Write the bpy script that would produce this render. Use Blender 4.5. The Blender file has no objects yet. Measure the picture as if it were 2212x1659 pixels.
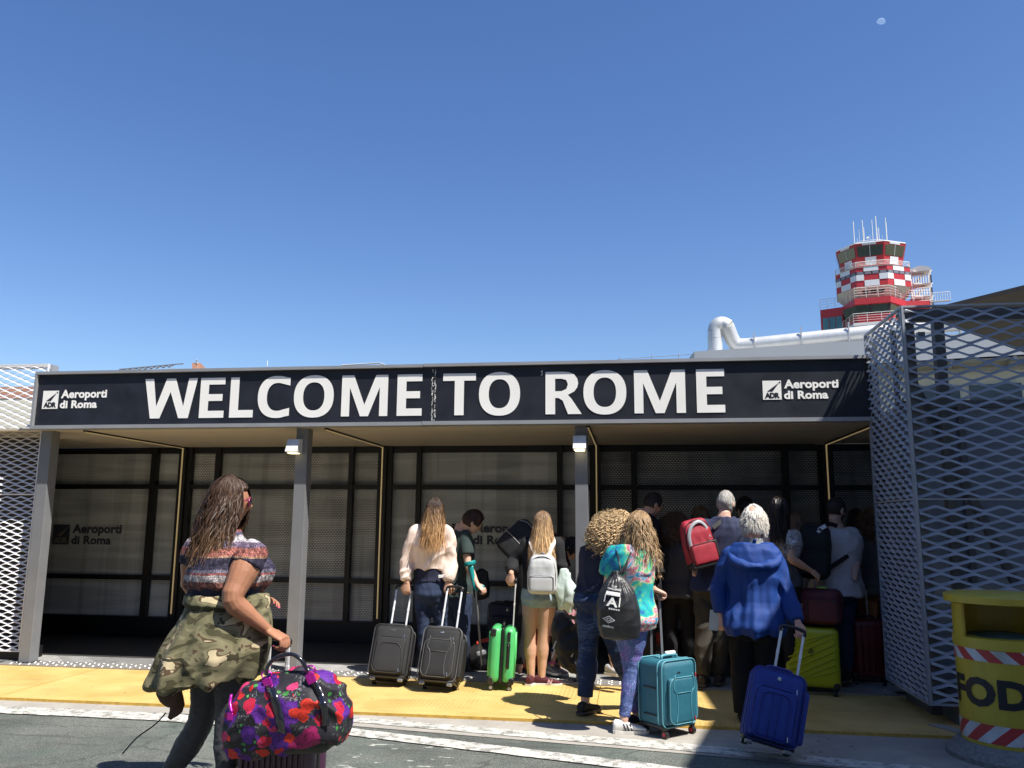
import bpy, bmesh, math, random
import numpy as np
from mathutils import Vector, Matrix, noise
R_ = math.radians
S = bpy.context.scene
COL = S.collection
# ---------------------------------------------------------------- camera
YAW, PITCH, ROLL = R_(-8.08606952), R_(9.52520943), R_(0.42013225)
CAM = Vector((0.83, -7.748, 1.45))
FPX = 3243.49 * 2212 / 4032
FW = Vector((math.sin(YAW)*math.cos(PITCH), math.cos(YAW)*math.cos(PITCH), math.sin(PITCH)))
RT = Vector((math.cos(YAW), -math.sin(YAW), 0)); UP = RT.cross(FW)
RT, UP = RT*math.cos(ROLL)+UP*math.sin(ROLL), -RT*math.sin(ROLL)+UP*math.cos(ROLL)
cd = bpy.data.cameras.new('camera'); cam = bpy.data.objects.new('camera', cd); COL.objects.link(cam)
cam.matrix_world = Matrix(((RT.x, UP.x, -FW.x, CAM.x), (RT.y, UP.y, -FW.y, CAM.y), (RT.z, UP.z, -FW.z, CAM.z), (0, 0, 0, 1)))
cd.sensor_width = 36; cd.lens = 3243.49/4032*36; cd.clip_end = 8000; cd.clip_start = .05
S.camera = cam
# survey helpers: a sight line of the survey (in a 2212 wide frame) met with the vertical plane Y or the level plane Z
def ray(x, y): return FW + RT*((x-1106)/FPX) - UP*((y-829.5)/FPX)
def aY(x, y, Y): d = ray(x, y); return CAM + d*((Y-CAM.y)/d.y)
def aZ(x, y, Z): d = ray(x, y); return CAM + d*((Z-CAM.z)/d.z)
# ---------------------------------------------------------------- light
SUN = Vector((0.53, -0.33, 1.0)).normalized()      # towards the sun
ELEV = math.asin(SUN.z)
w = bpy.data.worlds.new('World'); S.world = w; w.use_nodes = True
nt = w.node_tree; bg = nt.nodes['Background']
sky = nt.nodes.new('ShaderNodeTexSky'); sky.sky_type = 'NISHITA'; sky.sun_disc = False
sky.sun_elevation = ELEV; sky.sun_rotation = math.atan2(SUN.x, SUN.y)
sky.altitude = 0; sky.air_density = 1.0; sky.dust_density = 0.4; sky.ozone_density = 2.0
hs = nt.nodes.new('ShaderNodeHueSaturation'); hs.inputs['Saturation'].default_value = 1.22; hs.inputs['Hue'].default_value = .510
nt.links.new(sky.outputs[0], hs.inputs['Color']); nt.links.new(hs.outputs[0], bg.inputs[0]); bg.inputs[1].default_value = 0.092
sl = bpy.data.lights.new('sun', 'SUN'); sl.energy = 4.8; sl.angle = R_(0.5); sl.color = (1, .95, .87)
so = bpy.data.objects.new('sun', sl); COL.objects.link(so); so.rotation_euler = (-SUN).to_track_quat('-Z', 'Y').to_euler()
so.location = (4, -6, 12)
S.view_settings.view_transform = 'Standard'; S.view_settings.look = 'None'; S.view_settings.exposure = 0.8
S.view_settings.gamma = 1
S.render.engine = 'CYCLES'; S.cycles.max_bounces = 8; S.cycles.use_denoising = True
S.cycles.transparent_max_bounces = 16
# ---------------------------------------------------------------- materials
MATS = {}
def _n(nt, t, **k):
    n = nt.nodes.new(t)
    for a, b in k.items():
        if a.startswith('i_'): n.inputs[a[2:].replace('_', ' ')].default_value = b
        else: setattr(n, a, b)
    return n
def M(name, base, rough=.6, metal=0., var=.12, scale=8., bump=0., bscale=60., spec=.5, stretch=(1, 1, 1), coat=0., emit=None, dirt=0., fine=0.):
    """procedural principled material: base colour broken by noise, bump, roughness variation, grime"""
    if name in MATS: return MATS[name]
    m = bpy.data.materials.new(name); m.use_nodes = True; nt = m.node_tree; L = nt.links
    p = nt.nodes['Principled BSDF']
    p.inputs['Metallic'].default_value = metal; p.inputs['Specular IOR Level'].default_value = spec
    p.inputs['Coat Weight'].default_value = coat
    tc = _n(nt, 'ShaderNodeTexCoord'); mp = _n(nt, 'ShaderNodeMapping'); mp.inputs['Scale'].default_value = stretch
    L.new(tc.outputs['Object'], mp.inputs[0])
    no = _n(nt, 'ShaderNodeTexNoise', i_Scale=scale, i_Detail=6., i_Roughness=.6); L.new(mp.outputs[0], no.inputs['Vector'])
    cr = _n(nt, 'ShaderNodeMapRange'); cr.inputs[1].default_value = .3; cr.inputs[2].default_value = .7
    cr.inputs[3].default_value = 1-var; cr.inputs[4].default_value = 1+var
    L.new(no.outputs[0], cr.inputs[0])
    mx = _n(nt, 'ShaderNodeVectorMath', operation='SCALE'); mx.inputs[0].default_value = base; L.new(cr.outputs[0], mx.inputs['Scale'])
    out = mx.outputs[0]
    if dirt:
        n2 = _n(nt, 'ShaderNodeTexNoise', i_Scale=scale*.35, i_Detail=9., i_Roughness=.7); L.new(mp.outputs[0], n2.inputs['Vector'])
        r2 = _n(nt, 'ShaderNodeMapRange'); r2.inputs[1].default_value = .5; r2.inputs[2].default_value = .72; r2.inputs[4].default_value = dirt
        L.new(n2.outputs[0], r2.inputs[0])
        mm = _n(nt, 'ShaderNodeMix', data_type='RGBA'); L.new(r2.outputs[0], mm.inputs[0]); L.new(out, mm.inputs[6]); mm.inputs[7].default_value = (.09, .085, .075, 1)
        out = mm.outputs[2]
    if fine:
        n3 = _n(nt, 'ShaderNodeTexNoise', i_Scale=220., i_Detail=2.); L.new(tc.outputs['Object'], n3.inputs['Vector'])
        r3 = _n(nt, 'ShaderNodeMapRange'); r3.inputs[1].default_value = .3; r3.inputs[2].default_value = .7; r3.inputs[3].default_value = 1-fine; r3.inputs[4].default_value = 1+fine
        L.new(n3.outputs[0], r3.inputs[0]); m3 = _n(nt, 'ShaderNodeVectorMath', operation='SCALE'); L.new(out, m3.inputs[0]); L.new(r3.outputs[0], m3.inputs['Scale']); out = m3.outputs[0]
    L.new(out, p.inputs['Base Color'])
    rr = _n(nt, 'ShaderNodeMapRange'); rr.inputs[3].default_value = max(.03, rough-.08); rr.inputs[4].default_value = min(1, rough+.08)
    L.new(no.outputs[0], rr.inputs[0]); L.new(rr.outputs[0], p.inputs['Roughness'])
    if bump:
        nb = _n(nt, 'ShaderNodeTexNoise', i_Scale=bscale, i_Detail=4.); L.new(mp.outputs[0], nb.inputs['Vector'])
        b = _n(nt, 'ShaderNodeBump', i_Strength=min(1., bump), i_Distance=.012*max(1, bump)); L.new(nb.outputs[0], b.inputs['Height']); L.new(b.outputs[0], p.inputs['Normal'])
    if emit:
        p.inputs['Emission Color'].default_value = (*emit[:3], 1); p.inputs['Emission Strength'].default_value = emit[3]
    m['col'] = out.node.name
    MATS[name] = m; return m
def custom(name, rough=.7, spec=.4, metal=0.):
    m = bpy.data.materials.new(name); m.use_nodes = True
    p = m.node_tree.nodes['Principled BSDF']; p.inputs['Roughness'].default_value = rough; p.inputs['Specular IOR Level'].default_value = spec
    p.inputs['Metallic'].default_value = metal
    MATS[name] = m; return m, m.node_tree, m.node_tree.links, p
def ramp(nt, stops, interp='LINEAR'):
    r = nt.nodes.new('ShaderNodeValToRGB'); e = r.color_ramp; e.interpolation = interp
    while len(e.elements) < len(stops): e.elements.new(.5)
    for el, (pos, c) in zip(e.elements, stops): el.position = pos; el.color = (*c, 1) if len(c) == 3 else c
    return r
def mix(nt, fac, a, b, blend='MIX'):
    m = nt.nodes.new('ShaderNodeMix'); m.data_type = 'RGBA'; m.blend_type = blend
    for s, v in ((0, fac), (6, a), (7, b)):
        if isinstance(v, bpy.types.NodeSocket): nt.links.new(v, m.inputs[s])
        elif s == 0: m.inputs[0].default_value = v
        else: m.inputs[s].default_value = (*v, 1)
    return m.outputs[2]
def math_(nt, op, a, b=None, c=None):
    m = nt.nodes.new('ShaderNodeMath'); m.operation = op
    for i, v in enumerate((a, b, c)):
        if v is None: continue
        if isinstance(v, bpy.types.NodeSocket): nt.links.new(v, m.inputs[i])
        else: m.inputs[i].default_value = v
    return m.outputs[0]
def objco(nt, sc=(1, 1, 1), loc=(0, 0, 0), rot=(0, 0, 0)):
    tc = nt.nodes.new('ShaderNodeTexCoord'); mp = nt.nodes.new('ShaderNodeMapping'); mp.inputs['Scale'].default_value = sc
    mp.inputs['Location'].default_value = loc; mp.inputs['Rotation'].default_value = rot
    nt.links.new(tc.outputs['Object'], mp.inputs[0]); return mp.outputs[0]
def noi(nt, v, scale, detail=4., rough=.5, dist=0.):
    n = _n(nt, 'ShaderNodeTexNoise', i_Scale=scale, i_Detail=detail, i_Roughness=rough, i_Distortion=dist); nt.links.new(v, n.inputs['Vector']); return n
def vor(nt, v, scale, feature='F1', rnd=1.):
    n = _n(nt, 'ShaderNodeTexVoronoi', i_Scale=scale, feature=feature, i_Randomness=rnd); nt.links.new(v, n.inputs['Vector']); return n
def bump(nt, p, h, strength=.3, dist=.01):
    b = _n(nt, 'ShaderNodeBump', i_Strength=strength, i_Distance=dist); nt.links.new(h, b.inputs['Height']); nt.links.new(b.outputs[0], p.inputs['Normal'])
# ---------------------------------------------------------------- mesh builder
class MB:
    def __init__(s): s.v = []; s.f = []; s.m = []; s.cm = 0
    def mat(s, i): s.cm = i; return s
    def add(s, vs, fs):
        o = len(s.v); s.v.extend([tuple(v) for v in vs]); s.f.extend([tuple(i+o for i in f) for f in fs]); s.m.extend([s.cm]*len(fs)); return s
    def box(s, c, d, rot=None):
        c = Vector(c); h = [x/2 for x in d]; vs = []
        for z in (-1, 1):
            for y in (-1, 1):
                for x in (-1, 1):
                    p = Vector((x*h[0], y*h[1], z*h[2]))
                    if rot is not None: p = rot @ p
                    vs.append(c+p)
        return s.add(vs, [(0, 2, 3, 1), (4, 5, 7, 6), (0, 1, 5, 4), (2, 6, 7, 3), (0, 4, 6, 2), (1, 3, 7, 5)])
    def bar(s, a, b, w, h, up=(0, 0, 1)):
        """box from a to b, w across, h along up"""
        a, b = Vector(a), Vector(b); t = (b-a); L = t.length; t.normalize(); u = Vector(up); sd = t.cross(u)
        if sd.length < 1e-5: sd = t.cross(Vector((0, 1, 0)))
        sd.normalize(); u = sd.cross(t)
        return s.box((a+b)/2, (L, w, h), Matrix((t, sd, u)).transposed())
    def loft(s, rings, cap=True, closed=True):
        n = len(rings[0]); vs = [p for r in rings for p in r]; fs = []
        m = n if closed else n-1
        for i in range(len(rings)-1):
            for j in range(m):
                k = (j+1) % n; fs.append((i*n+j, i*n+k, (i+1)*n+k, (i+1)*n+j))
        if cap and closed: fs.append(tuple(range(n))[::-1]); fs.append(tuple((len(rings)-1)*n+j for j in range(n)))
        return s.add(vs, fs)
    def tube(s, pts, r, n=8, cap=True, ref=None, closed=False, smooth=0):
        pts = [Vector(p) for p in pts]
        rr = list(r) if isinstance(r, (list, tuple)) else [r]*len(pts)
        if any(isinstance(q, (tuple, list)) for q in rr): rr = [q if isinstance(q, (tuple, list)) else (q, q) for q in rr]
        if smooth:
            pts, rr = crom(pts, rr, smooth, closed)
        N = len(pts); rings = []; u = Vector(ref) if ref is not None else None
        for i, p in enumerate(pts):
            if closed: t = pts[(i+1) % N]-pts[i-1]
            else: t = pts[min(i+1, N-1)]-pts[max(i-1, 0)]
            if t.length < 1e-9: t = Vector((0, 0, 1))
            t.normalize()
            if u is None: u = Vector((0, 0, 1)) if abs(t.z) < .9 else Vector((0, 1, 0))
            a = t.cross(u)
            if a.length < 1e-6: a = t.cross(Vector((1, 0, .3)))
            a.normalize(); b = a.cross(t).normalized()
            if ref is None: u = b
            ra, rb = rr[i] if isinstance(rr[i], (tuple, list, Vector)) else (rr[i], rr[i])
            rings.append([p+a*(ra*math.cos(2*math.pi*k/n))+b*(rb*math.sin(2*math.pi*k/n)) for k in range(n)])
        if closed: rings.append(rings[0]); return s.loft(rings, cap=False)
        return s.loft(rings, cap=cap)
    def cyl(s, a, b, r, n=16, r2=None):
        return s.tube([a, b], [r, r if r2 is None else r2], n)
    def ell(s, c, rx, ry=None, rz=None, rot=None, n=16, m=10, fn=None):
        ry = rx if ry is None else ry; rz = rx if rz is None else rz; c = Vector(c); vs = []; fs = []
        for i in range(1, m):
            th = math.pi*i/m
            for j in range(n):
                ph = 2*math.pi*j/n; d = Vector((math.sin(th)*math.cos(ph), math.sin(th)*math.sin(ph), math.cos(th)))
                p = Vector((d.x*rx, d.y*ry, d.z*rz))
                if fn: p = fn(d, p)
                vs.append(c+(rot @ p if rot is not None else p))
        for d in (Vector((0, 0, 1)), Vector((0, 0, -1))):
            p = Vector((0, 0, d.z*rz))
            if fn: p = fn(d, p)
            vs.append(c+(rot @ p if rot is not None else p))
        T = len(vs)-2
        for i in range(m-2):
            for j in range(n):
                k = (j+1) % n; fs.append((i*n+j, (i+1)*n+j, (i+1)*n+k, i*n+k))
        for j in range(n):
            k = (j+1) % n; fs.append((T, j, k)); fs.append((T+1, (m-2)*n+k, (m-2)*n+j))
        return s.add(vs, fs)
    def prism(s, poly, o, ux, uy, un, depth, back=0.):
        """poly (list of 2D) extruded from -back to depth along un"""
        o, ux, uy, un = Vector(o), Vector(ux), Vector(uy), Vector(un); n = len(poly)
        a = [o+ux*p[0]+uy*p[1]-un*back for p in poly]; b = [o+ux*p[0]+uy*p[1]+un*depth for p in poly]
        fs = [tuple(range(n))[::-1], tuple(range(n, 2*n))]+[(i, (i+1) % n, n+(i+1) % n, n+i) for i in range(n)]
        return s.add(a+b, fs)
    def rbox(s, c, d, r, rot=None, seg=3, div=4, fn=None):
        """rounded box"""
        c = Vector(c); H = [x/2 for x in d]; r = min(r, *H)*.999
        def ax(h):
            core = h-r; a = [-h]+[-core-r*math.cos(math.pi/2*i/seg)*1. for i in range(1, seg)]+[-core]
            a = sorted(set(round(x, 6) for x in a)); mid = [-core+2*core*i/div for i in range(1, div)] if core > 1e-4 else []
            return a+mid+[-x for x in reversed(a)]
        X, Y, Z = ax(H[0]), ax(H[1]), ax(H[2]); idx = {}; vs = []; fs = []
        def V(p):
            k = tuple(round(x, 5) for x in p)
            if k not in idx:
                q = Vector(p); inn = Vector([max(-(H[i]-r), min(H[i]-r, q[i])) for i in range(3)]); dd = q-inn
                if dd.length > 1e-9: dd = dd.normalized()*r
                q = inn+dd
                if fn: q = fn(q)
                idx[k] = len(vs); vs.append(c+(rot @ q if rot is not None else q))
            return idx[k]
        for A, B, fixed, f in ((X, Y, Z, lambda a, b, h: (a, b, h)), (Y, Z, X, lambda a, b, h: (h, a, b)), (Z, X, Y, lambda a, b, h: (b, h, a))):
            for sg in (fixed[0], fixed[-1]):
                for i in range(len(A)-1):
                    for j in range(len(B)-1):
                        q = (V(f(A[i], B[j], sg)), V(f(A[i+1], B[j], sg)), V(f(A[i+1], B[j+1], sg)), V(f(A[i], B[j+1], sg)))
                        if len(set(q)) == 4: fs.append(q if sg > 0 else q[::-1])
        return s.add(vs, fs)
def crom(pts, rr, k, closed=False):
    P = []; Q = []; N = len(pts)
    tup = isinstance(rr[0], (tuple, list, Vector))
    for i in range(N if closed else N-1):
        if closed: a, b, c, d = pts[i-1], pts[i], pts[(i+1) % N], pts[(i+2) % N]
        else: a, b, c, d = pts[max(i-1, 0)], pts[i], pts[i+1], pts[min(i+2, N-1)]
        for j in range(k):
            t = j/k
            P.append(.5*((2*b)+(c-a)*t+(2*a-5*b+4*c-d)*t*t+(3*b-a-3*c+d)*t*t*t))
            r0, r1 = rr[i], rr[(i+1) % N]; e = t*t*(3-2*t)
            Q.append((r0[0]*(1-e)+r1[0]*e, r0[1]*(1-e)+r1[1]*e) if tup else r0*(1-e)+r1*e)
    if not closed: P.append(pts[-1]); Q.append(rr[-1])
    return P, Q
def tagit(o, label=None, cat=None, group=None, kind=None):
    for k, v in (('label', label), ('category', cat), ('group', group), ('kind', kind)):
        if v: o[k] = v
    return o
def origin(o):
    p = Vector((0, 0, 0))
    while o is not None: p = p+o.location; o = o.parent
    return p
def link(name, me, mats, parent=None, loc=None, smooth=None):
    o = bpy.data.objects.new(name, me); COL.objects.link(o)
    for m in (mats if isinstance(mats, (list, tuple)) else [mats]): me.materials.append(m)
    if parent is not None: o.parent = parent
    if loc is not None: o.location = loc
    if smooth is not None:
        me.polygons.foreach_set('use_smooth', [bool(smooth)]*len(me.polygons))
        if smooth == 'auto': me.set_sharp_from_angle(angle=R_(38))
    return o
def obj(name, mb, mats, parent=None, loc=None, smooth=False, local=False, bevel=0):
    """world-space builder -> object; geometry is stored relative to the parent's (or its own) origin"""
    off = Vector((0, 0, 0))
    if not local:
        if parent is not None: off = origin(parent)
        if loc is not None: off = off+Vector(loc)
    me = bpy.data.meshes.new(name); me.from_pydata([tuple(Vector(v)-off) for v in mb.v], [], mb.f); me.update()
    o = link(name, me, mats, parent, loc, smooth)
    me.polygons.foreach_set('material_index', mb.m)
    bm = bmesh.new(); bm.from_mesh(me); bmesh.ops.recalc_face_normals(bm, faces=bm.faces); bm.to_mesh(me); bm.free()
    if bevel:
        b = o.modifiers.new('edge', 'BEVEL'); b.width = bevel; b.segments = 2; b.limit_method = 'ANGLE'
    return o
def empty(name, loc, label, cat, group=None, rot=None, parent=None):
    o = bpy.data.objects.new(name, None); COL.objects.link(o); o.location = loc
    if rot is not None: o.rotation_euler = rot
    return tagit(o, label, cat, group)
def struct(name, mb, mats, **k): return tagit(obj(name, mb, mats, **k), kind='structure')
def text_mb(txt, size, bold, space=1.0, depth=.004):
    """flat lettering as a mesh in its own XY plane; returns verts, faces, width"""
    c = bpy.data.curves.new('lettering', 'FONT'); c.body = txt; c.size = size; c.offset = bold; c.space_character = space; c.extrude = depth; c.resolution_u = 3
    o = bpy.data.objects.new('lettering', c); COL.objects.link(o)
    dg = bpy.context.evaluated_depsgraph_get(); me = bpy.data.meshes.new_from_object(o.evaluated_get(dg))
    vs = [Vector(v.co) for v in me.vertices]; fs = [tuple(p.vertices) for p in me.polygons]
    bpy.data.objects.remove(o); bpy.data.curves.remove(c); bpy.data.meshes.remove(me)
    return vs, fs
def put_text(mb, txt, o, ux, uy, un, width=None, height=None, bold=0., space=1., depth=.003, slant=0.):
    vs, fs = text_mb(txt, 1., bold, space, 0.0)
    x0 = min(v.x for v in vs); x1 = max(v.x for v in vs); y0 = min(v.y for v in vs); y1 = max(v.y for v in vs)
    sx = width/(x1-x0) if width else height/(y1-y0); sy = height/(y1-y0) if height else sx
    o, ux, uy, un = Vector(o), Vector(ux), Vector(uy), Vector(un)
    a = [o+ux*((v.x-x0)*sx+slant*(v.y-y0)*sy)+uy*((v.y-y0)*sy)+un*depth for v in vs]
    return mb.add(a, fs)
# ================================================================ SETTING
X_, Y_, Z_ = Vector((1, 0, 0)), Vector((0, 1, 0)), Vector((0, 0, 1))
# ---- ground materials
def mat_asphalt():
    m, nt, L, p = custom('asphalt', .85, .3)
    v = objco(nt); n1 = noi(nt, v, 1.3, 8, .65); n2 = noi(nt, v, 230., 3, .7); n3 = noi(nt, v, 7., 6, .6)
    c = ramp(nt, [(.3, (.085, .096, .086)), (.55, (.14, .15, .136)), (.75, (.20, .205, .185))]); L.new(n1.outputs[0], c.inputs[0])
    g = ramp(nt, [(.40, (.35, .35, .35)), (.55, (1, 1, 1)), (.68, (2.6, 2.55, 2.4))]); L.new(n2.outputs[0], g.inputs[0])
    col = mix(nt, 1., c.outputs[0], g.outputs[0], 'MULTIPLY')
    gr = ramp(nt, [(.52, (0, 0, 0)), (.7, (.6, .6, .6))]); L.new(noi(nt, objco(nt, (1, 1, 1), (3, 7, 0)), 1.1, 5).outputs[0], gr.inputs[0])
    col = mix(nt, gr.outputs[0], col, (.085, .125, .105))
    n4 = noi(nt, objco(nt, (1, 2.4, 1), (5, 2, 0)), 5.5, 5, .6)
    fl = ramp(nt, [(.63, (0, 0, 0)), (.645, (1, 1, 1))]); L.new(n4.outputs[0], fl.inputs[0])
    sx = nt.nodes.new('ShaderNodeSeparateXYZ'); L.new(objco(nt), sx.inputs[0])
    near = math_(nt, 'MULTIPLY', math_(nt, 'LESS_THAN', sx.outputs[1], -1.95), math_(nt, 'LESS_THAN', math_(nt, 'ABSOLUTE', math_(nt, 'ADD', sx.outputs[0], .75)), .62))
    col = mix(nt, math_(nt, 'MULTIPLY', fl.outputs[0], near), col, (.42, .43, .38))
    # hairline cracks, tar patches and tyre streaks
    cv = nt.nodes.new('ShaderNodeVectorMath'); cv.operation = 'ADD'; L.new(objco(nt, (.9, 1.3, 1)), cv.inputs[0]); L.new(math_(nt, 'MULTIPLY', noi(nt, v, 6., 4, .7).outputs[0], .5), cv.inputs[1])
    ck = vor(nt, cv.outputs[0], .8, 'DISTANCE_TO_EDGE'); cr_ = ramp(nt, [(.0, (1, 1, 1)), (.010, (0, 0, 0))]); L.new(ck.outputs[0], cr_.inputs[0]); col = mix(nt, math_(nt, 'MULTIPLY', cr_.outputs[0], .7), col, (.03, .03, .03))
    ty = ramp(nt, [(.56, (0, 0, 0)), (.66, (.55, .55, .55))]); L.new(noi(nt, objco(nt, (.5, 5., 1), (0, 3, 0), (0, 0, R_(9))), 1.6, 5, .6).outputs[0], ty.inputs[0]); col = mix(nt, ty.outputs[0], col, (.055, .058, .055))
    L.new(col, p.inputs['Base Color']); bump(nt, p, n2.outputs[0], .7, .006); return m
def mat_concrete(name, a, b, spots=True):
    m, nt, L, p = custom(name, .85, .3)
    v = objco(nt); n1 = noi(nt, v, 2.2, 9, .7); n2 = noi(nt, v, 150., 3, .6)
    c = ramp(nt, [(.3, a), (.7, b)]); L.new(n1.outputs[0], c.inputs[0])
    g = ramp(nt, [(.3, (.8, .8, .8)), (.7, (1.18, 1.18, 1.18))]); L.new(n2.outputs[0], g.inputs[0])
    col = mix(nt, 1., c.outputs[0], g.outputs[0], 'MULTIPLY')
    if spots:
        vo = vor(nt, objco(nt, (1, 1, 1)), 9.); s = ramp(nt, [(.10, (1, 1, 1)), (.16, (0, 0, 0))]); L.new(vo.outputs[0], s.inputs[0])
        k = math_(nt, 'MULTIPLY', s.outputs[0], math_(nt, 'GREATER_THAN', noi(nt, v, 4., 2).outputs[0], .5)); col = mix(nt, math_(nt, 'MULTIPLY', k, .75), col, (.12, .11, .10))
    L.new(col, p.inputs['Base Color']); bump(nt, p, n2.outputs[0], .4, .004); return m
def mat_paint_worn(name, col, under, amount=.5, edge=True, stripe=None):
    m, nt, L, p = custom(name, .75, .35)
    v = objco(nt); n1 = noi(nt, v, 14., 9, .75); n2 = noi(nt, v, 170., 3, .6); n0 = noi(nt, v, 2., 4, .5)
    s = math_(nt, 'ADD', math_(nt, 'MULTIPLY', n1.outputs[0], .7), math_(nt, 'MULTIPLY', n2.outputs[0], .3))
    k = ramp(nt, [(amount, (0, 0, 0)), (amount+.05, (1, 1, 1))]); L.new(s, k.inputs[0])
    c = mix(nt, n0.outputs[0], tuple(x*.86 for x in col), tuple(min(1, x*1.1) for x in col))
    o = mix(nt, k.outputs[0], under, c); L.new(o, p.inputs['Base Color']); bump(nt, p, n2.outputs[0], .35, .004); return m
def mat_yellow():
    m, nt, L, p = custom('yellow_paint', .62, .35)
    v = objco(nt); n1 = noi(nt, v, 1.6, 5, .6); n2 = noi(nt, objco(nt, (1, 2.2, 1)), 11., 9, .78); n3 = noi(nt, v, 160., 3, .6)
    c = ramp(nt, [(.3, (.50, .33, .10)), (.55, (.60, .415, .15)), (.75, (.66, .475, .19))]); L.new(n1.outputs[0], c.inputs[0])
    k = ramp(nt, [(.63, (0, 0, 0)), (.70, (.75, .75, .75))]); L.new(n2.outputs[0], k.inputs[0])
    col = mix(nt, k.outputs[0], c.outputs[0], (.20, .14, .06))
    # rows of worn raised dots, ghosting through here and there
    vo = vor(nt, objco(nt, (1, 1, 1)), 28., rnd=.0); d = ramp(nt, [(.30, (1, 1, 1)), (.42, (0, 0, 0))]); L.new(vo.outputs[0], d.inputs[0])
    msk = ramp(nt, [(.53, (0, 0, 0)), (.62, (.6, .6, .6))]); L.new(noi(nt, objco(nt, (1, 1, 1), (9, 4, 0)), 2.1, 3).outputs[0], msk.inputs[0])
    col = mix(nt, math_(nt, 'MULTIPLY', d.outputs[0], msk.outputs[0]), col, (.30, .20, .05))
    # chewing gum and scuffs
    vo2 = vor(nt, objco(nt, (1, 1.0, 1), (2, 1, 0)), 4.2); g = ramp(nt, [(.045, (1, 1, 1)), (.07, (0, 0, 0))]); L.new(vo2.outputs[0], g.inputs[0])
    col = mix(nt, math_(nt, 'MULTIPLY', g.outputs[0], .75), col, (.16, .12, .06))
    ty = ramp(nt, [(.57, (0, 0, 0)), (.68, (.5, .5, .5))]); L.new(noi(nt, objco(nt, (.7, 4., 1), (2, 3, 0), (0, 0, R_(-6))), 1.5, 6, .65).outputs[0], ty.inputs[0]); col = mix(nt, ty.outputs[0], col, (.30, .22, .09))
    L.new(col, p.inputs['Base Color'])
    h = math_(nt, 'ADD', math_(nt, 'MULTIPLY', d.outputs[0], .35), n3.outputs[0]); bump(nt, p, h, .5, .004); return m
A = mat_asphalt(); CON = mat_concrete('concrete_gutter', (.27, .25, .22), (.40, .375, .33)); YEL = mat_yellow()
g = MB(); g.add([(-900, -600, -.024), (900, -600, -.024), (900, 1500, -.024), (-900, 1500, -.024)], [(0, 1, 2, 3)]); struct('road', g, A)
# concrete gutter strip in front of the platform
g = MB(); g.add([(-12, -1.50, -.020), (-2.2, -1.50, -.020), (1.4, -2.02, -.020), (2.6, -2.25, -.020), (9, -3.4, -.020), (9, 0, -.020), (-12, 0, -.020)], [tuple(range(7))]); struct('gutter', g, CON)
# painted line: band on the left, splitting in two to the right
WP = mat_paint_worn('white_road_paint', (.56, .54, .49), (.20, .20, .18), .455)
def stripe(pts_top, pts_bot, z):
    g = MB(); n = len(pts_top); rng = random.Random(3)
    g.add([(x, y, z) for x, y in pts_top]+[(x, y, z) for x, y in reversed(pts_bot)], [tuple(range(2*n))]); return g
g = MB()
def wob(a, b, n, amp, rng): return [(a[0]+(b[0]-a[0])*i/n, a[1]+(b[1]-a[1])*i/n+rng.uniform(-amp, amp)) for i in range(n+1)]
rng = random.Random(5)
def strip(mb, t0, t1, b0, b1, z, n=60, amp=.006):
    T = wob(t0, t1, n, amp, rng); B = wob(b0, b1, n, amp, rng)
    vs = [(x, y, z) for x, y in T]+[(x, y, z) for x, y in B]
    mb.add(vs, [(i, i+1, n+2+i, n+1+i) for i in range(n)])
strip(g, (-9, -1.50), (-2.75, -1.52), (-9, -1.68), (-2.75, -1.74), -.016)
strip(g, (-2.75, -1.52), (-1.35, -1.68), (-2.75, -1.74), (-1.35, -1.86), -.016)
strip(g, (-1.35, -1.68), (1.2, -2.33), (-1.35, -1.86), (1.2, -2.50), -.016, 40)
strip(g, (1.2, -2.33), (3.6, -3.1), (1.2, -2.52), (3.6, -3.3), -.016, 40)
struct('road_marking', g, WP)
g = MB(); strip(g, (-2.4, -1.24), (1.16, -1.74), (-2.4, -1.36), (1.16, -1.93), -.016); strip(g, (1.16, -1.74), (3.4, -2.22), (1.16, -1.93), (3.4, -2.40), -.016)
struct('road_marking', g, WP)
# asphalt patch between the two lines and the gutter on the left
g = MB(); g.add([(-9, -1.5, -.018), (-9, -1.49, -.018), (-8, -1.49, -.018)], [(0, 1, 2)])
# yellow platform with a lip
g = MB(); g.box((-3.0, -.62, -.009), (13, 1.36, .018)); g.mat(1).box((-3.0, -1.303, -.010), (13, .006, .024)); 
for x in (-4.35, -1.9, .55): g.mat(1).box((x, -.62, .0093), (.005, 1.34, .0012))
# its right-hand end runs off at an angle beside the screen
PLAT = struct('pavement', g, [YEL, M('yellow_lip', (.50, .31, .06), .6, var=.25, scale=20)])
PLAT.location = (0, 0, 0)
# chequer plate sill
def mat_plate():
    m, nt, L, p = custom('chequer_plate', .38, .5, .55)
    v = objco(nt); n1 = noi(nt, v, 5., 5, .6)
    c = ramp(nt, [(.3, (.36, .355, .34)), (.7, (.52, .51, .49))]); L.new(n1.outputs[0], c.inputs[0]); L.new(c.outputs[0], p.inputs['Base Color']); return m
CP = mat_plate()
g = MB(); g.box((-1.2, .19, .004), (8.6, .24, .016)); 
i = 0
for r_ in range(5):
    y = .09+r_*.045
    for k in range(170):
        x = -5.4+k*.05+(r_ % 2)*.025
        rot = Matrix.Rotation(R_(45 if (k+r_) % 2 else -45), 3, 'Z')
        g.ell((x, y, .0125), .014, .0045, .0035, rot, 6, 4)
struct('threshold', g, CP, smooth='auto')
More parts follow.
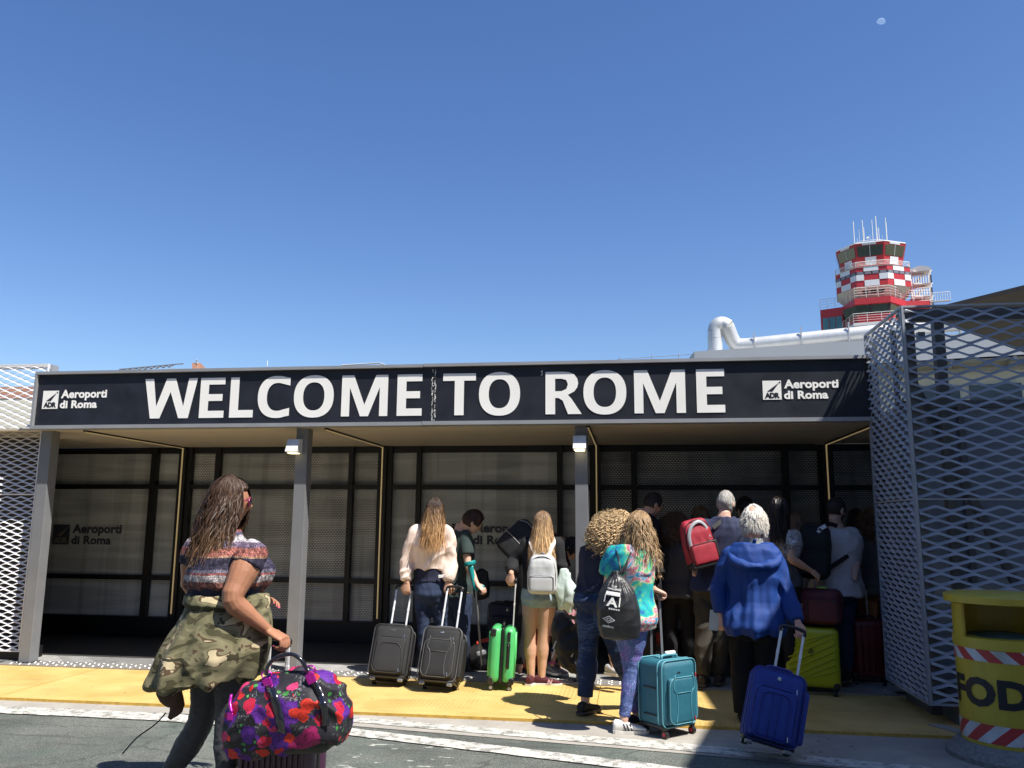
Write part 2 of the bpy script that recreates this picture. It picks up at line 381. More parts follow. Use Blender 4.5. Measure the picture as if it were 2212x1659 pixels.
# interior floor: sunlit and shaded strips painted as two tile tones
def mat_floor():
    m, nt, L, p = custom('sunlit_floor_tiles', .45, .4)
    v = objco(nt, (1, 1, 1), (0, 0, 0), (0, 0, R_(45)))  # tiles laid diagonally, their tones also standing in for cast shadows
    b = nt.nodes.new('ShaderNodeTexBrick'); L.new(v, b.inputs['Vector']); b.inputs['Scale'].default_value = 1.2
    b.inputs['Color1'].default_value = (.22, .22, .215, 1); b.inputs['Color2'].default_value = (.38, .38, .37, 1); b.inputs['Mortar'].default_value = (.2, .2, .2, 1)
    b.inputs['Mortar Size'].default_value = .004; b.inputs['Brick Width'].default_value = .9; b.inputs['Row Height'].default_value = .3
    n1 = noi(nt, objco(nt), 6., 6, .6); k = ramp(nt, [(.3, (.75, .75, .75)), (.7, (1.1, 1.1, 1.1))]); L.new(n1.outputs[0], k.inputs[0])
    L.new(mix(nt, 1., b.outputs[0], k.outputs[0], 'MULTIPLY'), p.inputs['Base Color']); return m
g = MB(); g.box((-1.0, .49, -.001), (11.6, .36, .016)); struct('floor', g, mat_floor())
g = MB(); g.box((-1.0, 1.80, -.001), (11.6, 2.26, .016)); struct('floor', g, M('shaded_floor_tiles', (.038, .038, .037), .5, var=.3, scale=1.5, stretch=(1, 3, 1), fine=.2))  # near-black colour stands in for shade beyond the fascia's shadow edge
# ================================================================ PAVILION
ALU = M('grey_aluminium', (.36, .37, .385), .42, .35, var=.06, scale=3, dirt=.08)
POST = M('grey_powder_coat', (.185, .192, .205), .5, .1, var=.06, scale=5, dirt=.10)
SIGNBLK = M('sign_black', (.016, .018, .026), .42, var=.3, scale=4, dirt=.0)
BLK = M('black_frame', (.006, .006, .007), .5, var=.2)
CEIL = M('ceiling_panel', (.50, .44, .345), .6, var=.07, scale=2, stretch=(.4, 3, 1), dirt=.10)
DARK = M('dark_lining', (.018, .018, .020), .6, var=.3)
GOLD = M('led_profile', (.85, .68, .36), .35, .2, var=.05, emit=(1., .74, .36, .10))
SZB, SZT, SXL, SXR = 2.37, 2.973, -5.33, 3.05
PXS = (-5.33, -2.495, .319); LXS = (-4.818, -2.178, .449, 3.078); YB = 2.208
pav = empty('pavilion', (-1.1, 1.2, 0), 'long dark glass-backed arrivals pavilion under the black welcome sign', 'building')
g = MB(); g.box((-1.1, 1.22, 2.66), (8.3, 2.16, .52)); obj('roof', g, [M('roof_sheet', (.33, .33, .33), .6)], pav)
g = MB(); g.box((-1.1, 1.155, 2.382), (8.86, 2.03, .022)); g.box((-6.195, 1.155, 2.384), (1.33, 2.03, .022)); g.box((3.945, 1.155, 2.384), (1.23, 2.03, .022)); obj('ceiling', g, CEIL, pav)
for x in PXS:
    g = MB(); g.box((x+.062, .235, 1.19), (.124, .13, 2.36)); g.box((x+.062, .235, .006), (.19, .2, .012)); obj('post', g, POST, pav, bevel=.004)
# ceiling/back LED profiles in a black channel, black portal behind
for x in LXS:
    g = MB(); g.box((x, 1.14, 2.362), (.034, 1.98, .016)); g.box((x, YB-.075, 1.30), (.10, .05, 2.1)); obj('channel', g, BLK, pav)
    g = MB(); g.box((x, 1.14, 2.351), (.012, 1.96, .008)); g.box((x, YB-.108, 1.325), (.014, .012, 2.05)); obj('light_strip', g, GOLD, pav)
# back wall frame: posts, rails, dark base
def mat_panel(name, seed, base, dots, dens):
    """perforated film behind glass: fine honeycomb dots showing in patches"""
    m, nt, L, p = custom(name, .22, .5)
    v = objco(nt, (1, 1, 1), (seed, 0, 0)); sx = nt.nodes.new('ShaderNodeSeparateXYZ'); L.new(objco(nt), sx.inputs[0])
    vo = vor(nt, objco(nt, (52, 1, 74)), 1., rnd=0.); L.new(objco(nt, (52, .001, 74)), vo.inputs['Vector'])
    # alternate rows are shifted by half a cell
    row = math_(nt, 'FLOOR', math_(nt, 'MULTIPLY', sx.outputs[2], 46.)); odd = math_(nt, 'MODULO', row, 2.)
    u = math_(nt, 'ADD', math_(nt, 'MULTIPLY', sx.outputs[0], 27.), math_(nt, 'MULTIPLY', odd, .5))
    fu = math_(nt, 'SUBTRACT', math_(nt, 'FRACT', u), .5); fv = math_(nt, 'SUBTRACT', math_(nt, 'FRACT', math_(nt, 'MULTIPLY', sx.outputs[2], 46.)), .5)
    r = math_(nt, 'ADD', math_(nt, 'MULTIPLY', fu, fu), math_(nt, 'MULTIPLY', math_(nt, 'MULTIPLY', fv, fv), 2.4)); dot = math_(nt, 'LESS_THAN', r, .10)
    n1 = noi(nt, objco(nt, (1.3, 1, 1.0), (seed*3.1, 0, 0)), 1.3, 4, .55); k = ramp(nt, [(.38, (0, 0, 0)), (.62, (1, 1, 1))]); L.new(n1.outputs[0], k.inputs[0])
    # bands: soft reflections and blurred depth painted in as streaks
    n2 = noi(nt, objco(nt, (.6, 1, 7.), (seed, 0, 1.3)), 1., 3, .5); k2 = ramp(nt, [(.44, (.82, .82, .82)), (.52, (1.0, 1.0, 1.0)), (.60, (1.16, 1.16, 1.14))]); L.new(n2.outputs[0], k2.inputs[0])
    n3 = noi(nt, objco(nt, (6., 1, .25), (seed, 0, 0)), 1., 3, .5); k3 = ramp(nt, [(.42, (.82, .82, .82)), (.50, (1.04, 1.04, 1.04))]); L.new(n3.outputs[0], k3.inputs[0])
    b = mix(nt, 1., base, k2.outputs[0], 'MULTIPLY'); b = mix(nt, 1., b, k3.outputs[0], 'MULTIPLY')
    col = mix(nt, math_(nt, 'MULTIPLY', math_(nt, 'MULTIPLY', dot, k.outputs[0]), dens), b, dots)
    L.new(col, p.inputs['Base Color']); return m
g = MB()
yb = YB
g.box((-1.1, yb+.02, 2.33), (11.3, .10, .075)); 
zr = [aY(600, 1052, yb).z, aY(600, 1252, yb).z, aY(600, 1338, yb).z]
g.box((-1.1, yb-.02, zr[0]), (11.3, .07, .058)); g.box((-1.1, yb-.02, zr[1]), (11.3, .07, .058))
g.box((-1.1, yb-.01, zr[2]/2), (11.3, .12, zr[2]))
mul = [(335, 16), (398, 14), (410, 16), (472, 13), (760, 12), (824, 14), (842, 15), (906, 11), (1210, 13), (1286, 26), (1370, 14), (1697, 14), (1777, 18), (1793, 14)]
for px, wd in mul:
    x = aY(px, 1050, yb).x; g.box((x, yb-.03, 1.2), (wd*.0050, .075, 2.33))
g.box((-6.75, yb-.03, 1.2), (.1, .1, 2.35)); g.box((4.55, yb-.03, 1.2), (.1, .1, 2.35)); g.box((4.0, yb-.03, 1.2), (.07, .07, 2.3))
obj('window_frame', g, BLK, pav)
PNL = [mat_panel('panel_warm', 1.7, (.43, .465, .475), (.78, .80, .79), .6), mat_panel('panel_grey', 4.2, (.29, .305, .305), (.84, .85, .83), .9), mat_panel('panel_dark', 7.9, (.17, .178, .18), (.86, .86, .82), .95)]
edges = [-6.7]+[aY(p, 1050, yb).x for p in (335, 404, 472, 760, 833, 906, 1210, 1288, 1370, 1697, 1785)]+[4.5]
kinds = [0, 0, 1, 1, 1, 0, 0, 0, 2, 2, 2, 2]
zs = [zr[2]-.01, zr[1], zr[0], 2.32]
for i in range(12):
    for j in range(3):
        x0, x1 = edges[i]+.004, edges[i+1]-.004; z0, z1 = zs[j]+.004, zs[j+1]-.004
        g = MB(); g.box(((x0+x1)/2, yb+.03, (z0+z1)/2), (x1-x0, .012, z1-z0)); o = obj('window_pane', g, PNL[kinds[i]], pav)
# side walls and outer back
g = MB(); g.box((-6.84, 1.55, 1.19), (.06, 1.5, 2.36)); obj('side_wall', g, DARK, pav); g = MB(); g.box((4.64, 1.55, 1.19), (.06, 1.5, 2.36)); obj('side_wall', g, DARK, pav)
g = MB(); g.box((-1.1, 2.36, 1.2), (11.5, .05, 2.38)); obj('back_wall', g, DARK, pav)
# printed logos on the glass
LOGO = M('logo_print', (.05, .055, .08), .5, var=.1)
def logo(mb, o, ux, un, h, fg=0, bg=None, inv=False):
    """square emblem with mast and letters, two lines of lettering; h is the square's height"""
    o = Vector(o); s = h
    sq = [(0, 0), (s*.94, 0), (s*.94, s), (0, s)]
    mb.mat(0); mb.add([o+ux*p[0]+Z_*p[1]+un*.004 for p in sq], [(0, 1, 2, 3)])
    mb.mat(1)
    mb.add([o+ux*p[0]*s+Z_*p[1]*s+un*.006 for p in ((.22, .43), (.50, .43), (.80, .84), (.78, .85))], [(0, 1, 2, 3)])
    c = [(0.86+.045*math.cos(t*.5236), .90+.045*math.sin(t*.5236)) for t in range(12)]; mb.add([o+ux*p[0]*s+Z_*p[1]*s+un*.006 for p in c], [tuple(range(12))])
    put_text(mb, 'ADR', o+ux*(.09*s)+Z_*(.075*s), ux, Z_, un, width=.76*s, height=.29*s, bold=.055, space=.9, depth=.006)
    mb.mat(0)
    put_text(mb, 'Aeroporti', o+ux*(1.08*s)+Z_*(.44*s), ux, Z_, un, width=2.72*s, height=.60*s, bold=.040, space=1.02, depth=.004)
    put_text(mb, 'di Roma', o+ux*(1.06*s)+Z_*(.015*s), ux, Z_, un, width=2.20*s, height=.44*s, bold=.040, space=1.02, depth=.004)
for px0, px1, py0, py1, mt in ((110, 146, 1133, 1176, 0), (975, 1013, 1131, 1176, 0)):
    a = aY(px0, py1, yb); b = aY(px0, py0, yb); h = b.z-a.z
    g = MB(); logo(g, Vector((a.x, yb+.02, a.z)), X_, -Y_, h); obj('logo', g, [LOGO, M('logo_gap', (.20, .18, .15), .5)], pav)
# ---- the sign
sign = empty('sign_board', (-1.1, 0, 2.37), 'long black sign board reading WELCOME TO ROME in white capitals', 'sign')
g = MB(); g.box(((SXL+SXR)/2, .07, (SZB+SZT)/2), (SXR-SXL-.03, .10, SZT-SZB-.03)); obj('panel', g, SIGNBLK, sign)
g = MB()
for z in (SZB+.018, SZT-.014): 
    g.box((( SXL-1.15)/2-.0, .06, z), (-1.15-SXL, .15, .036 if z < 2.6 else .03)); g.box(((SXR-1.145)/2, .058, z+.003), (SXR+1.145, .15, .036 if z < 2.6 else .03))
g.box((SXL+.012, .06, (SZB+SZT)/2), (.026, .148, SZT-SZB-.06)); g.box((SXR-.012, .06, (SZB+SZT)/2), (.026, .148, SZT-SZB-.06))
obj('frame', g, ALU, sign)
WHT = M('white_vinyl', (.86, .85, .81), .5, var=.03, scale=3)
# capitals drawn in a unit-height box
def arc(cx, cy, rx, ry, a0, a1, n): return [(cx+rx*math.cos(R_(a0+(a1-a0)*i/n)), cy+ry*math.sin(R_(a0+(a1-a0)*i/n))) for i in range(n+1)]
def sup(cx, cy, rx, ry, a0, a1, n, e=.88):
    o = []
    for i in range(n+1):
        t = R_(a0+(a1-a0)*i/n); c, s_ = math.cos(t), math.sin(t); o.append((cx+rx*math.copysign(abs(c)**e, c), cy+ry*math.copysign(abs(s_)**e, s_)))
    return o
def glyph(ch, w):
    t = .225; 
    if ch == 'E': return [[(0, 0), (w, 0), (w, .175), (t, .175), (t, .42), (w*.92, .42), (w*.92, .59), (t, .59), (t, .83), (w, .83), (w, 1), (0, 1)]]
    if ch == 'L': return [[(0, 0), (w, 0), (w, .185), (t, .185), (t, 1), (0, 1)]]
    if ch == 'T': c = w/2; return [[(c-t/2, 0), (c+t/2, 0), (c+t/2, .825), (w, .825), (w, 1), (0, 1), (0, .825), (c-t/2, .825)]]
    if ch == 'M': return [[(0, 0), (.205, 0), (.205, .70), (w/2-.10, 0), (w/2+.10, 0), (w-.205, .70), (w-.205, 0), (w, 0), (w, 1), (w-.30, 1), (w/2, .28), (.30, 1), (0, 1)]]
    if ch == 'W': return [[(.20, 0), (.455, 0), (w/2, .66), (w-.455, 0), (w-.20, 0), (w, 1), (w-.235, 1), (w-.345, .30), (w/2+.12, 1), (w/2-.12, 1), (.345, .30), (.235, 1), (0, 1)]]
    if ch == 'O': return ('ring', sup(w/2, .5, w/2, .52, 0, 360, 40)[:-1], sup(w/2, .5, w/2-.235, .345, 0, 360, 40)[:-1])
    if ch == 'C':
        o = sup(w*.60, .5, w*.60, .52, 68, 292, 30); i_ = sup(w*.62, .5, w*.62-.235, .345, 292, 72, 30)
        return [[(w, .965)]+o+[(w, .035), (w, .225)]+i_+[(w, .775)]]
    if ch == 'R':
        o = [(0, 0), (t, 0), (t, .38), (.30, .38), (.40, .32), (.60*w+.02, 0), (w, 0), (w*.72, .36), (w*.62, .45), (w*.80, .53)]+[(w*.88, .62), (w*.91, .72), (w*.885, .83), (w*.80, .93), (w*.66, .985), (w*.5, 1)]+[(0, 1)]
        h = [(t, .54), (t, .835), (w*.45, .835), (w*.58, .80), (w*.625, .70), (w*.58, .59), (w*.45, .54)]
        return ('hole', o, h)
LET = MB()
spans = [('W', 310, 424), ('E', 431, 484), ('L', 496, 547), ('C', 556, 625), ('O', 634, 720), ('M', 737, 837), ('E', 857, 911), ('T', 956, 1027), ('O', 1034, 1123), ('R', 1178, 1256), ('O', 1260, 1353), ('M', 1370, 1481), ('E', 1505, 1566)]
zb_, zt_ = aY(365, 903, 0).z, aY(365, 817, 0).z; zb2, zt2 = aY(1536, 891, 0).z, aY(1536, 797, 0).z
def capfill(outer, hole, yy, x0, sx, z0, sz):
    bm = bmesh.new(); loops = [outer]+([hole] if hole else []); ed = []
    for lp in loops:
        vs = [bm.verts.new((x0+p[0]*sx, yy, z0+p[1]*sz)) for p in lp]
        ed += [bm.edges.new((vs[i], vs[(i+1) % len(vs)])) for i in range(len(vs))]
    bmesh.ops.triangle_fill(bm, use_beauty=True, edges=ed)
    bm.verts.index_update(); r = ([v.co.copy() for v in bm.verts], [tuple(v.index for v in f.verts) for f in bm.faces]); bm.free(); return r
for ch, a, b in spans:
    k = (a-365)/(1536-365); z0 = zb_+(zb2-zb_)*k*.5+(zb2-zb_)*.25; z1 = zt_+(zt2-zt_)*k*.5+(zt2-zt_)*.25; H = z1-z0
    xa, xb = aY(a, 850, 0).x, aY(b, 850, 0).x; gl = glyph(ch, (xb-xa)/H)
    if gl[0] in ('ring', 'hole'): vs, fs = capfill(gl[1], gl[2], .0145, xa, H, z0, H)
    else: vs, fs = capfill(gl[0], None, .0145, xa, H, z0, H)
    LET.add(vs, fs)
obj('lettering', LET, WHT, sign)
for px0, px1, py0, py1 in ((88, 123, 844, 883), (1649, 1693, 822, 863)):
    a = aY(px0, py1, 0); b = aY(px0, py0, 0); h = (b.z-a.z)
    g = MB(); logo(g, Vector((a.x, .0185, a.z)), X_, -Y_, h); obj('logo', g, [WHT, SIGNBLK], sign)
# peeling joint in the vinyl
g = MB(); rng = random.Random(8)
xj = aY(938, 850, 0).x
g.mat(0).box((xj-.028, .0185, 2.66), (.004, .003, .54)); g.box((xj+.02, .0185, 2.66), (.003, .003, .54))
g.mat(1)
for i in range(110):
    z = rng.uniform(2.41, 2.93); x = xj+rng.choice((-.026, -.022, .0, .006))+rng.uniform(-.006, .006)
    g.box((x, .0168, z), (rng.uniform(.002, .006), .0015, rng.uniform(.004, .022)))
for i in range(9):
    z = rng.uniform(2.84, 2.90); g.box((aY(1170, 800, 0).x+rng.uniform(-.008, .008), .0168, z), (.004, .0015, rng.uniform(.006, .02)))
obj('vinyl_joint', g, [M('joint_dark', (.03, .03, .035), .7), WHT], sign)
# ---- wall lamps on the posts
LAMPGLASS = M('lamp_lens', (.9, .85, .7), .3, emit=(1, .82, .5, 2.2))
LENS2 = M('lamp_lens_dim', (.9, .86, .75), .3, emit=(1, .80, .5, 1.0))
for i, (px, py, lab, lens) in enumerate(((645, 963, 'white wedge wall lamp, dimmer one, on the second post from the left', LENS2), (1255, 956, 'white wedge wall lamp glowing on the post nearest the crowd', LAMPGLASS))):
    c = aY(px, py, .10); x = PXS[i+1]+.062-(.05 if i == 0 else .01); z = c.z
    r = empty('wall_lamp', (x, .16, z), lab, 'lamp', 'wall lamps on the posts')
    g = MB(); a = .062; t = .07
    pts = [(-.0, .075), (-.09, .065), (-.15, -.065), (-.0, -.075)]
    vs = [(x+sx, .168+p[0], z+p[1]) for sx in (-a, a) for p in pts]
    g.add(vs, [(0, 1, 2, 3), (7, 6, 5, 4), (0, 4, 5, 1), (1, 5, 6, 2), (2, 6, 7, 3), (3, 7, 4, 0)])
    obj('housing', g, M('lamp_white', (.62, .62, .62), .4), r, bevel=.004)
    g = MB(); g.box((x, .095, z-.076), (.09, .10, .008)); obj('lens', g, lens, r)
# ================================================================ EXPANDED METAL
def expanded(mb, o, ux, uy, un, W, H, cw, ch, sw, th, tilt=35., bond=.07, dep=.010):
    """expanded metal: every strand swings from the front of one bond to the back of the next, its face leaning up"""
    o = Vector(o); c, s_ = math.cos(R_(tilt)), math.sin(R_(tilt)); wd = uy*c-un*s_; td = un*c+uy*s_
    nr = int(H/(ch/2)); nc = int(W/(cw/2))+1
    for k in range(nr):
        pts = []
        for m_ in range(-1, nc+2):
            up = (m_+k) % 2; v = (k+up)*ch/2; u = m_*cw/2; sg = -1 if up else 1; dv = sg*sw*.46*c; e = -sg*sw*.46*s_
            pts += [(u-bond*cw, v+dv*1.15, e), (u, v+dv, e), (u+bond*cw, v+dv*1.15, e)]
        cl = []
        for a, b in zip(pts[:-1], pts[1:]):
            if b[0] <= 0 or a[0] >= W: continue
            def at(u): t = (u-a[0])/(b[0]-a[0]); return (u, a[1]+(b[1]-a[1])*t, a[2]+(b[2]-a[2])*t)
            a2 = at(0) if a[0] < 0 else a; b2 = at(W) if b[0] > W else b
            if not cl: cl.append(a2)
            cl.append(b2)
        rings = []
        for i, (u, v, e) in enumerate(cl):
            v = min(max(v, 0), H); p = o+ux*u+uy*v+un*e
            rings.append([p-wd*sw/2-td*th/2, p+wd*sw/2-td*th/2, p+wd*sw/2+td*th/2, p-wd*sw/2+td*th/2])
        if len(rings) > 1: mb.loft(rings)
def frame_rect(mb, o, ux, uy, un, W, H, t, d):
    o = Vector(o)
    for a, b in (((0, 0), (W, 0)), ((0, H), (W, H))): mb.bar(o+ux*(a[0]-t/2)+uy*a[1], o+ux*(b[0]+t/2)+uy*b[1], t if False else d, t, up=uy)
    for a, b in (((0, t/2), (0, H-t/2)), ((W, t/2), (W, H-t/2))): mb.bar(o+ux*a[0]+uy*a[1], o+ux*b[0]+uy*b[1], t, d, up=un)
MESHM = M('silver_mesh', (.74, .74, .75), .5, .1, var=.05)
MESHD = M('shaded_mesh_metal', (.335, .365, .42), .5, .15, var=.12, scale=3, dirt=.15)  # silver mesh again, with the right side's blue shade put into its colour
FRD = M('dark_frame_metal', (.13, .14, .16), .5, .3, var=.1)
# left screen
ls = empty('mesh_screen', (-5.8, .3, 0), 'silver expanded metal screen at the left end of the pavilion', 'screen')
a = aY(105, 787, .30); b = aY(48, 1407, .30); zt3, zb3 = a.z, b.z; xr3 = a.x
zm = aY(70, 1068, .30).z
for (z0, z1) in ((zb3, zm-.008), (zm+.008, zt3)):
    g = MB(); expanded(g, (xr3-1.65, .30, z0), X_, Z_, -Y_, 1.65, z1-z0, .165, .066, .018, .003, 42, .07, .012); obj('mesh_panel', g, MESHM, ls)
g = MB(); frame_rect(g, (xr3-1.66, .30, zb3), X_, Z_, -Y_, 1.66, zt3-zb3, .012, .02); g.box((xr3-.82, .305, zm), (1.64, .02, .014))
g.box((xr3-.82, .325, zt3-.02), (1.66, .012, .05)); obj('frame', g, MESHM, ls)
g = MB(); g.box((xr3+.02, .37, (zt3+zb3)/2), (.03, .10, zt3-zb3)); obj('edge_post', g, ALU, ls)
g = MB(); g.box((xr3-.12, .5, 1.3), (.06, .06, 2.6)); g.box((xr3-.75, .5, 1.3), (.06, .06, 2.6)); g.box((xr3-.8, .46, .06), (1.7, .25, .13)); obj('support', g, BLK, ls)
g = MB(); g.box((-7.2, .90, 1.19), (2.9, .04, 2.38)); obj('dim_interior_sheet', g, M('dim_interior_brown', (.030, .027, .026), .7), ls)  # dark sheet added for the dim interior behind the mesh
# right enclosure
re_ = empty('mesh_enclosure', (3.9, -.5, 0), 'tall shade-toned silver expanded metal enclosure at the right of the sign', 'screen')
XC, YC = 3.005, -1.0; zt4, zb4 = 3.165, .15; zm4 = aY(1962, 1078, -1.0).z
XE = 5.2
for (z0, z1) in ((zb4, zm4-.006), (zm4+.006, zt4)):
    g = MB(); expanded(g, (XC+.02, YC, z0), X_, Z_, -Y_, XE-XC-.04, z1-z0, .235, .100, .028, .004, 40, .07, .020); obj('front_mesh', g, MESHD, re_)
    g = MB(); expanded(g, (XC, .02, z0), -Y_, Z_, -X_, 1.0, z1-z0, .17, .085, .028, .004, 42, .07, .018); obj('side_mesh', g, MESHD, re_)
g = MB(); frame_rect(g, (XC, YC, zb4), X_, Z_, -Y_, XE-XC, zt4-zb4, .016, .03); frame_rect(g, (XC, .03, zb4), -Y_, Z_, -X_, 1.03, zt4-zb4, .016, .03)
g.box((XC+(XE-XC)/2, YC-.001, zm4), (XE-XC, .02, .012)); g.box((XC-.001, -.48, zm4), (.02, 1.0, .012))
obj('frame', g, MESHD, re_)
g = MB(); g.box((XC+.055, YC+.05, 1.65), (.07, .06, 2.95)); g.box((XC+.30, YC+.12, 1.65), (.075, .075, 3.0)); g.box((XC+1.6, YC+.12, 1.65), (.075, .075, 3.0))
g.bar((XC+.1, YC+.2, 2.6), (XC+.75, YC+.2, 1.0), .06, .06); g.box((XC+1.1, YC+.09, zt4-.055), (2.2, .05, .10)); g.box((XC+.45, -.05, zt4-.03), (.06, .06, .06))
g.box((XC+.05, .02, 1.6), (.06, .06, 3.0)); g.box((XC+.07, -.52, 1.6), (.04, .04, 3.0))
obj('steel_column', g, FRD, re_)
g = MB(); g.box((XC+1.25, YC+.30, .09), (2.1, .5, .22)); g.box((XC+.35, -.32, .09), (.45, .62, .22)); obj('plinth', g, FRD, re_)
GLB = M('blue_grey_cladding', (.25, .29, .37), .18, .2, var=.12, scale=1.2)
g = MB(); g.box((XC+1.25, -.30, 1.30), (2.2, .04, 2.3)); g.box((XC+.16, .20, 1.30), (.03, .9, 2.3)); obj('cladding', g, GLB, re_)
g = MB(); g.box((XC+1.2, -.33, 2.47), (2.1, .08, .06)); g.box((XC+.62, -.34, 1.3), (.05, .05, 2.3)); obj('cladding_rail', g, FRD, re_)
RFB = M('roof_soffit', (.10, .075, .055), .7, var=.15)
g = MB(); 
q0, q1, q2 = aY(1985, 681, 2.5), aY(2212, 626, 1.2), aY(2700, 508, -.6)
up_ = Vector((0, 0, .05)); bk = Vector((2.5, 3.0, .1))
P_ = [q0, q1, q2, q2+bk, q0+bk]; g.add(P_+[p+up_ for p in P_], [(4, 3, 2, 1, 0), (5, 6, 7, 8, 9), (0, 1, 6, 5), (1, 2, 7, 6), (2, 3, 8, 7), (3, 4, 9, 8), (4, 0, 5, 9)])
obj('canopy_roof', g, RFB, re_)
# kerb stone running towards the bin
g = MB(); g.add([(2.98, -1.0, .012), (3.08, -1.0, .012), (3.95, -2.6, .012), (3.84, -2.6, .012)]+[(2.98, -1.0, -.03), (3.08, -1.0, -.03), (3.95, -2.6, -.03), (3.84, -2.6, -.03)], [(0, 1, 2, 3), (0, 4, 5, 1), (1, 5, 6, 2), (2, 6, 7, 3), (3, 7, 4, 0)])
tagit(obj('kerb', g, CON), kind='structure')
# ---- unseen added bridge to the right of the camera (its shade falls over the right of the picture)
br = empty('sunshade_deck', (5.6, -4, 0), 'grey unseen added bridge beside the pavilion', 'sunshade')
g = MB()
def hull(poly, z0, z1):
    n = len(poly); g.add([(x, y, z0) for x, y in poly]+[(x, y, z1) for x, y in poly], [tuple(range(n))[::-1], tuple(range(n, 2*n))]+[(i, (i+1) % n, n+(i+1) % n, n+i) for i in range(n)])
BP = [(4.80, -1.47), (4.84, -1.8), (4.97, -2.0), (5.02, -3.06), (4.70, -4.46), (4.65, -9.5), (9.5, -9.5), (9.5, -.3), (5.35, -.3), (5.15, -1.2)]  # outline shaped point by point for where its shadow falls
hull(BP, 6.4, 6.7); obj('deck', g, M('sunshade_grey', (.32, .33, .34), .6), br)
g = MB()
for x, y in ((8.2, -2.2), (8.2, -7.5)): g.cyl((x, y, -.02), (x, y, 6.4), .16, 16)
obj('leg', g, POST, br, smooth='auto')

# ---- unseen building added behind the camera to close off the low sky, also reflected in the glass
pb = empty('low_sky_blocker', (0, -21, 0), 'long pale building added behind the camera to block the low sky', 'building')
g = MB(); g.box((0, -24, 6.5), (90, 6, 13)); obj('wall', g, M('blocker_wall', (.42, .41, .39), .7, var=.1, scale=.3), pb)
for i in range(20):
    g = MB(); g.box((-38+i*4, -20.97, 3.2), (3.0, .06, 2.6)); obj('window', g, M('blocker_glass', (.03, .04, .05), .2), pb)
# ================================================================ TERMINAL BEHIND (about 30 m away)
CREAM = M('cream_wall', (.66, .60, .46), .7, var=.06, scale=.5); GREYW = M('grey_parapet', (.46, .47, .47), .55, var=.05, scale=.3)
SALM = M('salmon_wall', (.50, .25, .16), .75, var=.1, scale=.6); CONCR = M('grey_concrete', (.30, .28, .25), .8, var=.12, scale=1)
GLASSD = M('dark_glass', (.02, .045, .045), .08, .0, var=.2, spec=.8)
def wallp(mb, pts, dz0, dz1, thick=.4):
    """wall along a plan polyline (list of points at their top), from top+dz0 down to top+dz1"""
    for a, b in zip(pts[:-1], pts[1:]):
        d = (b-a); d.z = 0; n = Vector((-d.y, d.x, 0)).normalized()*thick
        q = [a+Z_*dz0, b+Z_*dz0, b+Z_*dz1, a+Z_*dz1]; q += [p+n for p in q]
        mb.add(q, [(0, 1, 2, 3), (7, 6, 5, 4), (0, 4, 5, 1), (1, 5, 6, 2), (2, 6, 7, 3), (3, 7, 4, 0)])
HT = 8.0
p0, p1 = aZ(1499.6, 759.4, HT), aZ(1899.5, 732.6, HT); pe = p1+(p1-p0)*1.6
tm = empty('terminal_building', ((p0.x+pe.x)/2, (p0.y+pe.y)/2, 0), 'pale terminal building with a grey parapet behind the right end of the sign', 'building')
g = MB(); wallp(g, [p0, pe], 0, -.86, .3); g.add([p0, p0+Vector((-.6, 7, 0)), p0+Vector((-.6, 7, -.86)), p0+Vector((0, 0, -.86))], [(0, 1, 2, 3)]); obj('parapet', g, GREYW, tm)
dirp = (pe-p0).normalized(); nin = Vector((-dirp.y, dirp.x, 0))
g = MB(); wallp(g, [p0+nin*1.2, pe+nin*1.2], -.86, -8, .3); obj('wall', g, CREAM, tm)
g = MB(); g.add([p0-Z_*.86, pe-Z_*.86, pe+nin*1.3-Z_*.86, p0+nin*1.3-Z_*.86], [(0, 1, 2, 3)]); g.add([p0-Z_*.02, pe-Z_*.02, pe+nin*9-Z_*.02, p0+nin*9-Z_*.02], [(0, 1, 2, 3)]); obj('roof', g, GREYW, tm)
for i in range(9):
    a = p0+dirp*(1.2+i*1.9); g = MB(); g.bar(a+nin*1.15-Z_*.95, a+nin*.05-Z_*.95, .12, .16); g.bar(a+dirp*.0+nin*1.1-Z_*1.1, a+dirp*1.9+nin*1.1-Z_*1.1, .08, .12); obj('beam', g, M('roof_beam', (.40, .38, .34), .6), tm)
for i in range(7):
    a = p0+dirp*(7.5+i*1.9)+nin*1.15-Z_*2.3; g = MB(); g.bar(a, a+dirp*1.6, .1, 1.3); obj('window', g, M('terminal_glass', (.05, .07, .08), .12, spec=.8), tm)
# ---- big silver air duct on the roof
SILV = M('galvanised_sheet', (.62, .62, .60), .46, .45, var=.06, scale=3, stretch=(1, 1, .3))
def dz(px, py): return aZ(px, py, HT+.35)
k = (p0-CAM).length
def on(px, py, back):   # point on a vertical plane parallel to the parapet, 'back' metres behind it
    r = ray(px, py); q = p0+nin*back; t = (q-CAM).dot(nin)/r.dot(nin); return CAM+r*t
v0, v1 = on(1544, 775, .8), on(1544.5, 716, .8)
h0 = on(1596, 747, 1.2); h1 = on(1895, 717, 1.2); h2 = h1+(h1-h0)*1.2
duct = empty('air_duct', (v0.x, v0.y, v0.z), 'fat silver ventilation duct running along the terminal roof', 'duct')
g = MB(); g.cyl(v0-Z_*1.2, v1, .285, 20); obj('riser', g, SILV, duct, smooth='auto')
for q in (.35, .75): 
    c = v0.lerp(v1, q); g = MB(); g.cyl(c-Z_*.02, c+Z_*.02, .293, 20); obj('joint_ring', g, SILV, duct, smooth='auto')
e1 = v1+Z_*.28+dirp*.30+nin*.05
g = MB(); g.tube([v1, v1+Z_*.14+dirp*.03, v1+Z_*.27+dirp*.14, e1+Z_*.02, e1+dirp*.22-Z_*.12], [.285]*5, 20, smooth=3); obj('elbow', g, SILV, duct, smooth='auto')
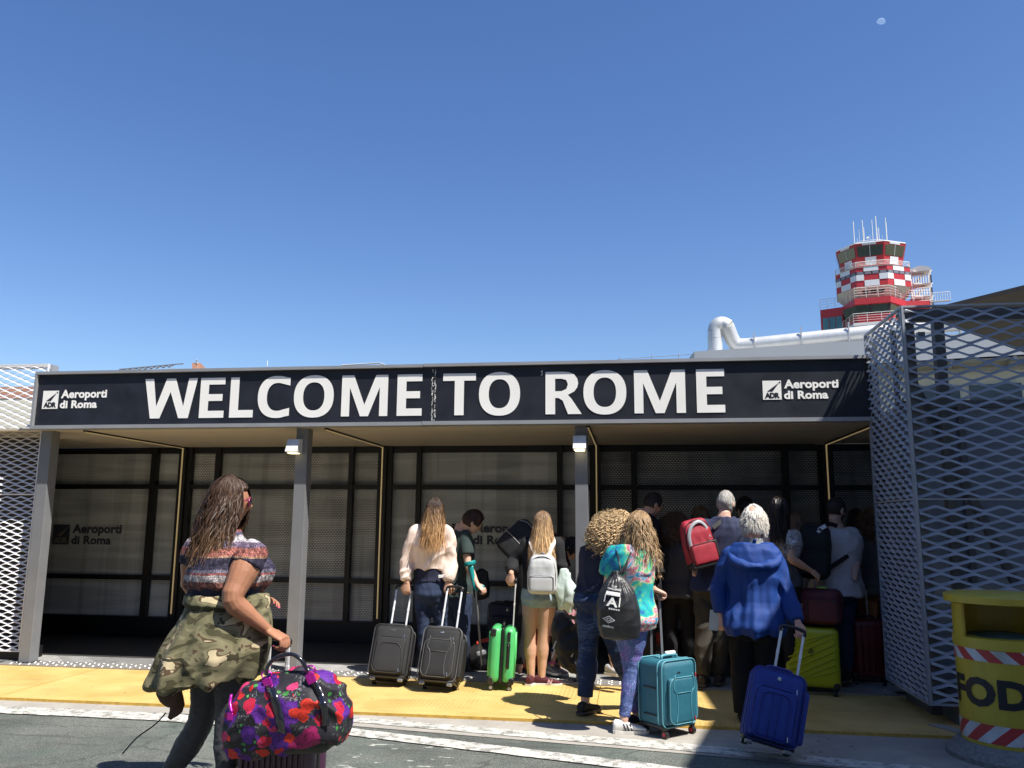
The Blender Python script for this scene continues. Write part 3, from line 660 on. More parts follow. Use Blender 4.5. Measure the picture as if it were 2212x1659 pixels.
g = MB(); g.tube([e1+dirp*.15-Z_*.07, h0-dirp*.15+Z_*.10, h0+dirp*.3, h0+dirp*.6], [.29, .285, .28, .28], 20, smooth=3); obj('slanting_pipe', g, SILV, duct, smooth='auto')
g = MB(); g.cyl(h0+dirp*.3, h2, .28, 20); obj('pipe', g, SILV, duct, smooth='auto')
for px in (1629, 1732, 1836, 1950, 2080):
    a = on(px, 740, .85); r = (h2-h0).normalized(); t = (a-h0).dot(r); c = h0+r*t
    g = MB(); g.bar(c+Z_*.42-nin*.27, c-Z_*.75-nin*.27, .045, .045); g.bar(c+Z_*.42-nin*.27, c-Z_*.1-nin*.3+dirp*.02+nin*.6, .03, .03); g.bar(c-Z_*.35-nin*.27, c-Z_*.35+nin*.27, .05, .05)
    obj('bracket', g, M('bracket_steel', (.35, .36, .37), .5, .4), duct)
# thin guard wire to the left of the parapet
gw = empty('guard_wire', tuple(on(1420, 775, 1.5)), 'thin wire guard line on stanchions above the word ROME', 'railing')
g = MB(); a, b = on(1335, 776, 1.5), on(1500, 765, 1.5); g.tube([a, b], .012, 5); obj('wire', g, ALU, gw)
for q in (.02, .45, .80, 1.0):
    c = a.lerp(b, q); g = MB(); g.cyl(c-Z_*.6, c+Z_*.09, .016, 6); obj('stanchion', g, ALU, gw)
# ---- things peeping over the roof on the left
def fbox(mb, x0, x1, yt, H, dep):
    a, b = aZ(x0, yt[0], H), aZ(x1, yt[1], H); wallp(mb, [a, b], 0, -H, dep); return a, b
bl = empty('far_building', tuple(Vector((aY(430, 790, 30).x, 30, 0))), 'salmon rooftop block peeping over the sign above the letters WE', 'building')
y30 = 30
a, b, c = aY(396, 789, y30), aY(424, 783.5, y30), aY(468, 793, y30)
g = MB(); wallp(g, [Vector((a.x, y30+2, b.z)), Vector((b.x, y30, b.z)), Vector((aY(470, 790, y30+3).x, y30+3.2, b.z-.05))], 0, -3, .2); obj('wall', g, SALM, bl)
g = MB(); g.box((aY(368, 790, y30+2).x, y30+2.4, b.z-.10), (.55, .5, .5)); obj('vent_box', g, GREYW, bl)
g = MB()
for i in range(9): 
    p_ = aY(262+i*13, 797-i*1.15, y30+1); q_ = aY(272+i*13, 794.5-i*1.15, y30+1.2); g.bar(p_-Z_*.12, q_-Z_*.05, .3, .05)
g.bar(aY(258, 798, y30+1), aY(396, 785.5, y30+1), .06, .05); obj('louvre', g, M('louvre_metal', (.25, .26, .28), .5, .3), bl)
g = MB(); g.cyl(aY(425.5, 786, y30), aY(425.5, 778, y30), .03, 8); g.ell(aY(425.5, 778.5, y30), .07, .07, .03, None, 8, 5); obj('beacon', g, GREYW, bl)
g = MB(); 
a, b = aY(-60, 837, 26), aY(95, 824, 26); g2 = MB(); wallp(g2, [Vector((a.x, 26, a.z)), Vector((b.x, 26.0, a.z))], 0, -.55, .3)
lb = empty('side_building', (a.x+2, 26, 0), 'cream building with a salmon top band seen through the left mesh screen', 'building')
obj('band', g2, SALM, lb); wallp(g, [Vector((a.x, 26.02, a.z-.55)), Vector((b.x, 26.02, a.z-.55))], 0, -a.z+.55, .3); obj('wall', g, CREAM, lb)
rl = empty('roof_railing', tuple(aY(785, 790, 30)), 'low metal roof railing above the letter M of WELCOME', 'railing')
a, b, c = aY(738, 789, 30), aY(820, 784, 30), aY(834, 789.5, 32)
g = MB(); g.tube([a, b, c], .035, 6); obj('rail', g, GREYW, rl)
g = MB()
for i in range(26): p = a.lerp(b, i/25); g.cyl(p, p-Z_*.3, .012, 5)
tagit(obj('baluster', g, GREYW, rl), kind=None)
an = MB(); an.cyl(aY(577.5, 791, 30), aY(577.5, 779, 30), .014, 6); tagit(obj('antenna', an, WHT, loc=tuple(aY(577.5, 791, 30))), 'thin white antenna rod sticking up above the letter C', 'antenna')
# ---- moon: lit half as its own shape, sunlight put in as glow
mo = ray(1903, 48).normalized()*6000+CAM
g = MB(); r_ = 6000*7.5/FPX
def half(d, p): return p if (p.z+.3*p.x) > -.0*r_ else Vector((p.x, p.y, -.0*r_-.3*p.x+.12*(r_-abs(p.x))))
g.ell(mo, r_, r_, r_, None, 24, 16, half); tagit(obj('moon', g, M('moon_glow', (.004, .006, .01), .9, var=.25, scale=.02, emit=(.145, .235, .42, 1.)), loc=tuple(mo), smooth=True), 'pale daytime moon, upper half lit, high in the blue sky', 'moon')
# ================================================================ CONTROL TOWER
RED = M('red_cladding', (.46, .022, .03), .5, var=.07, scale=.3); WCL = M('white_cladding', (.70, .71, .72), .5, var=.04, scale=.3)
TGL = M('tower_glass', (.010, .028, .026), .10, spec=.9, var=.4, scale=.2); RAILM = M('white_rail', (.72, .70, .66), .5, var=.05)
UND = M('tower_underside', (.66, .62, .53), .7, var=.08, scale=.3); DGR = M('tower_dark', (.04, .03, .04), .6)
def T(x, y): return (1700.7+.1736*x, 438.9+.1736*y)
ZR = 46.5   # height of the balcony rail of the middle drum
def tz(x, y, Z): return aZ(*T(x, y), Z)
V = [tz(597, 838, ZR), tz(845, 740, ZR), tz(1235, 700, ZR), tz(1520, 735, ZR)]
fx = (V[2]-V[1]); fx.z = 0; fxn = fx.normalized(); fyn = Vector((-fxn.y, fxn.x, 0))
cen = (V[1]+V[2])/2+fyn*6.2; cen.z = 0
def loc2(p): d = p-cen; return (d.dot(fxn), d.dot(fyn))
L4 = [loc2(v) for v in V]; 
PLAN = [L4[0], L4[1], L4[2], L4[3], (L4[3][0], -L4[3][1]+1.), (L4[2][0], -L4[2][1]), (L4[1][0], -L4[1][1]), (L4[0][0], -L4[0][1]+.5)]
tw = empty('control_tower', tuple(cen), 'red and white chequered airport control tower with rooftop antennas', 'tower')
def W_(p, z, s=1.): return cen+fxn*(p[0]*s)+fyn*(p[1]*s)+Z_*z
def zpx(y, s=1., x=1240, i=2):
    """height of the pixel row y on the corner i of the plan scaled by s"""
    q = W_(PLAN[i], 0, s); r = ray(*T(x, y)); t = (Vector((q.x, q.y, 0))-CAM).xy.length/r.xy.length; return (CAM+r*t).z
def ring(z, s=1., plan=None): return [W_(p, z, s) for p in (plan or PLAN)]
def slab(name, z0, z1, s0, s1, mat, plan=None): g = MB(); g.loft([ring(z0, s0, plan), ring(z1, s1, plan)]); return obj(name, g, mat, tw)
def patch(mb, i, u0, u1, v0, v1, z0, z1, s0, s1, off=.06, plan=None):
    pl = plan or PLAN; a, b = pl[i], pl[(i+1) % len(pl)]
    d = Vector((b[0]-a[0], b[1]-a[1])); n = fxn*d.y-fyn*d.x; n.normalize()
    def P(u, v): s = s0+(s1-s0)*v; q = (a[0]+(b[0]-a[0])*u, a[1]+(b[1]-a[1])*u); return W_(q, z0+(z1-z0)*v, s)+n*off
    mb.add([P(u0, v0), P(u1, v0), P(u1, v1), P(u0, v1)], [(0, 1, 2, 3)])
zD0, zD1, zW0, zW1, zD2 = zpx(1010), zpx(935), zpx(862), zpx(822), zpx(768)
slab('drum', zD0, zD2, 1, 1, RED)
g = MB()
for i in (0, 1, 2):
    r1 = [(0, .25), (.74, 1.)] if i else [(0, .27), (.73, 1.)]; hi = (zD1-zD0)/(zD2-zD0); w0 = (zW0-zD0)/(zD2-zD0); w1 = (zW1-zD0)/(zD2-zD0)
    for u0, u1 in r1: patch(g, i, u0, u1, hi, w0, zD0, zD2, 1, 1)
    patch(g, i, .26, .73, 0, hi, zD0, zD2, 1, 1); patch(g, i, .25, .72, w1, 1, zD0, zD2, 1, 1)
obj('white_panel', g, WCL, tw)
g = MB(); g3 = MB()
for i in (0, 1, 2, 3, 7):
    patch(g, i, 0, 1, w0, w1, zD0, zD2, 1, 1, .03)
    for k in range(4): patch(g3, i, .04+k*.245, .04+k*.245+.19, w0+.015, w1-.02, zD0, zD2, 1, 1, .05)
obj('window_band', g, DGR, tw); 
obj('window', g3, M('tower_small_glass', (.20, .19, .22), .3), tw)
g = MB(); g.loft([ring(zD2, 1.0), ring(zD2+.12, 1.02)]); obj('balcony', g, RAILM, tw)
def railing(name, path, h, posts, r=.05, closed=False, rows=(1., .75, .5, .25)):
    g = MB()
    for f in rows: g.tube([p+Z_*h*f for p in path]+([path[0]+Z_*h*f] if closed else []), r*(1.3 if f == 1. else .8), 5)
    n = len(path)
    for i in range(n if closed else n-1):
        a, b = path[i], path[(i+1) % n]
        for k in range(posts+1): p = a.lerp(b, k/posts); g.cyl(p, p+Z_*h, r, 5)
    return obj(name, g, RAILM, tw)
hR = ZR-zD2
railing('railing', ring(zD2+.1, 1.0), hR-.1, 2, .045, True)
# cab leaning outwards
s0, s1 = .80, .945
zC0 = zD2; zC1 = zpx(640, .87, 1200); zC2 = zpx(508, .92, 1200); zC3 = zpx(470, .945, 1200)
slab('cab', zC0, zC3, s0, s1, RED)
def vv(z): return (z-zC0)/(zC3-zC0)
for i in (0, 1, 2, 3, 7):
    g = MB(); gg = MB(); mu = MB()
    patch(gg, i, .05, .95, vv(zC1), vv(zC2), zC0, zC3, s0, s1, .08)
    patch(mu, i, .49, .505, vv(zC1), vv(zC2), zC0, zC3, s0, s1, .14)
    patch(g, i, .30, .72, vv(zC1)-.33, vv(zC1)-.035, zC0, zC3, s0, s1, .10)
    patch(g, i, .24, .72, vv(zC2)+.03, 1., zC0, zC3, s0, s1, .10)
    obj('cab_window', gg, TGL, tw); obj('mullion', mu, WCL, tw); obj('cab_panel', g, WCL, tw)

slab('cab_roof', zC3, zC3+.25, .955, .93, M('cab_roof_grey', (.4, .4, .4), .6))
slab('cab_roof_hatch', zC3+.25, zC3+.7, .60, .52, M('cab_roof_grey', (.4, .4, .4), .6))
railing('roof_railing', ring(zC3+.7, .56), .5, 3, .03, True, (1., .5))
for (x, yt, yb_, rr, dy) in ((820, 230, 500, .075, -2), (932, 208, 462, .07, 0), (948, 305, 460, .07, 0), (1052, 208, 438, .06, 1), (1098, 160, 440, .09, 1), (1112, 310, 440, .07, 1), (1135, 305, 438, .06, 1), (1221, 180, 458, .07, 0), (1230, 235, 458, .06, 0), (892, 330, 462, .03, 0), (1030, 395, 445, .02, 0), (1183, 400, 450, .02, 0), (868, 430, 480, .03, 0)):
    dd = cen+fyn*dy; r = ray(*T(x+((yb_-yt)*.06), yb_)); t = (dd-CAM).dot(fyn)/r.dot(fyn); p = CAM+r*t; r2 = ray(*T(x, yt)); q = CAM+r2*((dd-CAM).dot(fyn)/r2.dot(fyn))
    g = MB(); g.cyl(Vector((p.x, p.y, p.z-.5)), Vector((p.x, p.y, q.z)), rr, 6); obj('antenna', g, RAILM, tw)
g = MB(); p = CAM+ray(*T(998, 432))*((cen-CAM).dot(fyn)/ray(*T(998, 432)).dot(fyn)); g.ell(p, .28, .28, .2, None, 10, 6); g.cyl(p-Z_*.6, p, .06, 6); obj('radome', g, RAILM, tw)
# under the drum: cream funnel with dark openings
zU = zpx(1100, .8); slab('underside', zU-1.2, zD0, .62, .985, UND)
g = MB()
for k in range(3): patch(g, 1, .12+k*.30, .34+k*.30, .50, .72, zU-1.2, zD0, .62, .985, .12)
obj('opening', g, DGR, tw)
# lower deck: wider plan with two side wings
zB1 = zpx(1145, 1.16, 1283); zB2 = zpx(1222, 1.16, 1283)
def pl(x, y, Z): q = tz(x, y, Z); return loc2(q)
LOW = [pl(408, 1330, zB1), pl(690, 1290, zB1), pl(835, 1188, zB1), pl(1283, 1150, zB1), pl(1478, 1215, zB1), pl(1780, 1212, zB1)]
LOWP = LOW+[(LOW[5][0], 9.), (LOW[0][0], 9.)]
slab('lower_deck', zB2, zB1, 1, 1, RED, LOWP)
pth = [W_(p, zB1) for p in LOW]
railing('railing', pth, 1.85, 3, .040)
g = MB(); e0 = W_(LOW[5], zB1-.2); e1 = e0+fxn*3.1; g.bar(e0+fyn*.3, e1+fyn*.3, .8, .1); obj('side_gangway', g, RAILM, tw)
railing('railing', [e0, e1], 1.5, 8, .038, False, (1.,))
hB = zB2-zpx(1340, 1.1, 1283)
LG = [(p[0]*.93, p[1]*.93+.2) for p in LOWP]
g = MB(); g.loft([[W_(p, zB2-hB, .93) for p in LG[2:4]+[LG[4], (LG[4][0], 6), (LG[2][0]-2.2, 6), (LG[2][0]-2.2, LG[2][1]+2.6)]], [W_(p, zB2) for p in LG[2:4]+[LG[4], (LG[4][0], 6), (LG[2][0]-2.2, 6), (LG[2][0]-2.2, LG[2][1]+2.6)]]]); obj('lower_glazing', g, TGL, tw)
g = MB()
for q in (.45,): 
    a = W_(LG[2], zB2, 1.005).lerp(W_(LG[3], zB2, 1.005), q); g.bar(a, a-Z_*hB, .25, .2)
a = W_(LG[3], zB2, 1.005); g.bar(a, W_(LG[3], zB2-hB, .935), .35, .3); obj('mullion', g, DGR, tw)
slab('lower_wall', zB2-hB-6, zB2-hB, .90, .93, RED, LG)
g = MB(); zz = W_(LOW[0], zB2).z; 
q = [LOW[0], LOW[1], (LOW[1][0]+1.2, 8), (LOW[0][0], 8)]; g.loft([[W_(p, zz-9.) for p in q], [W_(p, zz) for p in q]]); obj('wing', g, RED, tw)
g = MB(); 
for k in range(3):
    a = W_(LOW[0], zz-.55).lerp(W_(LOW[1], zz-.55), .09+.29*k); b = W_(LOW[0], zz-.55).lerp(W_(LOW[1], zz-.55), .09+.29*k+.26); dn = -fyn*.09
    g.add([a+dn, b+dn, b+dn-Z_*2.6, a+dn-Z_*2.6], [(0, 1, 2, 3)])
obj('wing_window', g, M('teal_glass', (.05, .16, .17), .15, spec=.8, var=.3, scale=.4), tw)
zL = zB2-hB-1.9; path = [W_((LOW[1][0]-.2, LOW[1][1]-.2), zL), W_((LOW[2][0]-.4, LOW[2][1]-1.), zL), W_((LOW[3][0]+.6, LOW[3][1]-1.), zL), W_((LOW[4][0], LOW[4][1]-.5), zL)]
railing('railing', path, 1.6, 3, .038); g = MB(); g.loft([[p for p in path]+[W_((LOW[4][0], 5), zL), W_((LOW[1][0], 5), zL)], [p-Z_*.5 for p in path]+[W_((LOW[4][0], 5), zL-.5), W_((LOW[1][0], 5), zL-.5)]]); obj('ledge', g, RAILM, tw)
g = MB(); g.cyl(cen, cen+Z_*(zB2-hB-3), 5.0, 20); obj('shaft', g, RED, tw, smooth='auto')
# stair tower on the right
sx0 = T(1530, 0)[0]; stc = cen+fxn*(PLAN[3][0]+1.9)+fyn*2.0
zs0, zs1 = zB1-1, zpx(735, 1.1)
g = MB()
for dx in (-1.5, 1.5):
    for dy in (-1.3, 1.3): p = stc+fxn*dx+fyn*dy; g.box((p.x, p.y, (zs0+zs1)/2), (.2, .2, zs1-zs0))
obj('stair_frame', g, RAILM, tw)
nf = 3; hs = (zs1-zs0)/nf
for k in range(nf+1):
    z = zs0+k*hs; g = MB(); g.box((stc.x, stc.y, z), (3.2, 2.8, .22)); obj('landing', g, RAILM, tw)
    if k < nf:
        q = [stc+fxn*a+fyn*b+Z_*(z) for a, b in ((-1.6, -1.4), (1.6, -1.4), (1.6, 1.4))]; g = MB()
        g.tube([p+Z_*1.5 for p in q], .06, 5)
        for a, b in zip(q[:-1], q[1:]):
            for m_ in range(9): p = a.lerp(b, m_/8); g.bar(p, p+Z_*1.5, .16, .05)
        obj('balustrade', g, RAILM, tw)
        g = MB(); p = stc+Z_*z; g.bar(p+fxn*-1.3, p+fxn*.9+Z_*hs, 1.0, .25); obj('stair_flight', g, UND, tw)
g = MB(); n = 10; arcp = [(-1.7+3.4*i/n, .9*math.sin(math.pi*(.12+.76*i/n))) for i in range(n+1)]
for i in range(n):
    a, b = arcp[i], arcp[i+1]; A_, B_ = stc+fxn*a[0]+Z_*(zs1+a[1]), stc+fxn*b[0]+Z_*(zs1+b[1]); g.add([A_-fyn*1.6, B_-fyn*1.6, B_+fyn*1.6, A_+fyn*1.6], [(0, 1, 2, 3)]); g.add([A_-fyn*1.6, B_-fyn*1.6, Vector((B_.x, B_.y, zs1-.1))-fyn*1.6, Vector((A_.x, A_.y, zs1-.1))-fyn*1.6], [(0, 1, 2, 3)])
obj('stair_roof', g, GREYW, tw)
# ================================================================ BIN
YB1 = M('bin_yellow', (.56, .43, .045), .42, var=.10, scale=6, stretch=(1, 1, .35), dirt=.30, coat=.1)
bc = aZ(2150, 1645, -.02); bc = Vector((3.265, -1.72, -.02)); BR = .30
def mat_tape(name, sg):
    m, nt, L, p = custom(name, .35, .5)
    sx = nt.nodes.new('ShaderNodeSeparateXYZ'); L.new(objco(nt), sx.inputs[0])
    ang = math_(nt, 'ARCTAN2', sx.outputs[1], sx.outputs[0])
    t = math_(nt, 'ADD', math_(nt, 'MULTIPLY', ang, 1.75), math_(nt, 'MULTIPLY', sx.outputs[2], sg*6.5))
    f = math_(nt, 'LESS_THAN', math_(nt, 'FRACT', t), .5)
    wv = ramp(nt, [(.35, (.46, .47, .42)), (.6, (.66, .68, .70))]); L.new(noi(nt, objco(nt), 5., 4).outputs[0], wv.inputs[0])
    L.new(mix(nt, f, wv.outputs[0], (.50, .05, .05)), p.inputs['Base Color']); return m
bn = empty('litter_bin', tuple(bc), 'round yellow litter bin with striped tape and letters FOD on a stone foot', 'bin')
def cpt(r, a, z): return bc+Vector((r*math.cos(a), r*math.sin(a), z))
zH = [.15, 1.10]
def pz(y, yy=-1.98): return aY(2140, y, yy).z-bc.z
zf, zb5, zo0, zo1, zl0, zl1 = .13, pz(1622), pz(1383), pz(1308), pz(1318), pz(1292)
zb5 = pz(1612); 
g = MB(); g.tube([cpt(0, 0, 0), cpt(0, 0, .03), cpt(0, 0, zb5-.02)], [BR+.10, BR+.10, BR+.02], 40); obj('foot', g, M('granite_foot', (.20, .20, .19), .85, var=.3, scale=40, bump=.3), bn, smooth='auto')
g = MB(); g.tube([cpt(0, 0, zb5-.03), cpt(0, 0, zo0-.07), cpt(0, 0, zo0-.065), cpt(0, 0, zo0)], [BR, BR, BR+.008, BR+.008], 48, cap=True); obj('body', g, YB1, bn, smooth='auto')
zA0, zA1, zB_0, zB_1 = pz(1433), pz(1392), pz(1621), pz(1578)
zA1, zA0 = pz(1397), pz(1431); zB_1, zB_0 = pz(1572), pz(1606)
for nm, z0, z1, sg in (('striped_tape', pz(1433), pz(1396), 1.), ('striped_tape', pz(1611), pz(1570), -1.)):
    g = MB(); n = 64; g.loft([[cpt(BR+.003, 2*math.pi*k/n, z) for k in range(n)] for z in (z0, z1)], cap=False); obj(nm, g, mat_tape('tape%d' % (sg > 0), sg), bn, smooth=True)
# opening: back shell, side posts, lid with a deep rim
g = MB(); n = 40; a0, a1 = R_(-70+0), R_(250)
def shell(mb, r, aa, ab, z0, z1, t=.012, n=30):
    rings = []
    for k in range(n+1):
        a = aa+(ab-aa)*k/n; rings.append([cpt(r, a, z0), cpt(r, a, z1), cpt(r-t, a, z1), cpt(r-t, a, z0)])
    mb.loft(rings)
shell(g, BR, R_(0), R_(182), zo0-.05, zo1+.05); shell(g, BR+.005, R_(182), R_(198), zo0-.02, zo1+.04, .02, 5); shell(g, BR+.005, R_(340), R_(358), zo0-.02, zo1+.04, .02, 5); obj('shell', g, YB1, bn, smooth='auto')
g = MB(); g.tube([cpt(0, 0, zo1), cpt(0, 0, zo1+.005), cpt(0, 0, zl1), cpt(0, 0, zl1+.012)], [BR+.03, BR+.045, BR+.045, BR+.02], 48); obj('lid', g, YB1, bn, smooth='auto')
g = MB(); g.ell(cpt(0, 0, zo0-.03), BR*.92, BR*.92, .05, None, 24, 8, lambda d, p: p*(1+.15*noise.noise(d*5))); obj('rubbish_bag', g, M('bag_green', (.05, .10, .10), .5, var=.4, scale=14, bump=.6, bscale=20), bn, smooth=True)
# letters wrapped on the drum
vs, fs = text_mb('FOD', 1., .05, 1.05, 0); x0 = min(v.x for v in vs); x1 = max(v.x for v in vs); y1 = max(v.y for v in vs); y0 = min(v.y for v in vs)
bm = bmesh.new(); vv_ = [bm.verts.new(v) for v in vs]
for f in fs:
    try: bm.faces.new([vv_[i] for i in f])
    except ValueError: pass
bmesh.ops.remove_doubles(bm, verts=bm.verts, dist=1e-5); bmesh.ops.triangulate(bm, faces=bm.faces)
bmesh.ops.subdivide_edges(bm, edges=[e for e in bm.edges if e.calc_length() > .12], cuts=3, use_grid_fill=True)
vs = [v.co.copy() for v in bm.verts]; bm.verts.index_update(); fs = [tuple(v.index for v in f.verts) for f in bm.faces]; bm.free()
zt_, zbb = pz(1468), pz(1534); hh = zt_-zbb; aw = 1.72; am = math.atan2(CAM.y-bc.y, CAM.x-bc.x)
def wrap(v):
    u = (v.x-x0)/(x1-x0); return cpt(BR+.0035, am-R_(27)+(u-.5)*aw, zbb+(v.y-y0)/(y1-y0)*hh)
g = MB(); g.add([wrap(v) for v in vs], fs); obj('lettering', g, M('black_vinyl', (.02, .02, .025), .5, dirt=.2, scale=30), bn, smooth=True)
# ================================================================ PEOPLE AND LUGGAGE TOOLS
def remeshed(mb, voxel, smooth=4, fac=.5, disp=None):
    me = bpy.data.meshes.new('tmp'); me.from_pydata([tuple(v) for v in mb.v], [], mb.f); me.update()
    bm = bmesh.new(); bm.from_mesh(me); bmesh.ops.recalc_face_normals(bm, faces=bm.faces); bm.to_mesh(me); bm.free()
    o = bpy.data.objects.new('tmp', me); COL.objects.link(o)
    r = o.modifiers.new('r', 'REMESH'); r.mode = 'VOXEL'; r.voxel_size = voxel; r.adaptivity = 0
    if smooth: s = o.modifiers.new('s', 'SMOOTH'); s.factor = fac; s.iterations = smooth
    dg = bpy.context.evaluated_depsgraph_get(); out = bpy.data.meshes.new_from_object(o.evaluated_get(dg))
    bpy.data.objects.remove(o); bpy.data.meshes.remove(me)
    if disp:
        n = len(out.vertices); co = np.empty(n*3, 'f'); no = np.empty(n*3, 'f'); out.vertices.foreach_get('co', co); out.vertices.foreach_get('normal', no)
        co = co.reshape(-1, 3); no = no.reshape(-1, 3); co = disp(co, no); out.vertices.foreach_set('co', co.astype('f').ravel()); out.update()
    return out
def solid(name, mb, mats, parent=None, voxel=.008, smooth=4, disp=None, loc=None, fac=.5):
    me = remeshed(mb, voxel, smooth, fac, disp); off = Vector((0, 0, 0))
    if parent is not None: off = origin(parent)
    if loc is not None: off = off+Vector(loc)
    me.transform(Matrix.Translation(-off)); me.name = name
    return link(name, me, mats, parent, loc, True)
def wrinkle(amp=.006, sc=(7, 7, 3), seed=0, ridge=True, extra=None):
    """cloth folds: ridged noise pushed along the normals"""
    def f(co, no):
        out = np.empty(len(co), 'f')
        for i, c in enumerate(co):
            q = Vector((c[0]*sc[0]+seed*7.3, c[1]*sc[1]+seed, c[2]*sc[2]+seed*3.1)); w_ = Vector((c[0]*3+seed, c[1]*3, c[2]*3)); q += noise.noise_vector(w_)*.9
            a = noise.noise(q); b = noise.noise(q*2.3)
            out[i] = ((1-abs(a)*3.2) if ridge else a*1.6)+b*.5
        co = co+no*(amp*out)[:, None]
        if extra: co = extra(co, no)
        return co
    return f
def ering(c, ax, bx, n=20, e=1.):
    return [c+ax*math.copysign(abs(math.cos(2*math.pi*k/n))**e, math.cos(2*math.pi*k/n))+bx*math.copysign(abs(math.sin(2*math.pi*k/n))**e, math.sin(2*math.pi*k/n)) for k in range(n)]
def limb(mb, pts, rad, n=14, k=4):
    """rounded tapering limb through the joints"""
    pts = [Vector(p) for p in pts]; P, Q = crom(pts, list(rad), k)
    d0 = (P[0]-P[1]).normalized(); d1 = (P[-1]-P[-2]).normalized(); a, b = Q[0], Q[-1]
    P = [P[0]+d0*a*.85, P[0]+d0*a*.5]+P+[P[-1]+d1*b*.5, P[-1]+d1*b*.85]; Q = [a*.5, a*.85]+Q+[b*.85, b*.5]
    return mb.tube(P, Q, n)
def basis(fwd, up=None, roll=0.):
    f = Vector(fwd).normalized(); u = Vector(up or (0, 0, 1)); r = f.cross(u).normalized(); u = r.cross(f)
    m = Matrix((r, f, u)).transposed()      # local x right, y forward, z up
    return m @ Matrix.Rotation(roll, 3, 'Y') if roll else m
def head_fn(face=True, wide=1.):
    def fn(d, p):
        # d unit dir: y forward, z up
        z, y, x = d.z, d.y, d.x
        s = Vector((.076*wide, .097, .117)); q = Vector((d.x*s.x, d.y*s.y, d.z*s.z))
        if z < 0: q.x *= 1-.30*(-z)**1.3; q.y *= 1-.12*(-z) if y > 0 else 1-.42*(-z)
        if y < 0 and z > -.2: q.y *= 1.04
        if z < -.55 and y > 0: q.y += .016*(-z-.55)/.45; q.z -= .004
        if face:
            fx = abs(x)
            if y > .5:
                g = math.exp(-((x/.13)**2)-(((z+.16)/.16)**2)); q.y += .022*g
                g = math.exp(-((x/.10)**2)-(((z+.02)/.14)**2)); q.y += .007*g
                g = math.exp(-(((fx-.36)/.15)**2)-(((z-.10)/.10)**2)); q.y -= .011*g
                g = math.exp(-((x/.3)**2)-(((z+.50)/.07)**2)); q.y += .007*g
                g = math.exp(-((x/.3)**2)-(((z+.58)/.03)**2)); q.y -= .004*g
                g = math.exp(-((x/.6)**2)-(((z-.24)/.07)**2)); q.y += .004*g
        return q
    return fn
def add_head(mb, c, B, s=1., n=40, m=30):
    mb.ell(c, 1, 1, 1, B, n, m, lambda d, p: head_fn()(d, p)*s)
    for sx in (-1, 1):
        mb.ell(c+B @ Vector((sx*.077*s, -.008*s, -.012*s)), .010*s, .020*s, .031*s, B @ Matrix.Rotation(R_(sx*14), 3, 'Z'), 10, 8)
def add_hand(mb, wrist, d, n, side, s=1., curl=(.9, 1.1, .8), spread=.0, thumb=.8):
    """wrist point, finger direction d, palm faces n; side +1/-1 puts the thumb on +-(d x n)"""
    d = Vector(d).normalized(); n = Vector(n); n = (n-d*n.dot(d)).normalized(); w_ = d.cross(n)*side
    W = Vector(wrist); pl_ = .088*s
    rg = []
    for t, a, b in ((-.1, .024, .018), (.15, .030, .017), (.55, .039, .016), (.9, .041, .014), (1.03, .037, .011)): rg.append(ering(W+d*pl_*t, w_*a*s, n*b*s, 14))
    mb.loft(rg)
    tips = []
    for i, (o, L, r) in enumerate(((.029, .072, .0088), (.010, .082, .0092), (-.010, .076, .0088), (-.029, .060, .0078))):
        b = W+d*pl_*.97+w_*o*s; dd = (d+w_*spread*(1.5-i)*.12).normalized(); ax = dd.cross(n).normalized()
        pts = [b-dd*.012*s, b]; a = 0
        for j, f in enumerate((.45, .32, .25)):
            a += curl[j]*(1+.06*(i-1.5)); v = dd*math.cos(a)+n*math.sin(a); pts.append(pts[-1]+v*L*f*s)
        mb.tube(pts, [r*s*.95, r*s, r*s*.95, r*s*.86, r*s*.62], 8, smooth=2); mb.ell(pts[-1], r*s*.6); tips.append((pts[-1], r*s))
    b = W+d*pl_*.28+w_*.027*s; v1 = (d*.62+w_*.62+n*.35*thumb).normalized(); v2 = (d*.8+w_*.1+n*.65*thumb).normalized(); v3 = (d*.6-w_*.2+n*.8*thumb).normalized()
    pts = [b, b+v1*.034*s, b+v1*.034*s+v2*.030*s, b+v1*.034*s+v2*.030*s+v3*.026*s]; mb.tube(pts, [.014*s, .0115*s, .0105*s, .0075*s], 8, smooth=2); mb.ell(pts[-1], .0075*s)
    return tips
TPRO = [(-.20, .09, .085, 0), (-.09, .150, .105, -.012), (.0, .168, .118, -.022), (.12, .166, .108, -.010), (.30, .140, .092, .004), (.45, .138, .092, .006), (.62, .152, .104, .010), (.80, .166, .108, .008), (.92, .160, .092, .0), (1.0, .120, .072, -.006), (1.07, .070, .058, -.008), (1.16, .056, .054, .0)]
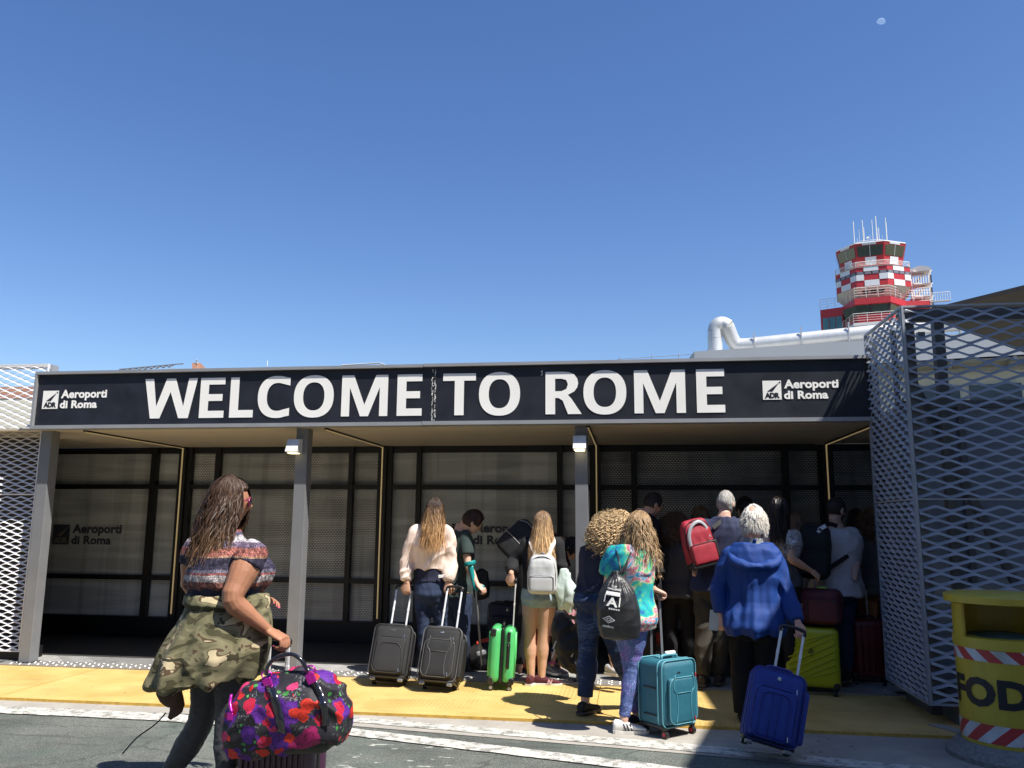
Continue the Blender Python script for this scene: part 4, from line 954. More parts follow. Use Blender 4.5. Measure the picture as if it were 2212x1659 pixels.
class Fig:
    """a posed person. J holds joint positions as survey (x, y, Y); chest and head headings in degrees (0 = facing away, + = to the right)"""
    def __init__(s, name, label, J, chest=0, headdir=0, headpitch=0, headroll=0, w=1., d=1., build=1., hs=1., skin=None, group='travellers queuing at the pavilion', cat='person', hip=None):
        s.J = {k: (v if isinstance(v, Vector) else aY(*v)) for k, v in J.items()}; J = s.J; s.w, s.d, s.b, s.hs = w, d, build, hs
        ch = R_(chest); s.cf = Vector((math.sin(ch), math.cos(ch), 0)); s.cr = Vector((math.cos(ch), -math.sin(ch), 0))
        hp = R_(chest if hip is None else hip); s.hf = Vector((math.sin(hp), math.cos(hp), 0)); s.hr = Vector((math.cos(hp), -math.sin(hp), 0))
        hd, hpi = R_(headdir), R_(headpitch); s.hfw = Vector((math.sin(hd)*math.cos(hpi), math.cos(hd)*math.cos(hpi), math.sin(hpi)))
        s.HB = basis(s.hfw, (0, 0, 1), R_(headroll))
        if 'pel' not in J: J['pel'] = (J['hipL']+J['hipR'])/2
        if 'nek' not in J: J['nek'] = (J['shL']+J['shR'])/2+Z_*.015
        s.name, s.label, s.group = name, label, group; s.root_at = Vector((J['pel'].x, J['pel'].y, 0)); s.skin = skin; s.cat = cat
    def torso(s, t0, t1, off=0., flare=0., n=24, prof=None, waist=1.):
        a, b = s.J['pel'], s.J['nek']; ax = b-a; L = ax.length; u = ax.normalized(); rings = []; pr = prof or TPRO
        ts = sorted(set([t0, t1]+[p[0] for p in pr if t0 < p[0] < t1]))
        ts2 = []
        for i in range(len(ts)-1):
            for k in range(3): ts2.append(ts[i]+(ts[i+1]-ts[i])*k/3)
        ts2.append(ts[-1])
        for t in ts2:
            for i in range(len(pr)-1):
                if pr[i][0] <= t <= pr[i+1][0]: break
            p, q = pr[i], pr[i+1]; f = min(1, max(0, (t-p[0])/(q[0]-p[0]))); f = f*f*(3-2*f); W, D, O = [p[j]+(q[j]-p[j])*f for j in (1, 2, 3)]
            tt = min(1, max(0, t)); r = (s.hr*(1-tt)+s.cr*tt).normalized(); fw = u.cross(r)*-1; fw = r.cross(u)*-1 if False else u.cross(r)
            if fw.dot(s.cf) < 0: fw = -fw
            fl = flare*max(0, 1-(t-t0)/max(.01, (t1-t0)))
            rings.append(ering(a+u*L*t+fw*O*s.b, r*(W*s.w*s.b+off+fl), fw*(D*s.d*s.b+off*1.1+fl*.8), n, .92))
        return rings
    def arm(s, k): return [s.J['sh'+k], s.J['el'+k], s.J['wr'+k]]
    def leg(s, k): return [s.J['hip'+k], s.J['kn'+k], s.J['an'+k]]
    def path(s, pts, f0, f1, rad, off, mid=.5):
        """sample a two-bone limb (0..2) with the radius profile rad [(t, r)...]"""
        P = []; Q = []; N = 14
        def at(t): return pts[0].lerp(pts[1], t) if t <= 1 else pts[1].lerp(pts[2], t-1)
        for i in range(N+1):
            t = f0+(f1-f0)*i/N; p = at(t)
            if .82 < t < 1.18: p = (at(t-.14)+at(t+.14)+p)/3
            for j in range(len(rad)-1):
                if rad[j][0] <= t <= rad[j+1][0]: break
            g = (t-rad[j][0])/(rad[j+1][0]-rad[j][0]); g = g*g*(3-2*g); P.append(p); Q.append(rad[j][1]+(rad[j+1][1]-rad[j][1])*g+off)
        return P, Q
    ARM = [(0, .052), (.3, .050), (.9, .037), (1.15, .040), (1.35, .038), (2, .0235)]
    LEG = [(0, .088), (.25, .084), (.9, .054), (1.05, .052), (1.35, .056), (1.6, .044), (2, .034)]
    def body(s, voxel=.007, hands=None, arms=1., legs=1., thin=.94):
        J = s.J; g = MB(); g.loft(s.torso(-.16, 1.16, -.012))
        hc = J['head']; nb = J['nek']; nt_ = hc-s.hfw*.028*s.hs-Z_*.07*s.hs if s.hfw.z > -.5 else hc-s.hfw*.05
        g.tube([nb-Z_*.03, nb.lerp(nt_, .5), nt_], [.060*s.b, .053*s.b, .054], 16, smooth=3)
        add_head(g, hc, s.HB, s.hs)
        for k in 'LR':
            if 'el'+k in J:
                p, q = s.path(s.arm(k), 0, 2, s.ARM, -.001); q = [x*s.b*arms for x in q]; g.tube(p, q, 14); g.ell(p[0], q[0]); g.ell(p[-1], q[-1])
            if 'kn'+k in J:
                p, q = s.path(s.leg(k), 0, 2, s.LEG, 0); q = [x*s.b*legs for x in q]; g.tube(p, q, 16); g.ell(p[0], q[0]); g.ell(p[-1]-Z_*.02, q[-1]*1.0, q[-1], .05)
                if 'tip'+k in J: g.tube([J['an'+k]-Z_*.03, J['tip'+k]-Z_*0], [.034, .026], 10); g.ell(J['tip'+k], .028)
        s.tips = {}
        for k, h in (hands or {}).items():
            h = dict(h); s.tips[k] = add_hand(g, J['wr'+k], h.pop('d'), h.pop('n'), h.pop('side', 1 if k == 'R' else -1), **h)
        s.root = solid('person', g, s.skin, None, voxel, 3, None, s.root_at); tagit(s.root, s.label, s.cat, s.group); return s.root
    def shirt(s, name, mat, t0=-.05, t1=1.05, off=.012, flare=.02, sleeve=.55, soff=.014, sflare=.012, disp=None, voxel=.009, smooth=3, cuff=0., extra=None, arms='LR'):
        g = MB(); g.loft(s.torso(t0, t1, off, flare))
        for k in arms:
            if 'el'+k in s.J:
                p, q = s.path(s.arm(k), 0, sleeve, s.ARM, soff); N = len(q); q = [x*s.b+sflare*(i/N) for i, x in enumerate(q)]
                if cuff: q[-1] -= cuff; q[-2] -= cuff*.2; 
                g.tube(p, q, 16); g.ell(p[0], q[0]*1.02)
        if extra: extra(g)
        return solid(name, g, mat, s.root, voxel, smooth, disp)
    def trousers(s, name, mat, f1=1.93, off=.008, top=.12, flare=0., disp=None, voxel=.009, smooth=3, legs='LR', toff=.008, scale=1.):
        g = MB(); g.loft(s.torso(-.16, top, toff))
        for k in legs:
            if 'kn'+k in s.J:
                p, q = s.path(s.leg(k), 0, f1, s.LEG, off); N = len(q); q = [x*s.b*scale+flare*(i/N) for i, x in enumerate(q)]; g.tube(p, q, 18); g.ell(p[0], q[0]*1.02)
        return solid(name, g, mat, s.root, voxel, smooth, disp)
    def shoe(s, k, mats, toe, L=.27, sole=.022, H=.085, w=.045, lift=0., stripes=None, laces=None):
        """shoe under ankle k pointing along toe (ground direction)"""
        an = s.J['an'+k]; f = Vector((toe[0], toe[1], lift)).normalized(); r = f.cross(Z_).normalized(); u = r.cross(f); base = Vector((an.x, an.y, an.z-.085))-f*.075
        g = MB(); st = [(0, .026, .075), (.06, .034, .088), (.22, .036, .092), (.36, .038, .078), (.55, .042, .058), (.75, .046, .048), (.92, .038, .038), (1.0, .020, .028)]
        rings = []
        for t, ww, hh in st:
            c = base+f*L*t+u*(sole+ (hh-sole)/2); a = r*ww*(w/.045); b = u*(hh-sole+.004)/2; rings.append(ering(c, a, b, 16, .75))
        g.loft(rings); me = remeshed(g, .005, 3); me.transform(Matrix.Translation(-s.root_at)); o = link('shoe', me, mats[0], s.root, None, True)
        g = MB(); rings = []
        for t, ww, hh in st: rings.append([base+f*(L*t*1.02-.003)+r*x*(ww*(w/.045)+.004)+u*z for x, z in ((-1, 0), (1, 0), (1, sole), (-1, sole))])
        g.loft(rings); so_ = obj('sole', g, mats[1], None, smooth=False); so_.data.transform(Matrix.Translation(-s.root_at)); so_.parent = o
        if stripes:
            g = MB()
            for sx in (-1, 1):
                for t in (.34, .43, .52):
                    g.bar(base+f*L*t+r*sx*.040+u*(sole+.002), base+f*L*(t-.06)+r*sx*.033+u*.068, .010, .006, up=r)
            st_ = obj('stripe', g, stripes, None); st_.data.transform(Matrix.Translation(-s.root_at)); st_.parent = o
        if laces:
            g = MB()
            for q in range(4): t = .38+q*.08; z = .082-q*.010; g.bar(base+f*L*t-r*.018+u*z, base+f*L*t+r*.018+u*z, .006, .004)
            st_ = obj('lace', g, laces, None); st_.data.transform(Matrix.Translation(-s.root_at)); st_.parent = o
        return o
# ---- hair
def mat_hair(name, root, tip, z0, z1, rough=.55):
    m, nt, L, p = custom(name, rough, .6); sx = nt.nodes.new('ShaderNodeSeparateXYZ'); L.new(objco(nt), sx.inputs[0])
    n = noi(nt, objco(nt, (70, 70, 3.)), 1., 4, .7); n2 = noi(nt, objco(nt, (14, 14, 4.)), 1., 3, .6)
    t = nt.nodes.new('ShaderNodeMapRange'); t.inputs[1].default_value = z1; t.inputs[2].default_value = z0; L.new(math_(nt, 'ADD', sx.outputs[2], math_(nt, 'MULTIPLY', math_(nt, 'SUBTRACT', n2.outputs[0], .5), .16)), t.inputs[0])
    c = mix(nt, t.outputs[0], root, tip); k = ramp(nt, [(.3, (.45, .45, .45)), (.5, (1, 1, 1)), (.72, (1.7, 1.65, 1.55))]); L.new(n.outputs[0], k.inputs[0])
    L.new(mix(nt, 1., c, k.outputs[0], 'MULTIPLY'), p.inputs['Base Color']); bump(nt, p, n.outputs[0], .5, .006); p.inputs['Specular IOR Level'].default_value = .28; return m
def hair_shell(F, mat, thick=1.10, low=-.35, front=.45, top=1.08, seed=1, amp=.006, nape=.0, bald=None, name='hair', voxel=.006, vol=.0):
    c, B, s = F.J['head'], F.HB, F.hs; g = MB()
    def fn(d, p):
        q = head_fn(False)(d, p)
        cover = 1.
        # face area and below the hairline are pulled inside the skull
        hl = front+max(0, d.z-.25)*-0
        if d.y > 0 and d.z < .62-.15*abs(d.x): cover = 1-min(1, max(0, (d.y-front)/.12)) if d.z > low else 0
        if d.z < low-.25*(d.y < 0)*1: cover *= max(0, 1-(low-.25*(d.y < 0)-d.z)/.12)
        if bald and (d-Vector(bald[:3]).normalized()).length < bald[3]: cover = 0
        k = thick+vol*max(0, d.z)
        n_ = noise.noise(Vector((d.x*9+seed, d.y*9, d.z*3)))*amp+noise.noise(Vector((d.x*25, d.y*25+seed, d.z*6)))*amp*.6
        return (q*(k if cover > .5 else .90)+d*n_*(cover > .5))*s
    g.ell(c, 1, 1, 1, B, 56, 40, fn)
    return solid(name, g, mat, F.root, voxel, 1)
def strands(F, mat, n=420, length=.35, spread=.10, az=(-125, 125), seed=2, drop=None, curl=0., wid=.009, backoff=.02, wave=.012, name='hair_strand', lenvar=.35, tophi=.9, sidespread=.0, fwd=0., flick=0., skull=1.10):
    """long hair: ribbons from crown over the skull and down the back"""
    rng = random.Random(seed); c, B, s = F.J['head'], F.HB, F.hs; g = MB(); down = -Z_
    back = -F.hfw; back.z = 0; back.normalize(); side = Z_.cross(back)*-1
    for i in range(n):
        a = R_(rng.uniform(*az)); t = rng.random()
        loc_d = Vector((math.sin(a), -math.cos(a), 0)); th0 = rng.uniform(.05, tophi); the = rng.uniform(1.2, 1.8); L = length*(1-lenvar*rng.random())
        pts = []
        for k in range(5):
            th = th0+(the-th0)*k/4; d = Vector((loc_d.x*math.sin(th), loc_d.y*math.sin(th), math.cos(th))); q = head_fn(False)(d, None)
            pts.append(c+B @ (q*s*(skull+.06*rng.random()+(.02*math.sin(k*2.1+i) if k > 1 else 0))))
        o = B @ loc_d; o.z = 0; o.normalize(); p = pts[-1]; steps = 7; ph = rng.uniform(0, 6.28); wv = rng.uniform(.5, 1)*wave; ph2 = rng.uniform(0, 6.28)
        sp = spread*(rng.uniform(-.3, 1.)); lateral = side*(rng.uniform(-1, 1)*sidespread)
        for k in range(1, steps+1):
            f = k/steps; v = down*(L/steps)+o*(sp*L/steps*(1.2-f))+back*(backoff/steps)+lateral/steps+F.hfw*(fwd/steps)
            p = p+v; off = side*(wv*math.sin(ph+f*7))+back*(wv*.6*math.sin(ph2+f*8))
            if curl: off += side*(curl*math.sin(ph+f*34))+back*(curl*math.cos(ph+f*34))
            pts.append(p+off+o*flick*f*f)
        pts, _ = crom(pts, [0.]*len(pts), 2 if not curl else 4); N = len(pts); tw = rng.uniform(-.6, .6); w0 = wid*rng.uniform(.6, 1.3)
        vs = []
        for j, q in enumerate(pts):
            tg = (pts[min(j+1, N-1)]-pts[max(j-1, 0)]).normalized(); rad = (q-c); rad -= tg*rad.dot(tg)
            if rad.length < 1e-5: rad = o
            sd = tg.cross(rad).normalized(); sd = (sd*math.cos(tw)+rad.normalized()*math.sin(tw)); f = j/(N-1); ww = w0*(1-f**3*.85)*(.5+.5*min(1, f*6))/2
            vs += [q-sd*ww, q+sd*ww]
        g.add(vs, [(2*j, 2*j+1, 2*j+3, 2*j+2) for j in range(N-1)])
    return obj(name, g, mat, F.root, smooth=True)
def curls(F, mat, n=700, R=(.16, .15, .17), cen=(0, -.03, -.03), seed=4, size=.012, ln=.07, zmin=-.9, face=.35, bald=None, wd=.0028):
    rng = random.Random(seed); c, B, s = F.J['head'], F.HB, F.hs; g = MB()
    for i in range(n):
        while True:
            d = Vector((rng.gauss(0, 1), rng.gauss(0, 1), rng.gauss(0, 1))).normalized()
            if d.z > zmin and not (d.y > face and d.z < .45) and not (bald and (d-Vector(bald[:3]).normalized()).length < bald[3]): break
        k = rng.uniform(.80, 1.08); p0 = Vector((d.x*R[0], d.y*R[1], d.z*R[2]))*k+Vector(cen); p = c+B @ (p0*s); dv = (B @ d*.45-Z_*.9).normalized(); sd = dv.cross(Vector((rng.random(), rng.random(), .1))).normalized(); s2 = dv.cross(sd)
        m_ = 12; L = ln*rng.uniform(.6, 1.3); r = size*rng.uniform(.6, 1.3); ph = rng.uniform(0, 6.28); pts = [p+dv*L*j/m_+(sd*math.cos(ph+j*1.25)+s2*math.sin(ph+j*1.25))*r for j in range(m_+1)]
        vs = []
        for j, q in enumerate(pts): vs += [q-dv*wd, q+dv*wd]
        g.add(vs, [(2*j, 2*j+1, 2*j+3, 2*j+2) for j in range(m_)])
    return obj('hair_curls', g, mat, F.root, smooth=True)
def face_bits(F, glasses=None, brows=None, eyes=True, lens=None):
    c, B, s = F.J['head'], F.HB, F.hs; W = M('eye_white', (.7, .68, .65), .3); K = M('eye_dark', (.02, .015, .012), .2)
    for sx in (-1, 1):
        if eyes:
            g = MB(); g.ell(c+B @ Vector((sx*.031*s, .079*s, .012*s)), .0125*s, .0125*s, .009*s, B, 12, 8); e = obj('eye', g, W, F.root, smooth=True)
            g = MB(); g.ell(c+B @ Vector((sx*.031*s, .0885*s, .012*s)), .0055*s, .004*s, .0055*s, B, 10, 6); obj('iris', g, K, e, smooth=True)
        if brows:
            g = MB(); g.tube([c+B @ Vector((sx*x*s, y*s, z*s)) for x, y, z in ((.014, .096, .031), (.032, .093, .037), (.050, .082, .032))], .004, 6, smooth=2); obj('eyebrow', g, brows, F.root, smooth=True)
    g = MB(); g.tube([c+B @ Vector((x*s, y*s, -.060*s)) for x, y in ((-.022, .079), (-.01, .087), (0, .0885), (.01, .087), (.022, .079))], .0036, 6, smooth=2); obj('lips', g, M('lips', (.35, .12, .10), .5), F.root, smooth=True)
    if glasses:
        g = MB(); f = .026
        for sx in (-1, 1):
            pts = [c+B @ Vector(((sx*.033+f*math.cos(t))*s, (.104-abs(sx*.033+f*math.cos(t))*.12)*s, (.008+.020*math.sin(t))*s)) for t in [k*.5236 for k in range(12)]]
            g.tube(pts, .0016, 6, closed=True); g.tube([c+B @ Vector((sx*.059*s, .097*s, .012*s)), c+B @ Vector((sx*.079*s, .02*s, .010*s)), c+B @ Vector((sx*.081*s, -.018*s, .0))], .0016, 6)
        g.tube([c+B @ Vector((x*s, .104*s, .012*s)) for x in (-.009, 0, .009)], .0016, 6)
        gl = obj('glasses', g, glasses, F.root, smooth=True)
        if lens:
            g = MB()
            for sx in (-1, 1): g.ell(c+B @ Vector((sx*.034*s, .100*s, .008*s)), .026*s, .004*s, .021*s, B @ Matrix.Rotation(R_(-sx*7), 3, 'Z'), 14, 8)
            obj('lens', g, lens, gl, smooth=True)
# ---- bags
def place(local_pts, o, B): return [o+B @ Vector(p) for p in local_pts]
class Loc:
    """local frame helper: builds parts in a thing's own frame (x right, y away, z up)"""
    def __init__(s, name, loc, rot, label, cat, group=None): s.r = empty(name, loc, label, cat, group, rot)
    def part(s, name, mb, mats, smooth='auto', parent=None, bevel=0): return obj(name, mb, mats, parent or s.r, smooth=smooth, local=True, bevel=bevel)
def rrect(w, h, r, y, z0, n=5, x0=0.):
    o = []
    for cx, cz, a in ((w/2-r, h-r, 0), (-w/2+r, h-r, 90), (-w/2+r, r, 180), (w/2-r, r, 270)):
        for k in range(n+1): t = R_(a+90*k/n); o.append(Vector((x0+cx+r*math.cos(t), y, z0+cz+r*math.sin(t))))
    return o
TUBE = M('bright_tube', (.74, .74, .74), .42, .3, var=.05); TUBED = M('grey_tube', (.30, .31, .33), .35, .7, var=.05); BPL = M('black_plastic', (.012, .012, .013), .38, var=.2); CHROME = M('zip_metal', (.6, .6, .6), .25, .9)
def softcase(name, loc, rot, label, w, h, d, hh, mat, trim, pocket, group=None, tube=TUBE, spinner=False, th=None, wheelm=None, badge=None, side_pocket=False, pull=None, tubes=(-.070, .070), grip=True):
    """soft-sided trolley case: face towards -y, handle at +y; z = 0 under the wheels"""
    L = Loc(name, loc, rot, label, 'suitcase', group); z0 = .045 if not spinner else .075; P = L.part
    g = MB(); g.rbox((0, 0, z0+h/2), (w, d, h), .045, fn=lambda q: q+Vector((0, -.010*(1-(q.x/(w/2))**2)*(1-(q.z/(h/2))**2) if q.y < 0 else 0, 0))); P('body', g, mat, True)
    g = MB()
    for y in (-d/2+.012, -d/2+.055, d/2-.02): g.tube(rrect(w+.004, h+.004, .05, y, z0-.002), .0048, 8, closed=True)
    P('piping', g, trim, True)
    g = MB(); g.rbox((0, -d/2-.012, z0+h*.40), (w*.80, .045, h*.70), .022); pk = P('front_pocket', g, mat, True)
    g = MB(); g.tube(rrect(w*.80+.002, h*.70, .06, -d/2-.030, z0+h*.05), .0035, 6, closed=True)
    if pocket == 'curve':
        g.tube([Vector((x, -d/2-.038, z)) for x, z in ((-w*.36, z0+.06), (-w*.33, z0+h*.45), (-w*.22, z0+h*.60), (0, z0+h*.62), (w*.22, z0+h*.60), (w*.33, z0+h*.45), (w*.36, z0+.06))], .003, 6, smooth=4)
    elif pocket == 'panel':
        for sx in (-1, 1): g.tube([Vector((sx*x*w, -d/2-.037, z0+z*h)) for x, z in ((.26, .80), (.31, .60), (.22, .50), (.20, .25), (.25, .06))], .003, 6, smooth=4)
        g.tube([Vector((-w*.2, -d/2-.038, z0+h*.52)), Vector((w*.2, -d/2-.038, z0+h*.52))], .0025, 6)
    elif pocket == 'arch':
        g.tube([Vector((x*w, -d/2-.038, z0+z*h)) for x, z in ((-.27, .08), (-.27, .55), (-.20, .66), (0, .68), (.20, .66), (.27, .55), (.27, .08))], .003, 6, smooth=4)
        for sx in (-1, 1): g.tube([Vector((sx*.07*w, -d/2-.038, z0+z*h)) for z in (.66, .35, .06)], .0022, 6)
    obj('seam', g, trim, pk, local=True, smooth=True)
    g = MB()
    for x, z in ((w*.30, .14), (w*.34, .80)): g.bar((x, -d/2-.038, z0+h*z), (x+.004, -d/2-.040, z0+h*z-.03), .007, .005)
    P('zip_pull', g, pull or CHROME)
    if side_pocket:
        g = MB(); g.rbox((w/2+.012, 0, z0+h*.45), (.05, d*.72, h*.75), .022); P('side_pocket', g, mat, True)
    if badge:
        g = MB(); g.rbox((0, -d/2-.006, z0+h*.89), badge[1], .003); P('badge', g, badge[0])
    g = MB(); g.rbox((0, d*.1, z0+h+.004), (w*.42, .05, .018), .008); g.tube([(-.075, -d*.1, z0+h), (-.065, -d*.1, z0+h+.022), (.065, -d*.1, z0+h+.022), (.075, -d*.1, z0+h)], .010, 8, smooth=3); P('carry_handle', g, trim, True)
    g = MB(); g.rbox((0, .0, z0+.0), (w*.96, d*.9, .03), .012); P('base_plate', g, BPL, True)
    for x in (-w*.40, w*.40):
        g = MB()
        if spinner:
            for y in (-d*.36, d*.36):
                g.rbox((x, y, .068), (.046, .05, .035), .012); g.cyl((x-.014, y-.012, .026), (x+.014, y-.012, .026), .026, 16)
        else: g.cyl((x-.018, d/2-.03, .030), (x+.018, d/2-.03, .030), .030, 18)
        wh = P('wheel', g, BPL)
        g = MB()
        for y in ((-d*.36-.012, d*.36-.012) if spinner else (d/2-.03,)): g.cyl((x-.021 if not spinner else x-.016, y, .028), (x+.021 if not spinner else x+.016, y, .028), .014, 12)
        obj('hub', g, wheelm or TUBE, wh, local=True)
    if not spinner:
        for x in (-w*.36, w*.36): g = MB(); g.rbox((x, -d/2+.03, z0-.018), (.05, .03, .04), .01); P('foot', g, TUBED, True)
    if hh:
        g = MB()
        for x in tubes:
            g.rbox((x, d/2-.03, z0+h+hh/2-.05), (.017, .010, hh+.1), .004); g.rbox((x, d/2-.03, z0+h+hh*.48), (.020, .013, .03), .004)
        P('tube', g, tube)
        if grip: g = MB(); a, b = tubes; g.tube([(a-.004, d/2-.03, z0+h+hh-.02), (a, d/2-.03, z0+h+hh+.012), ((a+b)/2, d/2-.03, z0+h+hh+.022), (b, d/2-.03, z0+h+hh+.012), (b+.004, d/2-.03, z0+h+hh-.02)], .0125, 10, smooth=4); P('grip', g, BPL, True)
    return L
def hardcase(name, loc, rot, label, w, h, d, hh, mat, group=None, ribs='x', n=6, tubes=(-.10, .10), tube=TUBE, side_grip=1, zipc=None):
    L = Loc(name, loc, rot, label, 'suitcase', group); z0 = .065; P = L.part
    for sy in (-1, 1):
        g = MB(); g.rbox((0, sy*d*.26, z0+h/2), (w, d*.47, h), .05); P('shell', g, mat, True)
        g = MB()
        for k in range(n):
            t = (k+.5)/n-.5
            if ribs == 'x': g.tube([(t*w*.86, sy*(d/2+.001), z0+h*.10), (t*w*.86, sy*(d/2+.004), z0+h*.5), (t*w*.86, sy*(d/2+.001), z0+h*.90)], .008, 8)
            elif ribs == 'd': 
                a = Vector((-w*.42, sy*(d/2+.001), z0+h*(.5+t*.9-.18))); b = Vector((w*.42, sy*(d/2+.001), z0+h*(.5+t*.9+.18)))
                a.z = max(a.z, z0+h*.08); b.z = min(b.z, z0+h*.92); g.tube([a, b], .006, 6)
            else: g.tube([(-w*.40, sy*(d/2+.001), z0+h*(.5+t*.86)), (w*.40, sy*(d/2+.001), z0+h*(.5+t*.86))], .008, 8)
        P('rib', g, mat, True)
    g = MB(); g.rbox((0, 0, z0+h/2), (w-.006, d*.10, h-.006), .045); P('zip_band', g, zipc or BPL, True)
    g = MB(); g.tube([(-.07, 0, z0+h), (-.06, 0, z0+h+.024), (.06, 0, z0+h+.024), (.07, 0, z0+h)], .010, 8, smooth=3); P('top_handle', g, BPL, True)
    if side_grip:
        sg_ = side_grip; x = sg_*(w/2+.002); yy = .055*sg_; g = MB(); g.tube([(x, yy, z0+h*.30), (x+sg_*.016, yy, z0+h*.34), (x+sg_*.016, yy, z0+h*.66), (x, yy, z0+h*.70)], .008, 8, smooth=3); g.rbox((x, yy, z0+h*.84), (.012, .028, .085), .005); g.rbox((x-.001*sg_, yy, z0+h*.5), (.008, .032, h*.46), .004); g.rbox((x-.012*sg_, -.085*sg_, z0+h*.90), (.03, .055, .07), .014); P('side_handle', g, BPL, True)
    for x in (-w*.40, w*.40):
        for y in (-d*.36, d*.36):
            g = MB(); g.rbox((x, y, .062), (.05, .05, .03), .01); g.cyl((x-.016, y, .024), (x+.016, y, .024), .024, 16); wh = P('wheel', g, BPL); g = MB(); g.cyl((x-.018, y, .024), (x+.018, y, .024), .015, 12); obj('hub', g, TUBED, wh, local=True)
            g = MB(); g.rbox((x*1.06, y*1.14, z0+.02), (.05, .05, .06), .015); P('corner_guard', g, mat if False else BPL, True)
    if hh:
        g = MB()
        for x in tubes: g.rbox((x, d/2-.03, z0+h+hh/2-.05), (.018, .010, hh+.1), .004); g.rbox((x, d/2-.03, z0+h+hh*.48), (.021, .013, .03), .004)
        P('tube', g, tube); g = MB(); a, b = tubes; g.tube([(a, d/2-.03, z0+h+hh-.02), (a, d/2-.03, z0+h+hh+.012), (b, d/2-.03, z0+h+hh+.012), (b, d/2-.03, z0+h+hh-.02)], .012, 10, smooth=4); P('grip', g, BPL, True)
    return L
def sack(name, rings_w, mat, label, cat, loc, voxel=.008, amp=.006, sc=(9, 9, 6), seed=1, group=None, smooth=3):
    """soft bag from world-space rings -> thing (mesh) itself"""
    g = MB(); g.loft(rings_w); o = solid(name, g, mat, None, voxel, smooth, wrinkle(amp, sc, seed), loc); return tagit(o, label, cat, group)
def strap(name, pts, mat, parent, w=.03, t=.006, n=4, face=None):
    g = MB(); P, _ = crom([Vector(p) for p in pts], [0.]*len(pts), n); rings = []
    for i, p in enumerate(P):
        tg = (P[min(i+1, len(P)-1)]-P[max(i-1, 0)]).normalized(); f = Vector(face) if face is not None else -Y_; sd = tg.cross(f)
        if sd.length < 1e-4: sd = X_.copy()
        sd.normalize(); nn = sd.cross(tg); rings.append([p-sd*w/2-nn*t/2, p+sd*w/2-nn*t/2, p+sd*w/2+nn*t/2, p-sd*w/2+nn*t/2])
    g.loft(rings); return obj(name, g, mat, parent, smooth='auto')
# ================================================================ CLOTH AND SKIN
def cloth(name, c, rough=.85, var=.1, fine=.12, bscale=300, bmp=.35, spec=.25, scale=7): return M(name, c, rough, var=var, scale=scale, bump=bmp, bscale=bscale, spec=spec, fine=fine)
SK1 = M('skin_fair', (.60, .37, .28), .5, var=.06, scale=14, bump=.15, bscale=240); SK2 = M('skin_tan', (.52, .30, .20), .48, var=.06, scale=14, bump=.15, bscale=240)
SK3 = M('skin_brown', (.36, .165, .092), .52, var=.12, scale=9, bump=.25, bscale=200, spec=.4, fine=.06); SK4 = M('skin_olive', (.40, .23, .16), .5, var=.06, scale=12)
DENIM = cloth('denim_dark', (.028, .042, .085), var=.3, scale=5); DENIM2 = cloth('denim_blue', (.045, .07, .13), var=.35, scale=4); BLACKC = cloth('black_cloth', (.019, .019, .021)); NAVY = cloth('navy_cloth', (.022, .025, .05), var=.12)
NYL = M('black_nylon', (.013, .013, .014), .62, var=.12, scale=30, bump=.4, bscale=380, spec=.4, fine=.25); PIPE = M('grey_piping', (.03, .03, .032), .45)
SOLEW = M('shoe_sole_white', (.62, .60, .55), .6, var=.1); SOLED = M('shoe_sole_dark', (.05, .045, .04), .7)
# ================================================================ LUGGAGE ON THE PLATFORM
GL = 'suitcases wheeled by the queue'
softcase('suitcase', (-1.335, -.28, .022), (R_(-22), R_(3), R_(3)), 'black trolley case with curved front pocket, in the left hand of the pink sweater wearer', .345, .45, .21, .40, NYL, PIPE, 'curve', GL, badge=(CHROME, (.05, .004, .005)))
softcase('suitcase', (-.845, -.42, .022), (R_(-22), R_(2), R_(-3)), 'black trolley case with oval silver badge and side pocket, next to the green one', .34, .455, .23, .41, NYL, M('light_piping', (.09, .09, .09), .4), 'panel', GL, badge=(CHROME, (.034, .006, .014)), side_pocket=True)
GRN = M('green_shell', (.085, .50, .155), .36, var=.05, scale=3, coat=.15)
hardcase('suitcase', (-.33, -.17, 0), (R_(-3), R_(0), R_(-84)), 'bright green hard shell cabin case with black zip, raised single tube handle', .34, .47, .225, .40, GRN, GL, 'x', 4, tubes=(-.065, .065))
DB = M('dark_blue_nylon', (.014, .018, .035), .6, var=.1)
softcase('suitcase', tuple(aZ(1096, 1418, 0)), (0, R_(4), R_(-8)), 'dark navy suitcase standing in shade behind the green case', .46, .52, .22, .0, DB, PIPE, 'arch', GL, badge=(CHROME, (.03, .004, .03)))
ORG = M('orange_nylon', (.42, .075, .03), .6, var=.12, scale=20, bump=.3)
o_ = hardcase('suitcase', tuple(aZ(1122, 1448, 0)), (R_(0), R_(24), R_(-20)), 'orange suitcase tilted in shade just behind the green case', .34, .40, .22, .0, ORG, GL, 'y', 3)
